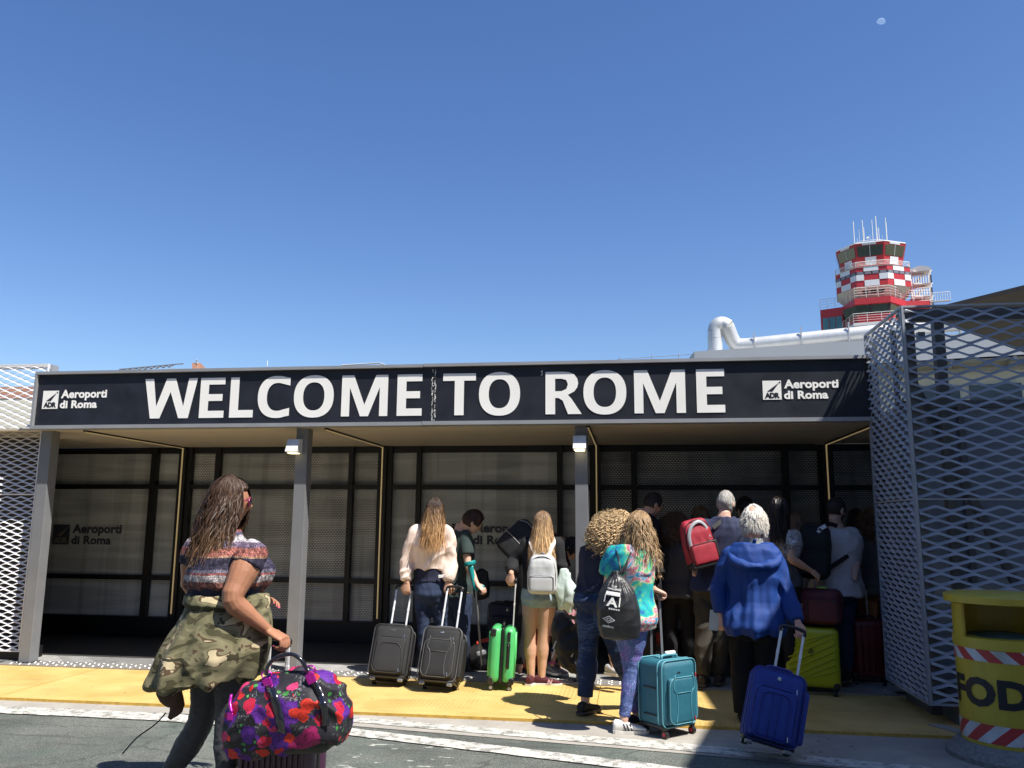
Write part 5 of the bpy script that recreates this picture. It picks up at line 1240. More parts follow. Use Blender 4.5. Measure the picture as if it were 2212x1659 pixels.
# black and orange rolling duffel behind the green case
c0 = aZ(1035, 1452, 0)+Vector((.03, .12, .15)); g = MB(); ax_ = Vector((.97, .2, .24)).normalized(); up_ = Vector((-.22, 0, .97)); fw_ = ax_.cross(up_)
rings = [ering(c0+ax_*x, up_*h, fw_*d, 20, .7) for x, h, d in ((-.17, .05, .05), (-.15, .10, .10), (-.05, .13, .12), (.08, .14, .12), (.16, .12, .11), (.18, .05, .05))]
rd = sack('duffel_bag', rings, NYL, 'black duffel with an orange top lying beside the green case', 'bag', (c0.x, c0.y, 0), .01, .006)
g = MB(); g.rbox(tuple(c0+up_*.115+ax_*.05), (.22, .15, .06), .02, Matrix((ax_, fw_*-1, up_)).transposed()); obj('top_panel', g, M('orange_red', (.65, .06, .025), .6), rd, smooth=True)
g = MB(); g.rbox(tuple(c0+fw_*.10+ax_*-.02+up_*.03), (.12, .05, .06), .02, Matrix((ax_, fw_*-1, up_)).transposed()); obj('side_panel', g, M('grey_nylon', (.25, .25, .26), .6), rd, smooth=True)
# teal case
TEAL = M('teal_fabric', (.020, .125, .175), .5, var=.08, scale=30, bump=.35, bscale=420, fine=.15); TEALP = M('teal_piping', (.10, .30, .36), .4)
REDP = M('red_pull', (.55, .03, .04), .4)
tc = softcase('suitcase', (1.075, -1.47, -.02), (0, R_(0), R_(44)), 'teal soft suitcase with red zip pulls standing on spinner wheels', .34, .44, .26, .0, TEAL, TEALP, 'panel', GL, tube=TUBED, spinner=True, wheelm=REDP, pull=REDP)
L = tc
g = MB(); g.rbox((.02, -.02, .075+.44+.035), (.10, .028, .028), .012); tc.part('handle_wrap', g, M('white_wrap', (.85, .85, .85), .5), True)
g = MB(); g.rbox((-.175, -.0, .33), (.008, .12, .010), .003); g.rbox((-.175, 0, .15), (.008, .12, .010), .003); g.rbox((-.05, -.165, .44), (.03, .01, .012), .004); tc.part('side_stud', g, BPL, True)
# its handle leans away towards the owner's hand
g = MB()
for a, b in (((1408, 1425, -1.40), (1405, 1285, -1.36)), ((1431, 1419, -1.37), (1424, 1284, -1.30))): g.bar(aY(*a), aY(*b), .016, .010)
o = obj('tube', g, TUBED, None); o.data.transform(Matrix.Translation(-Vector(tc.r.location))); o.data.transform(Matrix.Rotation(-R_(44), 4, 'Z')); o.parent = tc.r
g = MB(); g.tube([aY(1402, 1283, -1.37), aY(1414, 1279, -1.33), aY(1427, 1281, -1.29)], .012, 8); o = obj('grip', g, BPL, None, smooth=True); o.data.transform(Matrix.Translation(-Vector(tc.r.location))); o.data.transform(Matrix.Rotation(-R_(44), 4, 'Z')); o.parent = tc.r
# blue case, tilted
BLU = M('royal_blue_fabric', (.012, .040, .27), .55, var=.08, scale=30, bump=.35, bscale=420, fine=.12); BLUP = M('blue_piping', (.02, .03, .20), .45)
softcase('suitcase', (1.665, -2.02, .03), (R_(-14), R_(13), R_(-6)), 'royal blue soft suitcase leaning from the hand of the man in blue', .33, .44, .23, .30, BLU, BLUP, 'arch', GL, tube=TUBE, badge=(CHROME, (.022, .006, .022)), side_pocket=True, tubes=(-.02, .125))
# yellow-green case with a burgundy bag on top
YG = M('lime_shell', (.42, .46, .012), .35, var=.06, scale=3, coat=.2)
yc = hardcase('suitcase', (2.40, .08, .0), (0, 0, R_(-14)), 'lime yellow hard shell suitcase with diagonal ribs carrying the burgundy bag', .45, .50, .27, .44, YG, GL, 'd', 8, side_grip=False, tubes=(-.07, .05), tube=TUBED)
g = MB(); g.add([Vector((0, -.139, .40)), Vector((.03, -.139, .36)), Vector((0, -.139, .32)), Vector((-.03, -.139, .36))], [(0, 1, 2, 3)]); yc.part('emblem', g, M('lime_dark', (.12, .13, .01), .4), False)
BUR = M('burgundy_nylon', (.085, .010, .018), .55, var=.15, scale=20, bump=.4, bscale=300)
B0 = Vector((2.46, .06, .59)); bb = Loc('travel_bag', tuple(B0), (0, 0, R_(-20)), 'burgundy travel bag with a key fob, sitting on the lime suitcase', 'bag')
g = MB(); g.rbox((0, 0, .15), (.42, .24, .30), .06, fn=lambda q: q*(1+.03*noise.noise(q*9))); bb.part('body', g, BUR, True)
g = MB(); g.rbox((.06, -.125, .12), (.25, .04, .20), .03); bb.part('pocket', g, BUR, True)
g = MB(); g.tube([Vector((x, -.148, z)) for x, z in ((-.06, .02), (-.06, .17), (-.03, .21), (.15, .21), (.18, .17), (.18, .02))], .003, 6, smooth=3); bb.part('seam', g, PIPE, True)
g = MB(); put_text(g, 'JOY', (-.18, -.125, .13), X_, Z_, -Y_, width=.085, bold=.0, depth=.004); bb.part('lettering', g, M('silver_thread', (.45, .42, .42), .4), False)
g = MB(); g.cyl((-.16, -.122, .09), (-.16, -.130, .09), .022, 14); bb.part('round_badge', g, M('pink_badge', (.35, .06, .10), .5), True)
g = MB(); g.ell((.05, -.03, .31), .045, .03, .012, None, 14, 8); bb.part('luggage_tag', g, M('lime_tag', (.35, .60, .10), .5), True)
# red hard case against the screen
dr = hardcase('suitcase', tuple(aZ(1878, 1478, 0)), (0, 0, R_(-8)), 'dark red hard shell suitcase beside the mesh enclosure', .30, .52, .24, .28, M('dark_red_shell', (.15, .010, .012), .35, var=.1), GL, 'x', 5, side_grip=False, tubes=(-.11, .03), tube=TUBED)
# shopping bag
sb = Loc('shopping_bag', tuple(aZ(1415, 1452, 0)), (0, 0, R_(-6)), 'dark paper shopping bag with red shapes in the shade behind the teal suitcase', 'bag')
g = MB(); g.rbox((0, 0, .21), (.30, .12, .42), .008); sb.part('body', g, M('bag_paper', (.025, .027, .034), .45), True)
g = MB()
for x, z, r in ((-.03, .33, .05), (.05, .34, .06), (.09, .28, .045), (.0, .27, .03)): g.add([Vector((x+r*math.cos(k*.5236), -.0615, z+r*.8*math.sin(k*.5236))) for k in range(12)], [tuple(range(12))])
sb.part('print', g, M('bag_red', (.40, .02, .02), .5), False)
g = MB(); put_text(g, 'HEINEMANN', (-.135, -.0, .175), X_, Z_, -Y_, width=.27, bold=.01, depth=.062); sb.part('lettering', g, M('bag_letters', (.30, .30, .30), .5), False)
g = MB(); g.tube([(-.07, 0, .42), (-.05, 0, .55), (.05, 0, .55), (.07, 0, .42)], .004, 6, smooth=4); sb.part('handle', g, BPL, True)
# ================================================================ PEOPLE
DN = (.05, .05, -1.)
# -- pink sweater
F = Fig('p', 'person seen from behind in a cropped pale pink sweater, holding two black trolley cases', dict(head=(939, 1104, .10), shL=(899, 1153, .12), shR=(963, 1153, .12), elL=(879, 1213, .12), elR=(973, 1213, .12), wrL=(879, 1258, .04), wrR=(968, 1257, .04),
    hipL=(916, 1282, .14), hipR=(946, 1282, .14), knL=(915, 1360, .12), knR=(953, 1358, .16), anL=(918, 1437, .14), anR=(958, 1437, .2)), w=.92, d=.95, skin=SK2)
F.body(voxel=.0052, hands=dict(L=dict(d=(-.02, -.1, -1), n=(.1, 1, -.1), curl=(1.0, 1.2, .9)), R=dict(d=(-.02, -.1, -1), n=(-.1, 1, -.1), curl=(1.0, 1.2, .9))))
PINKC = cloth('pink_sweater', (.80, .64, .545), var=.05)
F.shirt('sweater', PINKC, .40, 1.07, .034, .0, 1.93, .028, -.002, wrinkle(.013, (8, 8, 4), 1), .008, 2, .010)
F.shirt('undershirt', NAVY, .20, .5, .014, .004, .2, disp=wrinkle(.005, (9, 9, 9), 5), arms='')
F.trousers('jeans', DENIM, 1.95, .006, .26, .0, wrinkle(.004, (14, 14, 12), 2))
g = MB(); g.rbox(tuple(aY(953, 1245, .02)), (.055, .006, .028), .003, Matrix.Rotation(R_(-6), 3, 'Y')); obj('paper_slip', g, M('paper_white', (.8, .8, .78), .6), F.root)
for k in 'LR': F.shoe(k, (cloth('shoe_black', (.03, .03, .03)), SOLEW), (.1, 1, 0), .25)
HB1 = mat_hair('hair_shaded_blond', (.035, .020, .014), (.50, .29, .13), 1.30, 1.62)  # blond hair, its dark top standing in for the fascia's shade
hair_shell(F, HB1, 1.08, -.6, .40, seed=3, vol=.0); strands(F, HB1, 900, .40, .06, (-115, 115), 7, wid=.008, backoff=.07, wave=.010, sidespread=.05, lenvar=.5)
# -- boy with the crutch
F = Fig('p', 'young man in a dark green T-shirt, head bowed to the right, leaning on a crutch', dict(head=(1020, 1129, .46), shL=(986, 1157, .60), shR=(1004, 1160, .40), elL=(988, 1212, .72), wrL=(1010, 1262, .66), elR=(1011, 1222, .34), wrR=(1031, 1262, .26),
    hipL=(982, 1288, .60), hipR=(998, 1288, .46), knL=(982, 1364, .60), knR=(1000, 1364, .46), anL=(980, 1440, .66), anR=(998, 1441, .5), nek=(993, 1152, .5)), chest=58, headdir=66, headpitch=-32, w=.95, skin=SK1)
F.body(hands=dict(R=dict(d=(.75, -.25, -.55), n=(-.35, .4, -.8), curl=(1.0, 1.2, .9))))
F.shirt('t_shirt', cloth('dark_green_tee', (.040, .060, .058)), .0, 1.05, .020, .012, .62, .016, .012, wrinkle(.007, (8, 8, 5), 4)); F.trousers('jeans', DENIM, 1.96, .012, .12, .01, wrinkle(.005, (10, 10, 8), 8))
g = MB(); g.tube(F.torso(.075, .075, .022)[0], .012, 6, closed=True); obj('belt', g, M('tan_belt', (.16, .10, .07), .6), F.root, smooth=True)
HD = mat_hair('hair_dark_brown', (.030, .015, .010), (.055, .028, .018), 1.3, 1.6); hair_shell(F, HD, 1.15, -.15, .62, seed=6, amp=.012, vol=.05)
face_bits(F, M('thin_frames', (.03, .03, .03), .4), HD)
for k in 'LR': F.shoe(k, (cloth('shoe_black', (.03, .03, .03)), SOLEW), (.9, .5, 0), .27)
CRT = M('crutch_teal', (.015, .26, .26), .35); h_ = aY(1035, 1268, .25)
cr_ = empty('crutch', tuple(aY(1037, 1440, .30)*Vector((1, 1, 0)) if False else Vector((aY(1037, 1440, .30).x, .30, 0))), 'teal plastic elbow crutch with a grey tube, gripped by the bowed young man', 'crutch')
a, b, c = aY(1016, 1212, .28), aY(1028, 1275, .26), aY(1038, 1398, .30); tipc = c+(c-b).normalized()*.17
g = MB(); g.tube([b, c], .011, 10); g.tube([c, tipc], .009, 10); obj('tube', g, TUBED, cr_, smooth='auto'); g = MB(); g.cyl(tipc, tipc+Vector((0, 0, -.04)), .017, 12, .02); obj('rubber_tip', g, BPL, cr_, smooth='auto')
g = MB(); g.tube([aY(1016, 1222, .275), aY(1020, 1240, .27), aY(1024, 1262, .26), b], [(.030, .014), (.024, .013), (.017, .013), .014], 10, smooth=3); obj('forearm_shell', g, CRT, cr_, smooth=True)
g = MB(); cc = aY(1015, 1217, .30); g.tube([cc+Vector((.052*math.cos(t), .052*math.sin(t), .012*math.cos(t))) for t in [R_(-200+k*25) for k in range(10)]], [(.006, .022)]*10, 8, ref=(0, 0, 1)); obj('arm_cuff', g, CRT, cr_, smooth=True)
g = MB(); g.tube([b, aY(1046, 1266, .25)], .013, 10); obj('hand_grip', g, CRT, cr_, smooth=True)
# satchel behind the boy's hip
q = aY(1040, 1262, .55); sack('satchel', [ering(q+Vector((0, 0, z)), X_*a, Y_*b, 18, .8) for z, a, b in ((-.15, .03, .03), (-.12, .075, .05), (0, .085, .06), (.12, .065, .05), (.15, .02, .02))], NYL, 'small black satchel hanging behind the crutch grip', 'bag', (q.x, q.y, 0), .009)
# -- shorts girl
F = Fig('p', 'person in denim shorts, black jacket and maroon trainers wearing the grey backpack', dict(head=(1172, 1134, .0), shL=(1141, 1179, .03), shR=(1203, 1179, .03), elL=(1108, 1216, .06), elR=(1213, 1232, .0), wrL=(1104, 1239, -.14), wrR=(1222, 1268, .12),
    hipL=(1149, 1292, .04), hipR=(1182, 1292, .04), knL=(1144, 1378, .02), knR=(1173, 1378, .04), anL=(1147, 1459, .02), anR=(1170, 1459, .05)), w=.95, d=.95, skin=SK2)
F.body(voxel=.0055, hands=dict(L=dict(d=(.0, -.1, -1), n=(.3, .9, -.1), curl=(1.0, 1.2, .9)), R=dict(d=(.2, .8, -.5), n=(0, -.3, -1))), legs=1.02)
F.shirt('jacket', BLACKC, .18, 1.06, .022, .008, 1.85, .024, .0, wrinkle(.009, (9, 9, 5), 9), .009, 3, .012)
F.trousers('shorts', cloth('light_denim', (.27, .34, .37), var=.22, scale=6), .20, .006, .22, .004, wrinkle(.005, (12, 12, 12), 3))
MAR = cloth('maroon_suede', (.085, .022, .030), var=.15); s1 = F.shoe('L', (MAR, SOLEW), (.25, 1, 0), .25, laces=None); s2 = F.shoe('R', (MAR, SOLEW), (1, .12, 0), .26, laces=M('maroon_lace', (.12, .03, .04), .6))
g = MB(); an = F.J['anR']; put_text(g, 'N', an+Vector((.055, -.052, -.064)), Vector((1, .12, 0)).normalized(), Vector((.1, .25, 1)).normalized(), Vector((.12, -1, .1)).normalized(), height=.040, bold=.03, slant=.2); o = obj('letter_mark', g, M('rose_stitch', (.50, .30, .30), .5), None); o.data.transform(Matrix.Translation(-F.root_at)); o.parent = s2
HB2 = mat_hair('hair_light_ombre', (.12, .070, .042), (.62, .40, .20), 1.26, 1.56)
hair_shell(F, HB2, 1.07, -.6, .40, seed=5); strands(F, HB2, 800, .37, .03, (-100, 100), 11, wid=.008, backoff=.05, wave=.006, sidespread=.05, lenvar=.35)
GRL = M('grey_leather', (.52, .53, .52), .42, var=.04, scale=10, bump=.15, bscale=120); WSTR = M('pale_strap', (.72, .69, .64), .5)
def backpack(name, c, w, h, d, mat, label, trim, straps, pocket=.42, strapm=None, rot=None, seed=1, top=.8, group='backpacks and bags being carried'):
    """rounded backpack: c = centre of its back panel on the wearer, bulging towards the viewer"""
    B = rot or Matrix.Identity(3); c = Vector(c); g = MB()
    def fn(q):
        t = (q.z/h+.5); k = 1-.20*max(0, t-.6)/.4*(1-top)/.2; q = Vector((q.x*k, q.y*(1-.35*max(0, t-.75)/.25), q.z)); return q
    g.rbox((0, 0, 0), (w, d, h), min(w, d, h)*.40, fn=fn, seg=4, div=5); g.v = [tuple(c+B @ Vector(v)) for v in g.v]
    o = solid(name, g, mat, None, .008, 3, wrinkle(.003, (11, 11, 7), seed), (c.x, c.y, 0)); tagit(o, label, 'backpack', group)
    g = MB(); g.rbox((0, -d/2-.005, -h*.23), (w*.82, .05, h*pocket), .022); g.v = [tuple(c+B @ Vector(v)) for v in g.v]; obj('front_pocket', g, mat, o, smooth=True)
    g = MB(); g.tube([Vector((w*x, -d*.36, h*z)) for x, z in ((-.44, -.30), (-.45, .05), (-.36, .33), (-.18, .44), (0, .465), (.18, .44), (.36, .33), (.45, .05), (.44, -.30))], .0045, 6, smooth=3)
    g.tube([Vector((w*x, -d/2-.030, h*z)) for x, z in ((-.39, -.38), (-.40, -.12), (-.34, -.03), (0, -.02), (.34, -.03), (.40, -.12), (.39, -.38))], .0035, 6, smooth=3); g.v = [tuple(c+B @ Vector(v)) for v in g.v]; obj('zip', g, trim, o, smooth=True)
    for s_ in straps: strap('shoulder_strap', s_, strapm or mat, o, .038, .009)
    return o
bp = backpack('backpack', aY(1172, 1241, -.17), .27, .345, .14, GRL, 'smooth light grey leather backpack with white straps on the black jacket', M('grey_zip', (.20, .20, .21), .4, .3), [[aY(1160, 1203, -.16), aY(1152, 1185, -.13), aY(1147, 1170, -.08), aY(1149, 1163, .0)], [aY(1184, 1203, -.16), aY(1190, 1185, -.13), aY(1196, 1172, -.08), aY(1194, 1163, .0)]], strapm=WSTR, seed=2)
g = MB(); g.tube([aY(1164, 1200, -.16), aY(1172, 1194, -.165), aY(1180, 1200, -.16)], .006, 8, smooth=3); obj('grab_loop', g, M('grey_zip', (.2, .2, .2)), bp, smooth=True)
# mint shirt over her arm
MINT = cloth('mint_cloth', (.50, .60, .55), var=.12, scale=8)
q = aY(1222, 1262, -.02); g = MB()
for x, z0, z1, w_, d_ in ((-.03, .13, -.22, .055, .05), (.03, .10, -.26, .05, .06), (.07, .03, -.17, .035, .06), (-.05, .05, -.12, .04, .05)): g.tube([q+Vector((x*.4, 0, z0)), q+Vector((x, -.03, (z0+z1)/2)), q+Vector((x*1.1, -.02, z1))], [(w_*.7, d_*.7), (w_, d_), (w_*.6, d_*.5)], 12, smooth=3)
tagit(solid('shirt', g, MINT, None, .008, 3, wrinkle(.012, (10, 10, 5), 14), (q.x, q.y, 0)), 'crumpled pale mint shirt draped over the arm beside the grey backpack', 'shirt')
# -- bending man with black rucksack
F = Fig('p', 'dark-haired man in maroon bending over, his bowed head beside the post', dict(head=(1231, 1185, .52), shL=(1203, 1172, .62), shR=(1203, 1186, .36), nek=(1207, 1172, .5), elR=(1222, 1232, .34), wrR=(1228, 1290, .30), pel=(1137, 1212, .5),
    hipL=(1140, 1216, .60), hipR=(1134, 1216, .40), knL=(1142, 1320, .62), knR=(1128, 1320, .42), anL=(1140, 1436, .62), anR=(1122, 1440, .42)), chest=84, headdir=80, headpitch=-62, skin=SK4)
F.body(voxel=.009); F.shirt('shirt', cloth('maroon_shirt', (.05, .016, .022)), .0, 1.05, .02, .0, .9, .016, disp=wrinkle(.006)); F.trousers('trousers', BLACKC, 1.95, .012, .1)
hair_shell(F, mat_hair('hair_black', (.010, .008, .008), (.02, .014, .012), 1.2, 1.6), 1.13, -.25, .55, seed=8, amp=.01)
backpack('backpack', aY(1121, 1166, .44), .30, .40, .17, NYL, 'black patterned rucksack on the back of the bending man', M('rucksack_marks', (.3, .3, .3), .5), [[aY(1150, 1165, .4), aY(1165, 1180, .38)]], rot=Matrix.Rotation(R_(42), 3, 'Y') @ Matrix.Rotation(R_(-20), 3, 'Z'), seed=5)
# -- child in pink pattern top
def mat_pinkdots():
    m, nt, L, p = custom('pink_dotted', .85, .2); v = vor(nt, objco(nt), 34.); k = ramp(nt, [(.18, (1, 1, 1)), (.24, (0, 0, 0))]); L.new(v.outputs[0], k.inputs[0]); L.new(mix(nt, k.outputs[0], (.42, .20, .23), (.10, .03, .07)), p.inputs['Base Color']); return m
F = Fig('p', 'small child in a pink dotted top and blue leggings, half hidden by the bare legs', dict(head=(1196, 1290, .55), shL=(1204, 1318, .60), shR=(1222, 1318, .48), elR=(1230, 1340, .46), wrR=(1228, 1362, .46), hipL=(1206, 1366, .56), hipR=(1218, 1366, .46), knL=(1200, 1396, .5), knR=(1212, 1398, .44), anL=(1193, 1435, .42), anR=(1210, 1437, .5)), chest=-20, headdir=-60, headpitch=-20, build=.62, hs=.88, w=1.1, skin=SK2)
F.body(voxel=.008); F.shirt('top', mat_pinkdots(), -.12, 1.04, .02, .035, .6, .012, disp=wrinkle(.006, (12, 12, 8), 2)); F.trousers('leggings', DENIM2, 1.4, .006, .1); hair_shell(F, HD, 1.13, -.5, .5); strands(F, HD, 120, .14, seed=3)
for k in 'LR': F.shoe(k, (cloth('shoe_grey', (.25, .24, .23)), SOLEW), (.6, -.7, 0), .19, w=.04)
g = MB(); g.tube([F.J['anL']+Vector((.03*math.cos(t), .03*math.sin(t), .015)) for t in [k*.6283 for k in range(10)]], .008, 6, closed=True); obj('sock_band', g, M('pink_band', (.7, .1, .25), .6), F.root, smooth=True)
# -- curly-haired woman in navy, jeans
F = Fig('p', 'person with a mass of light curly hair, navy top and worn blue jeans', dict(head=(1338, 1140, -1.04), shL=(1277, 1192, -1.02), shR=(1324, 1188, -1.06), elL=(1263, 1250, -1.0), wrL=(1252, 1302, -.96), elR=(1335, 1245, -1.1), wrR=(1345, 1290, -1.2), nek=(1306, 1176, -1.02),
    hipL=(1275, 1300, -1.0), hipR=(1301, 1302, -1.08), knL=(1270, 1405, -1.04), knR=(1335, 1408, -1.0), anL=(1264, 1516, -1.10), anR=(1372, 1498, -.80), pel=(1290, 1300, -1.04)), chest=14, headdir=38, headpitch=-22, hip=18, w=1.05, d=1.15, skin=SK1)
F.body(hands=dict(L=dict(d=(.0, .05, -1), n=(.6, .6, 0), curl=(.9, 1.1, .8))))
F.shirt('top', NAVY, .16, 1.05, .022, .008, 1.7, .018, .0, wrinkle(.007, (7, 7, 4), 6), .009, 3, .01)
def mat_jeans_worn():
    m, nt, L, p = custom('worn_jeans', .8, .2); n = noi(nt, objco(nt, (18, 18, 60)), 1., 5, .7); n2 = noi(nt, objco(nt), 3.5, 3); k = ramp(nt, [(.50, (.020, .034, .075)), (.60, (.06, .10, .19)), (.74, (.30, .38, .50))]); L.new(math_(nt, 'ADD', math_(nt, 'MULTIPLY', n.outputs[0], .55), math_(nt, 'MULTIPLY', n2.outputs[0], .45)), k.inputs[0]); L.new(k.outputs[0], p.inputs['Base Color']); n3 = noi(nt, objco(nt), 300., 2); bump(nt, p, n3.outputs[0], .3, .004); return m
F.trousers('jeans', mat_jeans_worn(), 1.90, .012, .24, .012, wrinkle(.006, (11, 11, 9), 7), scale=1.04)
for k, t in (('L', (.5, .8, 0)), ('R', (.9, .3, 0))): F.shoe(k, (cloth('shoe_charcoal', (.035, .033, .032)), SOLED), t, .26, laces=M('cream_lace', (.45, .42, .36), .6))
HC = mat_hair('hair_curly_blond', (.40, .28, .15), (.56, .40, .22), 1.25, 1.6)
hair_shell(F, HC, 1.25, -.6, .35, seed=2, amp=.02); curls(F, HC, 1500, (.165, .175, .170), (-.02, -.045, -.04), 5, .014, .10)
# backpack hanging from her hand
q = aY(1226, 1385, -.62)
bk = sack('backpack', [ering(q+Vector((z*-.28, 0, z)), X_*a, Y_*b, 20, .8) for z, a, b in ((-.25, .03, .03), (-.20, .10, .07), (-.06, .125, .10), (.10, .10, .08), (.20, .05, .05), (.24, .02, .02))], NYL, 'slumped black backpack dangling from the hand of the curly-haired person', 'backpack', (q.x, q.y, 0), .01, .014, (10, 10, 8), 3, 'backpacks and bags being carried')
strap('carry_strap', [q+Vector((-.05, -.02, .22)), aY(1244, 1335, -.85), aY(1250, 1318, -.93), aY(1248, 1345, -.8), q+Vector((.03, -.06, .10))], NYL, bk, .03, .006, 5)
g = MB()
for dx, dz in ((-.10, -.02), (-.11, -.09), (.05, -.08)): g.rbox(tuple(q+Vector((dx, -.09, dz))), (.012, .008, .07), .003, Matrix.Rotation(R_(20), 3, 'Y'))
obj('buckle', g, M('grey_buckle', (.45, .45, .45), .4), bk, smooth=True)
# -- tie-dye girl
def mat_tiedye():
    m, nt, L, p = custom('tie_dye', .8, .2); v = objco(nt, (1, 1, 1)); d = noi(nt, v, 3.2, 4, .6, 1.2); n = noi(nt, objco(nt, (1, 1, 1), (4, 2, 1)), 9., 4, .65, .8)
    t = math_(nt, 'FRACT', math_(nt, 'ADD', math_(nt, 'MULTIPLY', d.outputs[0], 2.4), math_(nt, 'MULTIPLY', n.outputs[0], .9)))
    k = ramp(nt, [(0, (.0, .30, .42)), (.20, (.02, .42, .50)), (.32, (.03, .12, .38)), (.42, (.02, .38, .34)), (.54, (.03, .40, .42)), (.62, (.20, .50, .16)), (.68, (.62, .62, .58)), (.73, (.50, .14, .10)), (.77, (.55, .18, .28)), (.82, (.45, .50, .56)), (.88, (.04, .28, .45)), (1., (.0, .30, .42))])
    L.new(t, k.inputs[0]); L.new(k.outputs[0], p.inputs['Base Color']); bump(nt, p, n.outputs[0], .2, .004); return m
def mat_galaxy():
    m, nt, L, p = custom('galaxy_leggings', .75, .3); v = objco(nt); n = noi(nt, v, 7., 4, .6); k = ramp(nt, [(.32, (.035, .05, .16)), (.46, (.08, .13, .32)), (.56, (.14, .10, .34)), (.68, (.24, .12, .36))]); L.new(n.outputs[0], k.inputs[0])
    s = noi(nt, v, 130., 2, .8); s2 = ramp(nt, [(.58, (0, 0, 0)), (.70, (.8, .8, .8))]); L.new(s.outputs[0], s2.inputs[0]); L.new(mix(nt, s2.outputs[0], k.outputs[0], (.55, .58, .80)), p.inputs['Base Color']); return m
F = Fig('p', 'girl in a bright tie-dye T-shirt and purple starry leggings with long tangled hair', dict(head=(1380, 1141, -1.40), shL=(1326, 1197, -1.42), shR=(1384, 1199, -1.46), elL=(1313, 1262, -1.36), wrL=(1316, 1322, -1.3), elR=(1386, 1267, -1.50), wrR=(1414, 1273, -1.36), nek=(1358, 1184, -1.43),
    hipL=(1349, 1340, -1.40), hipR=(1374, 1340, -1.48), knL=(1360, 1432, -1.30), knR=(1367, 1442, -1.46), anL=(1376, 1545, -1.25), anR=(1347, 1556, -1.52), pel=(1362, 1338, -1.43)), chest=10, headdir=32, headpitch=-28, w=.98, d=1.02, skin=SK1)
F.body(voxel=.005, legs=.93, hands=dict(R=dict(d=(.8, .45, -.35), n=(-.1, .1, -1), curl=(1.1, 1.2, .9)), L=dict(d=(.15, .1, -1), n=(1, .2, 0), curl=(.4, .5, .4))))
F.shirt('t_shirt', mat_tiedye(), -.12, 1.05, .026, .018, .66, .022, .018, wrinkle(.007, (8, 8, 4), 11)); F.trousers('leggings', mat_galaxy(), 1.93, .004, .12, .0, wrinkle(.003, (14, 14, 16), 3))
WSH = cloth('shoe_white', (.78, .77, .74), var=.04); BST = M('stripe_black', (.02, .02, .025), .5)
F.shoe('R', (WSH, SOLEW), (1, .12, 0), .25, stripes=BST, laces=WSH); F.shoe('L', (cloth('shoe_black2', (.03, .03, .035)), SOLEW), (1, .5, 0), .25, laces=WSH)
g = MB(); w0 = F.J['wrR']; g.tube([w0+Vector((.0, 0, 0))+Vector((.004*math.cos(t), .026*math.sin(t), .028*math.cos(t))) for t in [k*.5236 for k in range(12)]], .003, 6, closed=True); obj('bracelet', g, M('bracelet_gold', (.5, .38, .25), .4, .5), F.root, smooth=True)
HT_ = mat_hair('hair_brown_tangled', (.26, .17, .09), (.46, .32, .18), 1.15, 1.5)
hair_shell(F, HT_, 1.08, -.5, .40, seed=9, amp=.012); strands(F, HT_, 1200, .33, .16, (-150, 150), 21, wid=.007, backoff=.06, wave=.030, sidespread=.10, lenvar=.55, fwd=.03, skull=1.14)
# drawstring bag on her back
q = aY(1334, 1300, -1.66); prof = ((-.262, .05, .03), (-.24, .13, .06), (-.16, .150, .09), (-.04, .150, .10), (.06, .125, .085), (.14, .075, .055), (.185, .028, .024), (.205, .022, .02), (.215, .012, .012))
DS = M('drawstring_black', (.022, .022, .024), .42, var=.1, scale=20, bump=.2, bscale=60, spec=.5)
pleat = lambda co, no: co+no*(np.clip((co[:, 2]-q.z-.0)/.18, 0, 1)*.007*np.sin(np.arctan2(co[:, 1]-q.y, co[:, 0]-q.x)*17))[:, None]
g = MB(); g.loft([ering(q+Vector((-z*.06, 0, z)), X_*a, Y_*b, 32, .85) for z, a, b in prof]); ds = solid('drawstring_bag', g, DS, None, .007, 2, wrinkle(.006, (9, 9, 7), 6, extra=pleat), (q.x, q.y, 0)); tagit(ds, 'black drawstring bag with white crest print on the back of the tie-dye shirt', 'bag', 'backpacks and bags being carried')
for a, b in (((1345, 1240, -1.66), (1365, 1186, -1.52)), ((1341, 1240, -1.66), (1330, 1186, -1.50))): g = MB(); g.tube([aY(*a), aY((a[0]+b[0])/2+2, (a[1]+b[1])/2, -1.62), aY(*b), aY(b[0], b[1]-4, -1.42)], .006, 6, smooth=4); obj('cord', g, BPL, ds, smooth=True)
WPR = M('white_print', (.75, .75, .73), .6); g = MB(); yf = -.101
def curvedput(mb):   # press flat print on to the bulging front
    out = []
    for v in mb.v:
        v = Vector(v); zz = v.z-q.z; 
        for i in range(len(prof)-1):
            if prof[i][0] <= zz <= prof[i+1][0]: break
        t = min(1, max(0, (zz-prof[i][0])/(prof[i+1][0]-prof[i][0]))); a = prof[i][1]+(prof[i+1][1]-prof[i][1])*t; b = prof[i][2]+(prof[i+1][2]-prof[i][2])*t
        xx = (v.x-q.x+zz*.06)/a; out.append((v.x, q.y-b*max(0., 1-min(1, abs(xx))**2.2)**.45-.011, v.z))
    mb.v = out
rot_ = Matrix.Rotation(R_(8), 3, 'Y'); U1, U2 = rot_ @ X_, rot_ @ Z_; c_ = q+Vector((-.035, 0, -.0))
put_text(g, 'CHALLENGE', c_+U1*-.045+U2*.088, U1, U2, -Y_, width=.095, height=.014, bold=.02); put_text(g, 'CUP', c_+U1*-.016+U2*.106, U1, U2, -Y_, width=.034, height=.012, bold=.02)
g.add([c_+U1*x+U2*z for x, z in ((-.055, .050), (.050, .050), (.046, .076), (-.05, .076))], [(0, 1, 2, 3)])
put_text(g, 'A', c_+U1*-.042+U2*-.025, U1, U2, -Y_, width=.08, height=.062, bold=.03)
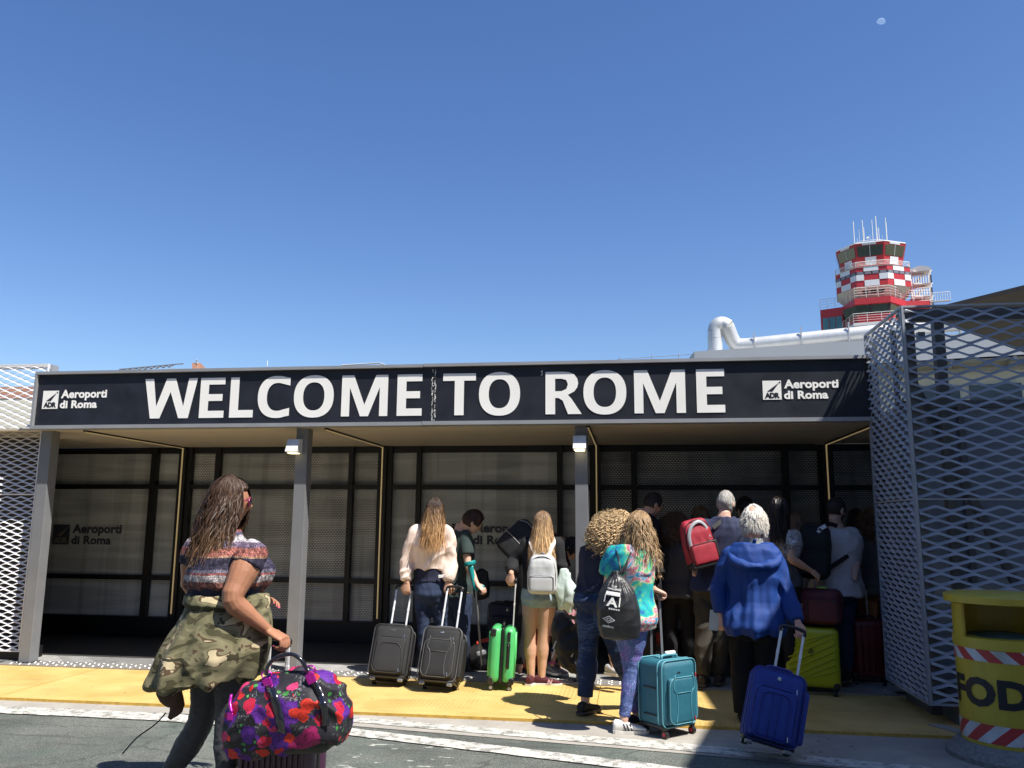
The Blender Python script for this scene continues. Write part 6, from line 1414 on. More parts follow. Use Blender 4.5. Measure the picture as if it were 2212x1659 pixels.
g.add([c_+U1*x+U2*z for x, z in ((.046, -.02), (.054, -.02), (.054, .045), (.046, .045))], [(0, 1, 2, 3)]); g.add([c_+U1*x+U2*z for x, z in ((-.062, -.0), (-.054, -.0), (-.050, .05), (-.058, .05))], [(0, 1, 2, 3)])
for i in range(5): x = -.02+i*.016; g.add([c_+U1*(x+dx)+U2*(-.045+dz) for dx, dz in ((0, 0), (.012, 0), (.012, .010), (0, .010))], [(0, 1, 2, 3)])
def diamond(mb, cx, cz, rx, rz, w_):
    o1 = [(rx, 0), (0, rz), (-rx, 0), (0, -rz)]; k = 1-w_
    for i in range(4):
        a, b = o1[i], o1[(i+1) % 4]; mb.add([c_+U1*(cx+p[0])+U2*(cz+p[1]) for p in (a, b, (b[0]*k, b[1]*k), (a[0]*k, a[1]*k))], [(0, 1, 2, 3)])
diamond(g, -.01, -.115, .045, .026, .22); diamond(g, -.01, -.115, .023, .0125, .35); put_text(g, 'umbro', c_+U1*-.048+U2*-.172, U1, U2, -Y_, width=.078, height=.020, bold=.025)
bm = bmesh.new(); vs_ = [bm.verts.new(v) for v in g.v]
for f in g.f:
    try: bm.faces.new([vs_[i] for i in f])
    except ValueError: pass
bmesh.ops.triangulate(bm, faces=bm.faces); bmesh.ops.subdivide_edges(bm, edges=[e for e in bm.edges if e.calc_length() > .02], cuts=2, use_grid_fill=True); bm.verts.index_update(); g = MB(); g.add([v.co.copy() for v in bm.verts], [tuple(v.index for v in f.verts) for f in bm.faces]); bm.free()
curvedput(g); obj('print', g, WPR, ds)
# -- small child behind them: bare legs and sandals
F = Fig('p', 'little child in shorts and pale sandals, only the legs showing between the taller people', dict(head=(1330, 1262, -.15), shL=(1318, 1296, -.12), shR=(1342, 1296, -.18), hipL=(1322, 1356, -.14), hipR=(1337, 1356, -.17), knL=(1320, 1396, -.14), knR=(1340, 1396, -.17), anL=(1324, 1437, -.20), anR=(1344, 1440, -.1), elL=(1312, 1320, -.12), wrL=(1312, 1345, -.12)), chest=60, headdir=60, build=.62, hs=.86, w=1.1, skin=SK2)
F.body(voxel=.009); F.shirt('top', BLACKC, -.1, 1.04, .02, .02, .6); F.trousers('shorts', BLACKC, .8, .012, .1); hair_shell(F, HD, 1.12, -.4, .5)
for k in 'LR': F.shoe(k, (cloth('sandal_grey', (.42, .41, .40)), SOLEW), (.85, -.5, 0), .17, w=.036)
# -- tall man, glasses
HG = mat_hair('hair_short_dark', (.025, .020, .018), (.04, .03, .026), 1.5, 1.8); BLK2 = cloth('black_jacket2', (.016, .016, .018))
F = Fig('p', 'tall man with short hair and glasses in a black jacket, looking down to the right', dict(head=(1410, 1090, .55), shL=(1368, 1132, .65), shR=(1402, 1136, .45), elR=(1408, 1200, .42), wrR=(1425, 1245, .36), elL=(1362, 1195, .7), wrL=(1372, 1250, .6), nek=(1386, 1122, .56), hipL=(1376, 1278, .62), hipR=(1398, 1278, .50), knL=(1376, 1360, .6), knR=(1400, 1360, .5), anL=(1374, 1442, .62), anR=(1402, 1443, .52)), chest=40, headdir=58, headpitch=-24, w=1.1, d=1.1, skin=SK1)
F.body(voxel=.0075); F.shirt('jacket', BLK2, -.1, 1.08, .028, .01, 1.9, .022, disp=wrinkle(.008)); F.trousers('trousers', BLACKC, 1.96, .014, .1, .01); hair_shell(F, HG, 1.09, -.10, .50, seed=12, amp=.006); face_bits(F, M('thin_frames', (.03, .03, .03)), HG)
# -- dark silhouettes inside
def extra(label, J, shirtm, hairm, skin, longhair=0, chest=0, hd=0, hp=0, w=1., trm=BLACKC, curly=False, sleeve=1.85, **k):
    F = Fig('p', label, J, chest=chest, headdir=hd, headpitch=hp, w=w, skin=skin, **k); F.body(voxel=.009); F.shirt('top', shirtm, -.05, 1.05, .024, .01, sleeve, .018, disp=wrinkle(.007, seed=int(J['head'][0]))); F.trousers('trousers', trm, 1.95, .014, .1, .01)
    hair_shell(F, hairm, 1.13, -.55 if longhair else -.15, .45, seed=int(J['head'][0]) % 17, amp=.010)
    if longhair: strands(F, hairm, 260, longhair, .06, (-120, 120), 5, wid=.010, backoff=.04)
    if curly: curls(F, hairm, 500, (.14, .15, .16), (0, -.03, -.03), 3, .011, .07)
    for q in 'LR': F.shoe(q, (BLACKC, SOLED), (.1, 1, 0), .26)
    return F
def stand(x, yh, Y, sw=32, hz=None, lean=0, feet=None, dx=0):
    """upright joints for a person whose head centre is at survey (x, yh) on the plane Y"""
    hd = aY(x, yh, Y); H = hd.z; P = lambda ox, oy, z: Vector((hd.x+ox, Y+oy, z)); s_ = H/1.55; q = sw/430.
    return dict(head=Vector(hd), shL=P(-q*.5*s_*4.0/2+dx*.2, 0, H-.215*s_), shR=P(q*.5*s_*4.0/2+dx*.2, 0, H-.215*s_), elL=P(-q*2.7*s_/2+dx*.4, .02, H-.50*s_), elR=P(q*2.7*s_/2+dx*.4, .02, H-.50*s_), wrL=P(-q*2.6*s_/2+dx*.6, -.06, H-.74*s_), wrR=P(q*2.6*s_/2+dx*.6, -.06, H-.74*s_),
        hipL=P(-.085+dx, 0, .53*H), hipR=P(.085+dx, 0, .53*H), knL=P(-.09+dx, 0, .29*H), knR=P(.09+dx, .02, .29*H), anL=P(-.09+dx, 0, .085), anR=P(.10+dx, .05, .085))
def ex2(label, x, yh, Y, shirtm, hairm, skin, sw=32, **k):
    J = stand(x, yh, Y, sw, dx=k.pop('dx', 0)); k.setdefault('longhair', 0)
    lh = k.pop('longhair'); F = Fig('p', label, J, chest=k.get('chest', 0), headdir=k.get('hd', 0), headpitch=k.get('hp', 0), w=k.get('w', 1.), skin=skin); F.body(voxel=.009, hands=k.get('hands')); F.shirt('top', shirtm, k.get('t0', -.05), 1.05, .024, .01, k.get('sleeve', 1.85), .018, disp=wrinkle(.007, seed=int(x) % 23)); F.trousers('trousers', k.get('trm', BLACKC), 1.95, .014, .1, .01)
    hair_shell(F, hairm, k.get('thick', 1.13), -.55 if lh else -.15, .45, seed=int(x) % 17, amp=.010, bald=k.get('bald'))
    if lh: strands(F, hairm, k.get('ns', 260), lh, .05, (-120, 120), 5, wid=.009, backoff=.05, wave=.012)
    if k.get('curly'): curls(F, hairm, 500, (.14, .15, .16), (0, -.03, -.03), 3, .011, .07)
    for q in 'LR': F.shoe(q, (BLACKC, SOLED), (.1, 1, 0), .26)
    return F
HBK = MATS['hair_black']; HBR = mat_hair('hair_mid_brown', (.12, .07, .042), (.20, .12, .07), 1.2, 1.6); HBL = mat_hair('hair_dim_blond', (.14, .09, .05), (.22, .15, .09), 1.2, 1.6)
ex2('woman with a wavy bob, all in black, between the tall man and the red backpack', 1462, 1133, .70, cloth('charcoal_cloth', (.07, .07, .078)), HBR, SK4, 30, hd=55, chest=30, hp=-15, curly=True)
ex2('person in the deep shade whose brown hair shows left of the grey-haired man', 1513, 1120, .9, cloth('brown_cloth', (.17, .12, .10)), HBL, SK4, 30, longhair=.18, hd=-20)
ex2('dark-haired man whose head rises behind the white-haired man', 1610, 1100, .80, cloth('slate_cloth', (.15, .17, .22)), HBK, SK4, 32, hd=-25, hp=-10)
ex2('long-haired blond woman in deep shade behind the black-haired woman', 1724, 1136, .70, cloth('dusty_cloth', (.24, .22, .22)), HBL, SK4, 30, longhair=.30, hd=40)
ex2('dark-haired person behind the bearded man, near the mesh enclosure', 1850, 1126, 1.25, cloth('charcoal_cloth', (.07, .07, .078)), HBK, SK4, 30, longhair=.12, hd=20)
ex2('curly-haired woman with bare arms and rust trousers at the edge of the mesh', 1882, 1124, 1.05, cloth('charcoal_cloth', (.07, .07, .078)), HBR, SK4, 31, curly=True, sleeve=.3, trm=cloth('rust_cloth', (.16, .06, .025)), hd=-10)
# -- grey-haired man with the red backpack
HGR = mat_hair('hair_grey', (.30, .29, .28), (.42, .41, .40), 1.4, 1.7); KH = cloth('khaki_dark', (.05, .045, .036), var=.2)
F = Fig('p', 'grey-haired man in a navy polo shirt wearing the red backpack', dict(head=(1568, 1088, .18), shL=(1526, 1138, .14), shR=(1594, 1138, .16), elL=(1507, 1190, .08), wrL=(1500, 1240, .0), elR=(1600, 1195, .1), wrR=(1600, 1250, .05), hipL=(1523, 1272, .18), hipR=(1562, 1272, .18), knL=(1520, 1365, .14), knR=(1556, 1365, .2), anL=(1518, 1459, .10), anR=(1552, 1455, .2), nek=(1562, 1128, .15)), chest=8, headdir=28, headpitch=-8, w=1.12, d=1.2, skin=SK1)
F.body(voxel=.0075); F.shirt('polo_shirt', cloth('navy_polo', (.035, .042, .085), var=.08), -.02, 1.08, .026, .01, .72, .022, .012, wrinkle(.007, (8, 8, 5), 3)); F.trousers('trousers', KH, 1.98, .016, .12, .014, wrinkle(.007, (9, 9, 7), 3)); hair_shell(F, HGR, 1.08, -.25, .45, seed=4, amp=.005)
for k in 'LR': F.shoe(k, (cloth('shoe_brown', (.05, .04, .035)), SOLED), (.2, 1, 0), .28)
RB = M('red_nylon', (.34, .018, .036), .6, var=.15, scale=20, bump=.3, bscale=200); GN = M('pale_grey_nylon', (.33, .34, .37), .5, var=.08)
c = aY(1508, 1172, -.03); Br = Matrix.Rotation(R_(-14), 3, 'Y') @ Matrix.Rotation(R_(16), 3, 'Z')
rb = backpack('backpack', c, .29, .43, .17, RB, 'red backpack with pale grey curved panels slung on the navy polo', BPL, [[aY(1540, 1140, .0), aY(1562, 1124, .05), aY(1580, 1124, .16)]], strapm=M('strap_charcoal', (.03, .03, .032), .6), rot=Br, seed=7)
g = MB(); g.tube([c+Br @ Vector(p) for p in ((-.105, -.085, -.04), (-.10, -.09, .07), (-.05, -.09, .155), (.03, -.085, .18), (.085, -.075, .12), (.095, -.075, .02))], [(.016, .005)]*6, 8, smooth=4); obj('grey_panel', g, GN, rb, smooth=True)
g = MB(); g.rbox(tuple(c+Br @ Vector((.09, -.075, -.09))), (.10, .06, .18), .02, Br); g.rbox(tuple(c+Br @ Vector((0, -.03, -.19))), (.29, .14, .07), .02, Br); obj('black_panel', g, NYL, rb, smooth=True)
# -- white-haired man in blue jacket
HW = mat_hair('hair_white', (.62, .59, .54), (.72, .69, .64), 1.3, 1.6); BJ = cloth('blue_jacket', (.008, .045, .22), .6, var=.06, spec=.35); GH = cloth('hood_lining', (.24, .25, .25))
F = Fig('p', 'white-haired balding man in a bright blue hooded jacket and black trousers', dict(head=(1629, 1128, -1.10), shL=(1577, 1200, -1.12), shR=(1670, 1203, -1.14), elL=(1552, 1268, -1.10), wrL=(1555, 1328, -1.14), elR=(1700, 1280, -1.16), wrR=(1724, 1345, -1.34), hipL=(1605, 1352, -1.10), hipR=(1655, 1352, -1.14), knL=(1603, 1445, -1.08), knR=(1655, 1450, -1.10), anL=(1606, 1540, -1.10), anR=(1668, 1545, -1.15), nek=(1626, 1178, -1.12)), chest=6, headdir=12, headpitch=-16, w=1.08, d=1.2, hs=1.12, skin=M('skin_pink', (.66, .36, .27), .45, var=.08, scale=14))
F.body(hands=dict(R=dict(d=(.15, -.25, -1), n=(-.35, .8, -.1), curl=(1.0, 1.2, .9)), L=dict(d=(.05, -.05, -1), n=(.5, .8, 0), curl=(.8, 1.0, .7))))
jc = F.J['pel']
def folds(co, no):
    z = (jc.z+.62-co[:, 2])/.62; a = np.arctan2(co[:, 0]-jc.x, -(co[:, 1]-jc.y)); m = np.clip(z, 0, 1)*(co[:, 1] < jc.y+.05)
    return co+no*(m*(.013*np.cos(a*6+.6+.8*np.sin(z*3))+.004*np.cos(a*17+z*2)))[:, None]
F.shirt('jacket', BJ, -.10, 1.03, .030, .030, 1.92, .020, .006, wrinkle(.008, (8, 8, 3.5), 13, extra=folds), .009, 3, .008)
nk = F.J['nek']; g = MB()
hr_ = []
for k in range(26):
    a = 2*math.pi*k/26; bk_ = max(0, -math.sin(a)); hr_.append(nk+Vector((math.cos(a)*(.155+.06*bk_), math.sin(a)*.105-.05*bk_, -.035-.115*bk_**1.5-.02*abs(math.cos(a)))))
g.tube(hr_, [(.030+.022*max(0, -math.sin(2*math.pi*k/26)), .034) for k in range(26)], 12, closed=True, ref=(0, 0, 1)); hood = solid('hood', g, BJ, F.root, .007, 3, wrinkle(.008, (9, 9, 9), 4))
g = MB(); rr_ = []
for z, a, b in ((-.085, .150, .115), (-.04, .115, .10), (.0, .082, .082), (.045, .070, .075), (.055, .064, .068)): rr_.append(ering(nk+Vector((0, -.012-.25*abs(min(0, z)), z)), X_*a, Y_*b, 24))
g.loft(rr_); solid('collar', g, GH, F.root, .006, 2, wrinkle(.004, (14, 14, 14), 4))
g = MB(); q2 = nk+Vector((-.005, -.098, .018)); g.rbox(tuple(q2), (.026, .010, .065), .003, Matrix.Rotation(R_(14), 3, 'Y') @ Matrix.Rotation(R_(18), 3, 'X')); obj('hanging_loop', g, BJ, F.root, smooth=True)
F.trousers('trousers', cloth('black_trousers', (.010, .010, .012)), 2.0, .020, .1, .016, wrinkle(.008, (7, 7, 4), 5))
for k in 'LR': F.shoe(k, (BLACKC, SOLED), (.1, 1, 0), .29)
hair_shell(F, HW, 1.07, -.42, .42, seed=15, amp=.012, bald=(-.12, -.72, .68, .30)); curls(F, HW, 1700, (.082, .102, .120), (0, -.004, -.004), 31, .004, .034, -.62, .25, (-.12, -.72, .68, .34), .0018)
g = MB(); w1 = F.J['wrL']; g.rbox(tuple(w1+Vector((-.045, -.01, -.04))), (.07, .004, .15), .0015, Matrix.Rotation(R_(6), 3, 'Y')); tagit(obj('ticket', g, M('ticket_paper', (.62, .58, .50), .6), loc=tuple(w1+Vector((-.045, -.01, -.04)))), 'cream paper ticket in the left hand of the man in blue', 'paper')
# -- black-haired woman with silver top
HBS = mat_hair('hair_glossy_black', (.014, .010, .009), (.10, .05, .03), 1.15, 1.35, .28); SILT = M('silver_sequin', (.42, .44, .47), .35, .4, var=.35, scale=60, bump=.5, bscale=160)
F = Fig('p', 'woman with long glossy black hair and a silver-shouldered top, arm out to the trolley handle', dict(head=(1683, 1103, .02), shL=(1662, 1158, .05), shR=(1714, 1160, .0), elL=(1650, 1212, .1), wrL=(1655, 1250, .1), elR=(1706, 1206, -.10), wrR=(1752, 1233, -.04), hipL=(1672, 1272, .06), hipR=(1706, 1272, .0), knL=(1670, 1360, .06), knR=(1704, 1360, .02), anL=(1668, 1455, .06), anR=(1708, 1456, .06), nek=(1688, 1150, .03)), chest=28, headdir=20, headpitch=-10, w=.95, skin=SK2)
F.body(voxel=.0065, hands=dict(R=dict(d=(.75, .1, -.6), n=(-.4, .6, -.6), curl=(1.0, 1.1, .9))))
def mat_silver():
    m, nt, L, p = custom('silver_grey_top', .4, .6, .3); n = noi(nt, objco(nt), 60., 4, .7); sx = nt.nodes.new('ShaderNodeSeparateXYZ'); L.new(objco(nt), sx.inputs[0]); k = ramp(nt, [(.35, (.10, .11, .13)), (.6, (.55, .56, .58))]); L.new(n.outputs[0], k.inputs[0]); t = nt.nodes.new('ShaderNodeMapRange'); t.inputs[1].default_value = 1.10; t.inputs[2].default_value = 1.28; L.new(sx.outputs[2], t.inputs[0]); L.new(mix(nt, t.outputs[0], (.05, .05, .055), k.outputs[0]), p.inputs['Base Color']); return m
F.shirt('top', mat_silver(), .05, 1.04, .018, .01, .45, .016, .012, wrinkle(.006, (10, 10, 6), 4)); F.trousers('trousers', BLACKC, 1.95, .01, .12)
hair_shell(F, HBS, 1.10, -.6, .40, seed=14, amp=.004); strands(F, HBS, 480, .36, .03, (-120, 120), 41, wid=.008, backoff=.04, wave=.006, lenvar=.3)
for k in 'LR': F.shoe(k, (BLACKC, SOLED), (.1, 1, 0), .25)
# -- bearded man, grey T-shirt, black backpack
F = Fig('p', 'bearded man with thinning hair in a light grey T-shirt, black backpack on one shoulder', dict(head=(1806, 1101, .42), shL=(1776, 1152, .48), shR=(1838, 1156, .40), elL=(1762, 1205, .5), wrL=(1770, 1250, .4), elR=(1850, 1214, .36), wrR=(1846, 1250, .12), hipL=(1788, 1282, .46), hipR=(1826, 1284, .40), knL=(1786, 1365, .46), knR=(1826, 1365, .4), anL=(1784, 1448, .46), anR=(1828, 1450, .42)), chest=22, headdir=50, headpitch=-12, w=1.25, d=1.4, skin=SK1)
F.body(voxel=.0075); F.shirt('t_shirt', cloth('light_grey_tee', (.55, .53, .54), var=.05), -.04, 1.06, .026, .012, .68, .024, .014, wrinkle(.006, (7, 7, 5), 8)); F.trousers('jeans', DENIM, 1.96, .014, .12, .01)
hair_shell(F, HG, 1.07, -.20, .50, seed=22, amp=.004, bald=(.0, .2, .95, .42)); face_bits(F, M('thin_frames', (.03, .03, .03)), HG)
g = MB(); c, B = F.J['head'], F.HB
g.ell(c, 1, 1, 1, B, 30, 24, lambda d, p: head_fn(False)(d, p)*(1.06 if (d.z < -.30 and d.y > .05) else .9)); solid('beard', g, HG, F.root, .007, 1)
for k in 'LR': F.shoe(k, (BLACKC, SOLED), (.3, 1, 0), .28)
c = aY(1758, 1190, .20); b2 = backpack('backpack', c, .30, .50, .20, NYL, 'large black backpack with a white tag on the grey T-shirt', BPL, [[aY(1778, 1138, .26), aY(1795, 1132, .32), aY(1815, 1140, .40)], [aY(1776, 1240, .26), aY(1800, 1222, .24), aY(1832, 1200, .26)]], rot=Matrix.Rotation(R_(6), 3, 'Y') @ Matrix.Rotation(R_(-10), 3, 'Z'), seed=4)
g = MB(); g.rbox(tuple(aY(1776, 1140, .10)), (.075, .004, .035), .001, Matrix.Rotation(R_(-30), 3, 'Y')); g.rbox(tuple(aY(1770, 1146, .10)), (.03, .004, .045), .001, Matrix.Rotation(R_(40), 3, 'Y')); obj('name_tag', g, M('tag_white', (.75, .78, .85), .5), b2)
# ================================================================ NEAR WOMAN WITH THE TROLLEY
NW = [(-.20, .11, .10, -.01), (-.09, .175, .145, -.01), (.0, .190, .165, -.02), (.12, .198, .175, -.015), (.30, .200, .175, .0), (.45, .200, .175, .0), (.62, .222, .200, .01), (.80, .205, .165, .005), (.92, .160, .110, -.01), (1.0, .110, .078, -.015), (1.07, .075, .062, -.01), (1.16, .056, .054, .0)]
zy = lambda y: aY(480, y, -3.4).z
def mat_ethnic():
    m, nt, L, p = custom('patterned_stripe_shirt', .8, .2); sx = nt.nodes.new('ShaderNodeSeparateXYZ'); L.new(objco(nt), sx.inputs[0])
    w1 = noi(nt, objco(nt), 5., 3); z = math_(nt, 'ADD', sx.outputs[2], math_(nt, 'MULTIPLY', math_(nt, 'SUBTRACT', w1.outputs[0], .5), .035))
    a, b = zy(1275), zy(1135); t = nt.nodes.new('ShaderNodeMapRange'); t.inputs[1].default_value = a; t.inputs[2].default_value = b; L.new(z, t.inputs[0])
    f = lambda y: (zy(y)-a)/(b-a)
    k = ramp(nt, [(0, (.17, .075, .075)), (f(1262), (.26, .11, .09)), (f(1252), (.40, .36, .36)), (f(1238), (.30, .10, .09)), (f(1234), (.16, .15, .20)), (f(1227), (.055, .05, .085)), (f(1202), (.36, .22, .14)), (f(1198), (.33, .12, .10)), (f(1181), (.16, .12, .18)), (f(1170), (.45, .42, .44)), (f(1157), (.15, .12, .18)), (f(1149), (.40, .12, .09)), (f(1142), (.15, .12, .18))], 'CONSTANT'); L.new(t.outputs[0], k.inputs[0])
    # small lace and dot motifs
    v = vor(nt, objco(nt), 95., rnd=.5); d = ramp(nt, [(.25, (1.5, 1.45, 1.4)), (.45, (.6, .6, .6))]); L.new(v.outputs[0], d.inputs[0]); n = noi(nt, objco(nt), 38., 4, .7); d2 = ramp(nt, [(.42, (.35, .35, .38)), (.56, (1.35, 1.35, 1.35))]); L.new(n.outputs[0], d2.inputs[0])
    c = mix(nt, 1., k.outputs[0], d.outputs[0], 'MULTIPLY'); c = mix(nt, .8, c, mix(nt, 1., c, d2.outputs[0], 'MULTIPLY')); L.new(c, p.inputs['Base Color']); n3 = noi(nt, objco(nt), 300., 2); bump(nt, p, n3.outputs[0], .3, .003); return m
def mat_camo():
    m, nt, L, p = custom('camouflage', .85, .2); v = objco(nt, (1, 1, 1.9)); n = noi(nt, v, 6.5, 3, .45, .9); k = ramp(nt, [(0, (.065, .060, .032)), (.40, (.15, .138, .078)), (.50, (.21, .19, .11)), (.585, (.10, .068, .04)), (.63, (.50, .42, .26))], 'CONSTANT'); L.new(n.outputs[0], k.inputs[0])
    n2 = noi(nt, objco(nt, (1, 1, 1.9), (5, 3, 1)), 7.5, 3, .45, .8); k2 = ramp(nt, [(0, (0, 0, 0)), (.60, (1, 1, 1))], 'CONSTANT'); L.new(n2.outputs[0], k2.inputs[0]); c = mix(nt, k2.outputs[0], k.outputs[0], (.045, .040, .022))
    n3 = noi(nt, objco(nt), 260., 2); L.new(c, p.inputs['Base Color']); bump(nt, p, n3.outputs[0], .35, .004); return m
F = Fig('p', 'woman with long brown hair and a camouflage jacket round her waist, pulling the near trolley', dict(head=(499, 1086, -3.40), nek=(490, 1158, -3.40), shR=(543, 1200, -3.54), shL=(425, 1192, -3.24), elR=(497, 1297, -3.66), wrR=(580, 1362, -3.50), elL=(410, 1270, -3.16), wrL=(566, 1300, -3.02),
    hipR=(505, 1400, -3.42), hipL=(456, 1400, -3.33), knR=(493, 1560, -3.43), anR=(487, 1712, -3.46), knL=(437, 1560, -3.34), anL=(340, 1712, -3.28), pel=(483, 1395, -3.40)), chest=50, headdir=62, headpitch=-2, w=1., d=1., skin=SK3, hip=50, group='travellers queuing at the pavilion')
_tor = F.torso; F.torso = lambda t0, t1, off=0., flare=0., n=28, prof=None, waist=1.: _tor(t0, t1, off, flare, n, NW)
F.ARM = [(0, .078), (.3, .078), (.8, .060), (1.05, .056), (1.3, .052), (1.7, .036), (2, .0275)]; F.LEG = [(0, .098), (.25, .092), (.9, .068), (1.05, .066), (1.35, .068), (1.6, .052), (2, .036)]
F.body(voxel=.0048, legs=.93, hands=dict(R=dict(d=(.93, -.12, -.38), n=(-.30, .10, -1), curl=(1.05, 1.15, .9), s=1.18, thumb=1.2), L=dict(d=(1, -.25, .18), n=(-.15, -.5, -1), curl=(.45, .55, .4), s=.92, spread=1.2)))
PK = M('pink_nail', (.75, .10, .20), .2, coat=.5); 
for t, r in F.tips['L']: g = MB(); g.ell(t+Vector((.004, -.004, .003)), .007, .006, .004, None, 10, 6); obj('fingernail', g, PK, F.root, smooth=True)
for t, r in F.tips['R']: g = MB(); g.ell(t+Vector((-.003, -.002, -.002)), .006, .005, .003, None, 10, 6); obj('fingernail', g, PK, F.root, smooth=True)
cf, cr = F.cf, F.cr
def bust(g):
    b = F.J['pel'].lerp(F.J['nek'], .68)
    for s_ in (-1, 1): g.ell(b+cf*.135+cr*s_*.080-Z_*.01, .110, .110, .105)
    g.ell(F.J['shR']-Z_*.015, .066, .066, .062); g.ell(F.J['shL']-Z_*.02, .060)
def sag(co, no):
    z0 = zy(1262); k = np.clip((z0+.10-co[:, 2])/.10, 0, 1)
    return co+no*(.004*k*np.sin(np.arctan2(co[:, 1]+3.4, co[:, 0]-F.J['pel'].x)*13))[:, None]
F.shirt('shirt', mat_ethnic(), .54, 1.05, .012, .004, .26, .005, .004, wrinkle(.006, (8, 8, 8), 17, extra=sag), .007, 3, extra=bust)
F.shirt('navy_top', NAVY, .38, .62, .004, .0, .2, disp=wrinkle(.007, (12, 12, 20), 5), arms='', voxel=.008)
F.trousers('leggings', cloth('charcoal_leggings', (.050, .050, .058), .55, var=.06, spec=.4), 1.9, .002, .15, .0, wrinkle(.002, (20, 20, 30), 2), .007)
CAMO = mat_camo(); Yc = -3.42
g = MB(); rows = [(1280, 411, 576, .90, 0), (1300, 406, 580, .94, 0), (1306, 411, 577, .92, 0), (1330, 401, 581, .96, .0), (1370, 378, 581, .98, .01), (1410, 357, 576, .98, .02), (1440, 345, 568, .96, .03), (1466, 333, 556, .94, .030)]
rings = []
for y, xl, xr, kd, tl in rows:
    a, b = aY(xl, y, Yc), aY(xr, y, Yc); c = (a+b)/2; hw = (b-a).length/2
    rings.append([c+Vector((math.cos(t)*hw, math.sin(t)*hw*kd, math.cos(t)*tl*1.1-.006)) for t in [2*math.pi*k/40 for k in range(40)]])
g.loft(rings); jc2 = (aY(460, 1300, Yc))
def skirtf(co, no):
    z = np.clip((jc2.z-co[:, 2])/.4, 0, 1); a = np.arctan2(co[:, 1]-Yc, co[:, 0]-jc2.x); return co+no*(z*(.020*np.cos(a*7+1.)+.010*np.cos(a*15+z*4)))[:, None]
jk = solid('tied_jacket', g, CAMO, F.root, .008, 2, wrinkle(.006, (7, 7, 5), 19, extra=skirtf))
# loose sleeve end with brown lining swinging at the back
g = MB(); A1, A2, A3, A4, A5 = aY(331, 1470, -3.45), aY(366, 1520, -3.47), aY(360, 1552, -3.46), aY(398, 1530, -3.42), aY(402, 1470, -3.42)
g.tube([A1.lerp(A5, .5)+Z_*.03, A1.lerp(A5, .5)-Z_*.05+X_*.0, A2.lerp(A4, .5), A3+X_*.015], [(.085, .03), (.075, .028), (.045, .022), (.012, .01)], 16, smooth=4); obj('jacket_lining', g, M('brown_lining', (.085, .045, .028), .8, var=.3, scale=20, bump=.5, bscale=30), jk, smooth=True)
g = MB(); g.tube([aY(358, 1540, -3.46), aY(335, 1565, -3.47), aY(300, 1590, -3.5), aY(280, 1610, -3.5), aY(265, 1628, -3.5)], .004, 6, smooth=4); obj('drawcord', g, BPL, jk, smooth=True)
# roses printed on the hem
ROS = M('rose_print', (.42, .075, .055), .8, var=.5, scale=40); TL = M('teal_print', (.02, .20, .26), .8, var=.3, scale=40)
for (px, py, r, mt) in ((518, 1422, 14, ROS), (532, 1434, 8, TL), (537, 1421, 7, TL), (438, 1362, 6, TL), (440, 1345, 5, ROS), (362, 1400, 7, ROS), (522, 1444, 6, TL), (368, 1392, 5, TL)):
    pass
def press_print(centres, host, mat, name, rad, petals=9):
    """flat print patches projected on to the cloth along the sight of the wearer's back (ray cast on the mesh)"""
    g = MB(); me = host.data; from mathutils.bvhtree import BVHTree
    off = origin(host); bv = BVHTree.FromPolygons([v.co+off for v in me.vertices], [tuple(p.vertices) for p in me.polygons])
    for (px, py), r in zip(centres, rad):
        o = aY(px, py, -4.6); n = 26
        pts = []; ok = True
        for ring_ in range(1, 4):
            for k in range(n):
                a = 2*math.pi*k/n; rr_ = r*ring_/3*(1+.16*math.sin(a*petals+px))
                h = bv.ray_cast(Vector((o.x+rr_*math.cos(a), -4.6, aY(px, py, -3.5).z+rr_*math.sin(a))), Vector((0, 1, 0)))
                if h[0] is None: ok = False; break
                pts.append(h[0]+h[1]*.004)
            if not ok: break
        if not ok: continue
        h = bv.ray_cast(Vector((o.x, -4.6, aY(px, py, -3.5).z)), Vector((0, 1, 0)))
        if h[0] is None: continue
        b = len(g.v); g.add(pts+[h[0]+h[1]*.004], [(3*n, k, (k+1) % n) for k in range(n)]+[(i*n+k, (i+1)*n+k, (i+1)*n+(k+1) % n, i*n+(k+1) % n) for i in (0, 1) for k in range(n)])
    if g.v: obj(name, g, mat, host, smooth=True)
def xs(px, py): # survey column of a point at the cloth's depth, shifted to the cast plane
    return (px, py)
HBN = mat_hair('hair_brown_near', (.060, .034, .022), (.32, .18, .09), 1.08, 1.42, .5)
hair_shell(F, HBN, 1.15, -.7, .48, seed=31, amp=.012, vol=.02, voxel=.005)
strands(F, HBN, 1700, length=.36, spread=.13, az=(-150, 120), seed=51, wid=.006, backoff=.06, wave=.024, sidespread=.11, lenvar=.5, tophi=1.0, skull=1.22)
strands(F, HBN, 600, length=.30, spread=.12, az=(-90, 90), seed=52, wid=.006, backoff=.05, wave=.026, sidespread=.06, lenvar=.4, tophi=.8, skull=1.30)
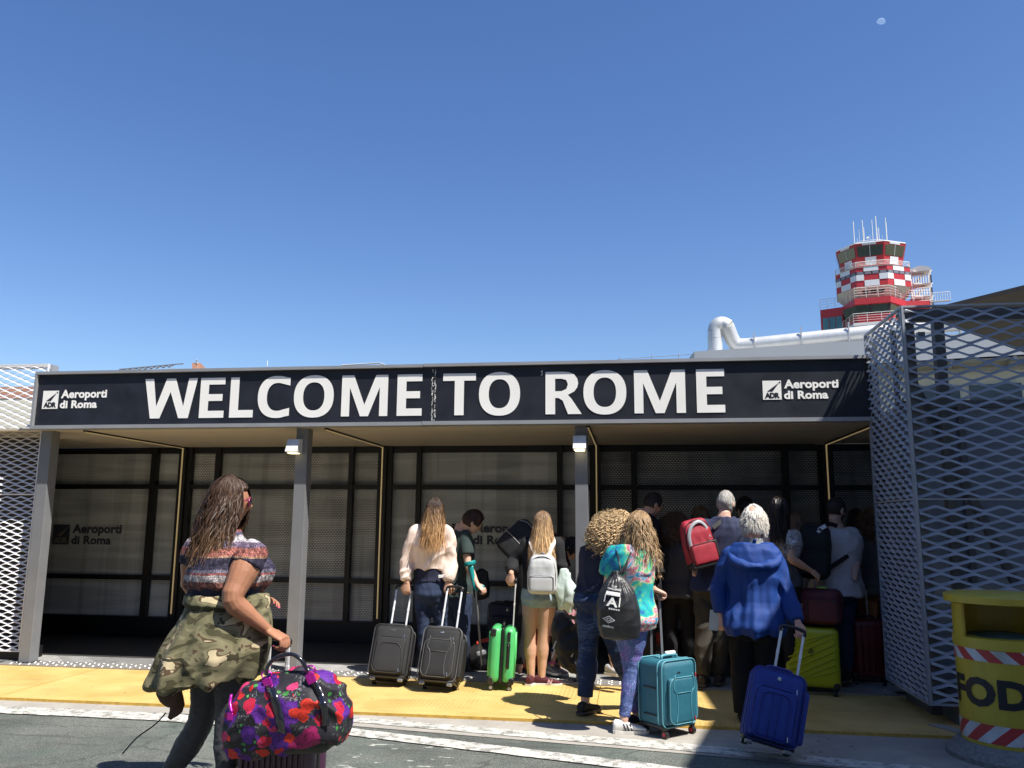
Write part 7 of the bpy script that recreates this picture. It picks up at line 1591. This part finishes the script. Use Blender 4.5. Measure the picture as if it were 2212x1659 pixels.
# sunglasses
PGL = M('pink_frame', (.30, .02, .09), .2, coat=.5); c, B = F.J['head'], F.HB
g = MB()
for sx in (-1, 1):
    g.tube([c+B @ Vector((sx*.036+.031*math.cos(t), .108-abs(sx*.036+.031*math.cos(t))*.25, .008+.026*math.sin(t))) for t in [k*.5236 for k in range(12)]], .0035, 8, closed=True); g.tube([c+B @ Vector((sx*.068, .094, .014)), c+B @ Vector((sx*.084, .03, .014)), c+B @ Vector((sx*.086, -.01, .004))], .0035, 8)
sg = obj('sunglasses', g, PGL, F.root, smooth=True); g = MB()
for sx in (-1, 1): g.ell(c+B @ Vector((sx*.038, .100, .008)), .030, .006, .025, B @ Matrix.Rotation(R_(-sx*14), 3, 'Z'), 16, 8)
obj('lens', g, M('dark_lens', (.02, .01, .02), .08, spec=.8), sg, smooth=True)
for k, t in (('L', (.9, -.1, 0)), ('R', (.9, -.2, 0))): F.shoe(k, (BLACKC, SOLEW), t, .26)
# ---- purple case and floral duffel
PUR = M('purple_shell', (.050, .014, .040), .32, var=.08, coat=.3)
cx_ = aY(600, 1640, -3.50).x
pc = hardcase('suitcase', (cx_, -3.44, -.02), (0, 0, R_(-4)), 'dark purple ribbed suitcase under the floral duffel', .42, .50, .23, .26, PUR, GL, 'x', 12, side_grip=False, tubes=(-.150, -.040), tube=TUBE)
def mat_floral():
    m, nt, L, p = custom('floral_fabric', .6, .35); v = objco(nt); d = noi(nt, v, 22., 3, .6); vv_ = nt.nodes.new('ShaderNodeVectorMath'); vv_.operation = 'MULTIPLY_ADD'; L.new(d.outputs[1], vv_.inputs[0]); vv_.inputs[1].default_value = (.05, .05, .05); L.new(v, vv_.inputs[2])
    def layer(scale, seedoff, thr, cols, base, petal, keep=.12):
        mp = nt.nodes.new('ShaderNodeMapping'); mp.inputs['Location'].default_value = (seedoff, seedoff*.7, seedoff*1.3); L.new(vv_.outputs[0], mp.inputs[0])
        a = vor(nt, mp.outputs[0], scale); s = nt.nodes.new('ShaderNodeSeparateColor'); L.new(a.outputs['Color'], s.inputs[0])
        inside = math_(nt, 'MULTIPLY', math_(nt, 'LESS_THAN', a.outputs[0], thr), math_(nt, 'GREATER_THAN', s.outputs[0], keep))
        pick = ramp(nt, cols, 'CONSTANT'); L.new(s.outputs[1], pick.inputs[0])
        wv = math_(nt, 'SINE', math_(nt, 'ADD', math_(nt, 'MULTIPLY', a.outputs[0], petal), math_(nt, 'MULTIPLY', d.outputs[0], 9.))); dk = ramp(nt, [(0, (.22, .22, .22)), (.38, (1, 1, 1))]); L.new(math_(nt, 'ABSOLUTE', wv), dk.inputs[0])
        return mix(nt, inside, base, mix(nt, 1., pick.outputs[0], dk.outputs[0], 'MULTIPLY'))
    n = noi(nt, v, 90., 4, .7); sk = ramp(nt, [(.55, (.022, .020, .026)), (.62, (.25, .25, .27))]); L.new(n.outputs[0], sk.inputs[0]); n2 = noi(nt, v, 11., 2); sm = ramp(nt, [(.5, (0, 0, 0)), (.56, (1, 1, 1))]); L.new(n2.outputs[0], sm.inputs[0])
    base = mix(nt, sm.outputs[0], (.022, .020, .026), sk.outputs[0])
    c = layer(30., 3.3, .34, [(0, (.05, .24, .05)), (.5, (.10, .36, .10))], base, 5., .72)
    c = layer(8.5, 1.1, .50, [(0, (.085, .018, .22)), (.55, (.10, .02, .24)), (.85, (.30, .012, .10))], c, 15.)
    c = layer(13., 7.7, .43, [(0, (.60, .035, .02)), (.35, (.42, .012, .04)), (.65, (.62, .04, .14)), (.80, (.55, .02, .02))], c, 17.)
    L.new(c, p.inputs['Base Color']); n3 = noi(nt, v, 300., 2); bump(nt, p, n3.outputs[0], .3, .003); return m
FLO = mat_floral(); Yd = -3.72
g = MB(); cols = [(500, 1575, 40, .07), (508, 1570, 60, .11), (532, 1556, 75, .14), (570, 1548, 82, .155), (610, 1538, 84, .155), (650, 1532, 84, .155), (690, 1528, 80, .15), (722, 1532, 70, .135), (742, 1552, 46, .10), (750, 1565, 22, .05)]
rings = []
for x, yc, hh_, dp in cols:
    c = aY(x, yc, Yd); hz = hh_*4.05/1779; rings.append([c+Vector((-.10*math.sin(t)*hz*0, math.cos(t)*dp, math.copysign(abs(math.sin(t))**.8, math.sin(t))*hz)) for t in [2*math.pi*k/36 for k in range(36)]])
g.loft(rings)
df = solid('duffel_bag', g, FLO, None, .006, 3, wrinkle(.014, (6, 6, 9), 23), (aY(620, 1600, Yd).x, Yd, 0)); tagit(df, 'floral duffel bag of red roses and purple flowers on the near trolley', 'bag', 'backpacks and bags being carried')
from mathutils.bvhtree import BVHTree
def surf(host):
    off = origin(host); return BVHTree.FromPolygons([v.co+off for v in host.data.vertices], [tuple(p.vertices) for p in host.data.polygons])
BV = surf(df); PAT = M('patent_black', (.010, .010, .014), .12, coat=1.); PUB = M('pink_metal', (.60, .03, .40), .2, .7)
def drape(pts, host_bv, lift=.006):
    out = []
    for i in range(len(pts)-1):
        for k in range(6):
            a = Vector(pts[i]).lerp(Vector(pts[i+1]), k/6); d = (a-CAM).normalized(); h = host_bv.ray_cast(CAM+d*2., d); out.append((h[0]+h[1]*lift) if h[0] is not None else a)
    return out
for P_ in ([(578, 1474), (592, 1500), (604, 1540), (611, 1590)], [(672, 1462), (688, 1490), (700, 1530), (702, 1575)]):
    pts = drape([aY(x, y, -3.85) for x, y in P_], BV, .007); g = MB(); rings = []
    for i, p in enumerate(pts): rings.append([p+Vector((dx, dy, 0)) for dx, dy in ((-.020, .002), (.020, .002), (.020, -.004), (-.020, -.004))])
    g.loft(rings); obj('strap', g, PAT, df, smooth=True)
    q = pts[1]; g = MB(); g.rbox(tuple(q+Vector((0, -.008, -.0))), (.045, .012, .05), .005, Matrix.Rotation(R_(-25), 3, 'Y')); obj('clasp', g, PUB, df, smooth=True)
    g = MB(); rc = aY(P_[0][0]-2, P_[0][1]-16, -3.80); g.tube([rc+Vector((.026*math.cos(t), 0, .018*math.sin(t))) for t in [k*.6283 for k in range(10)]], .004, 8, closed=True); obj('ring', g, PUB, df, smooth=True)
g = MB(); g.tube([aY(575, 1458, -3.80), aY(578, 1440, -3.80), aY(596, 1421, -3.80), aY(628, 1413, -3.80), aY(650, 1425, -3.80), aY(662, 1444, -3.80), aY(668, 1450, -3.80)], .010, 10, smooth=4); obj('carry_handle', g, PAT, df, smooth=True)
g = MB(); g.tube([aY(500, 1500, -3.82), aY(497, 1520, -3.84), aY(501, 1540, -3.86)], .008, 8, smooth=3); g.rbox(tuple(aY(497, 1548, -3.86)), (.03, .012, .035), .005); obj('side_ring', g, PUB, df, smooth=True)
g = MB(); g.rbox(tuple(aY(612, 1606, -3.70)), (.50, .18, .07), .03, Matrix.Rotation(R_(-4), 3, 'Y')); obj('bag_base', g, M('olive_grey_base', (.05, .05, .04), .7, var=.2), df, smooth=True)
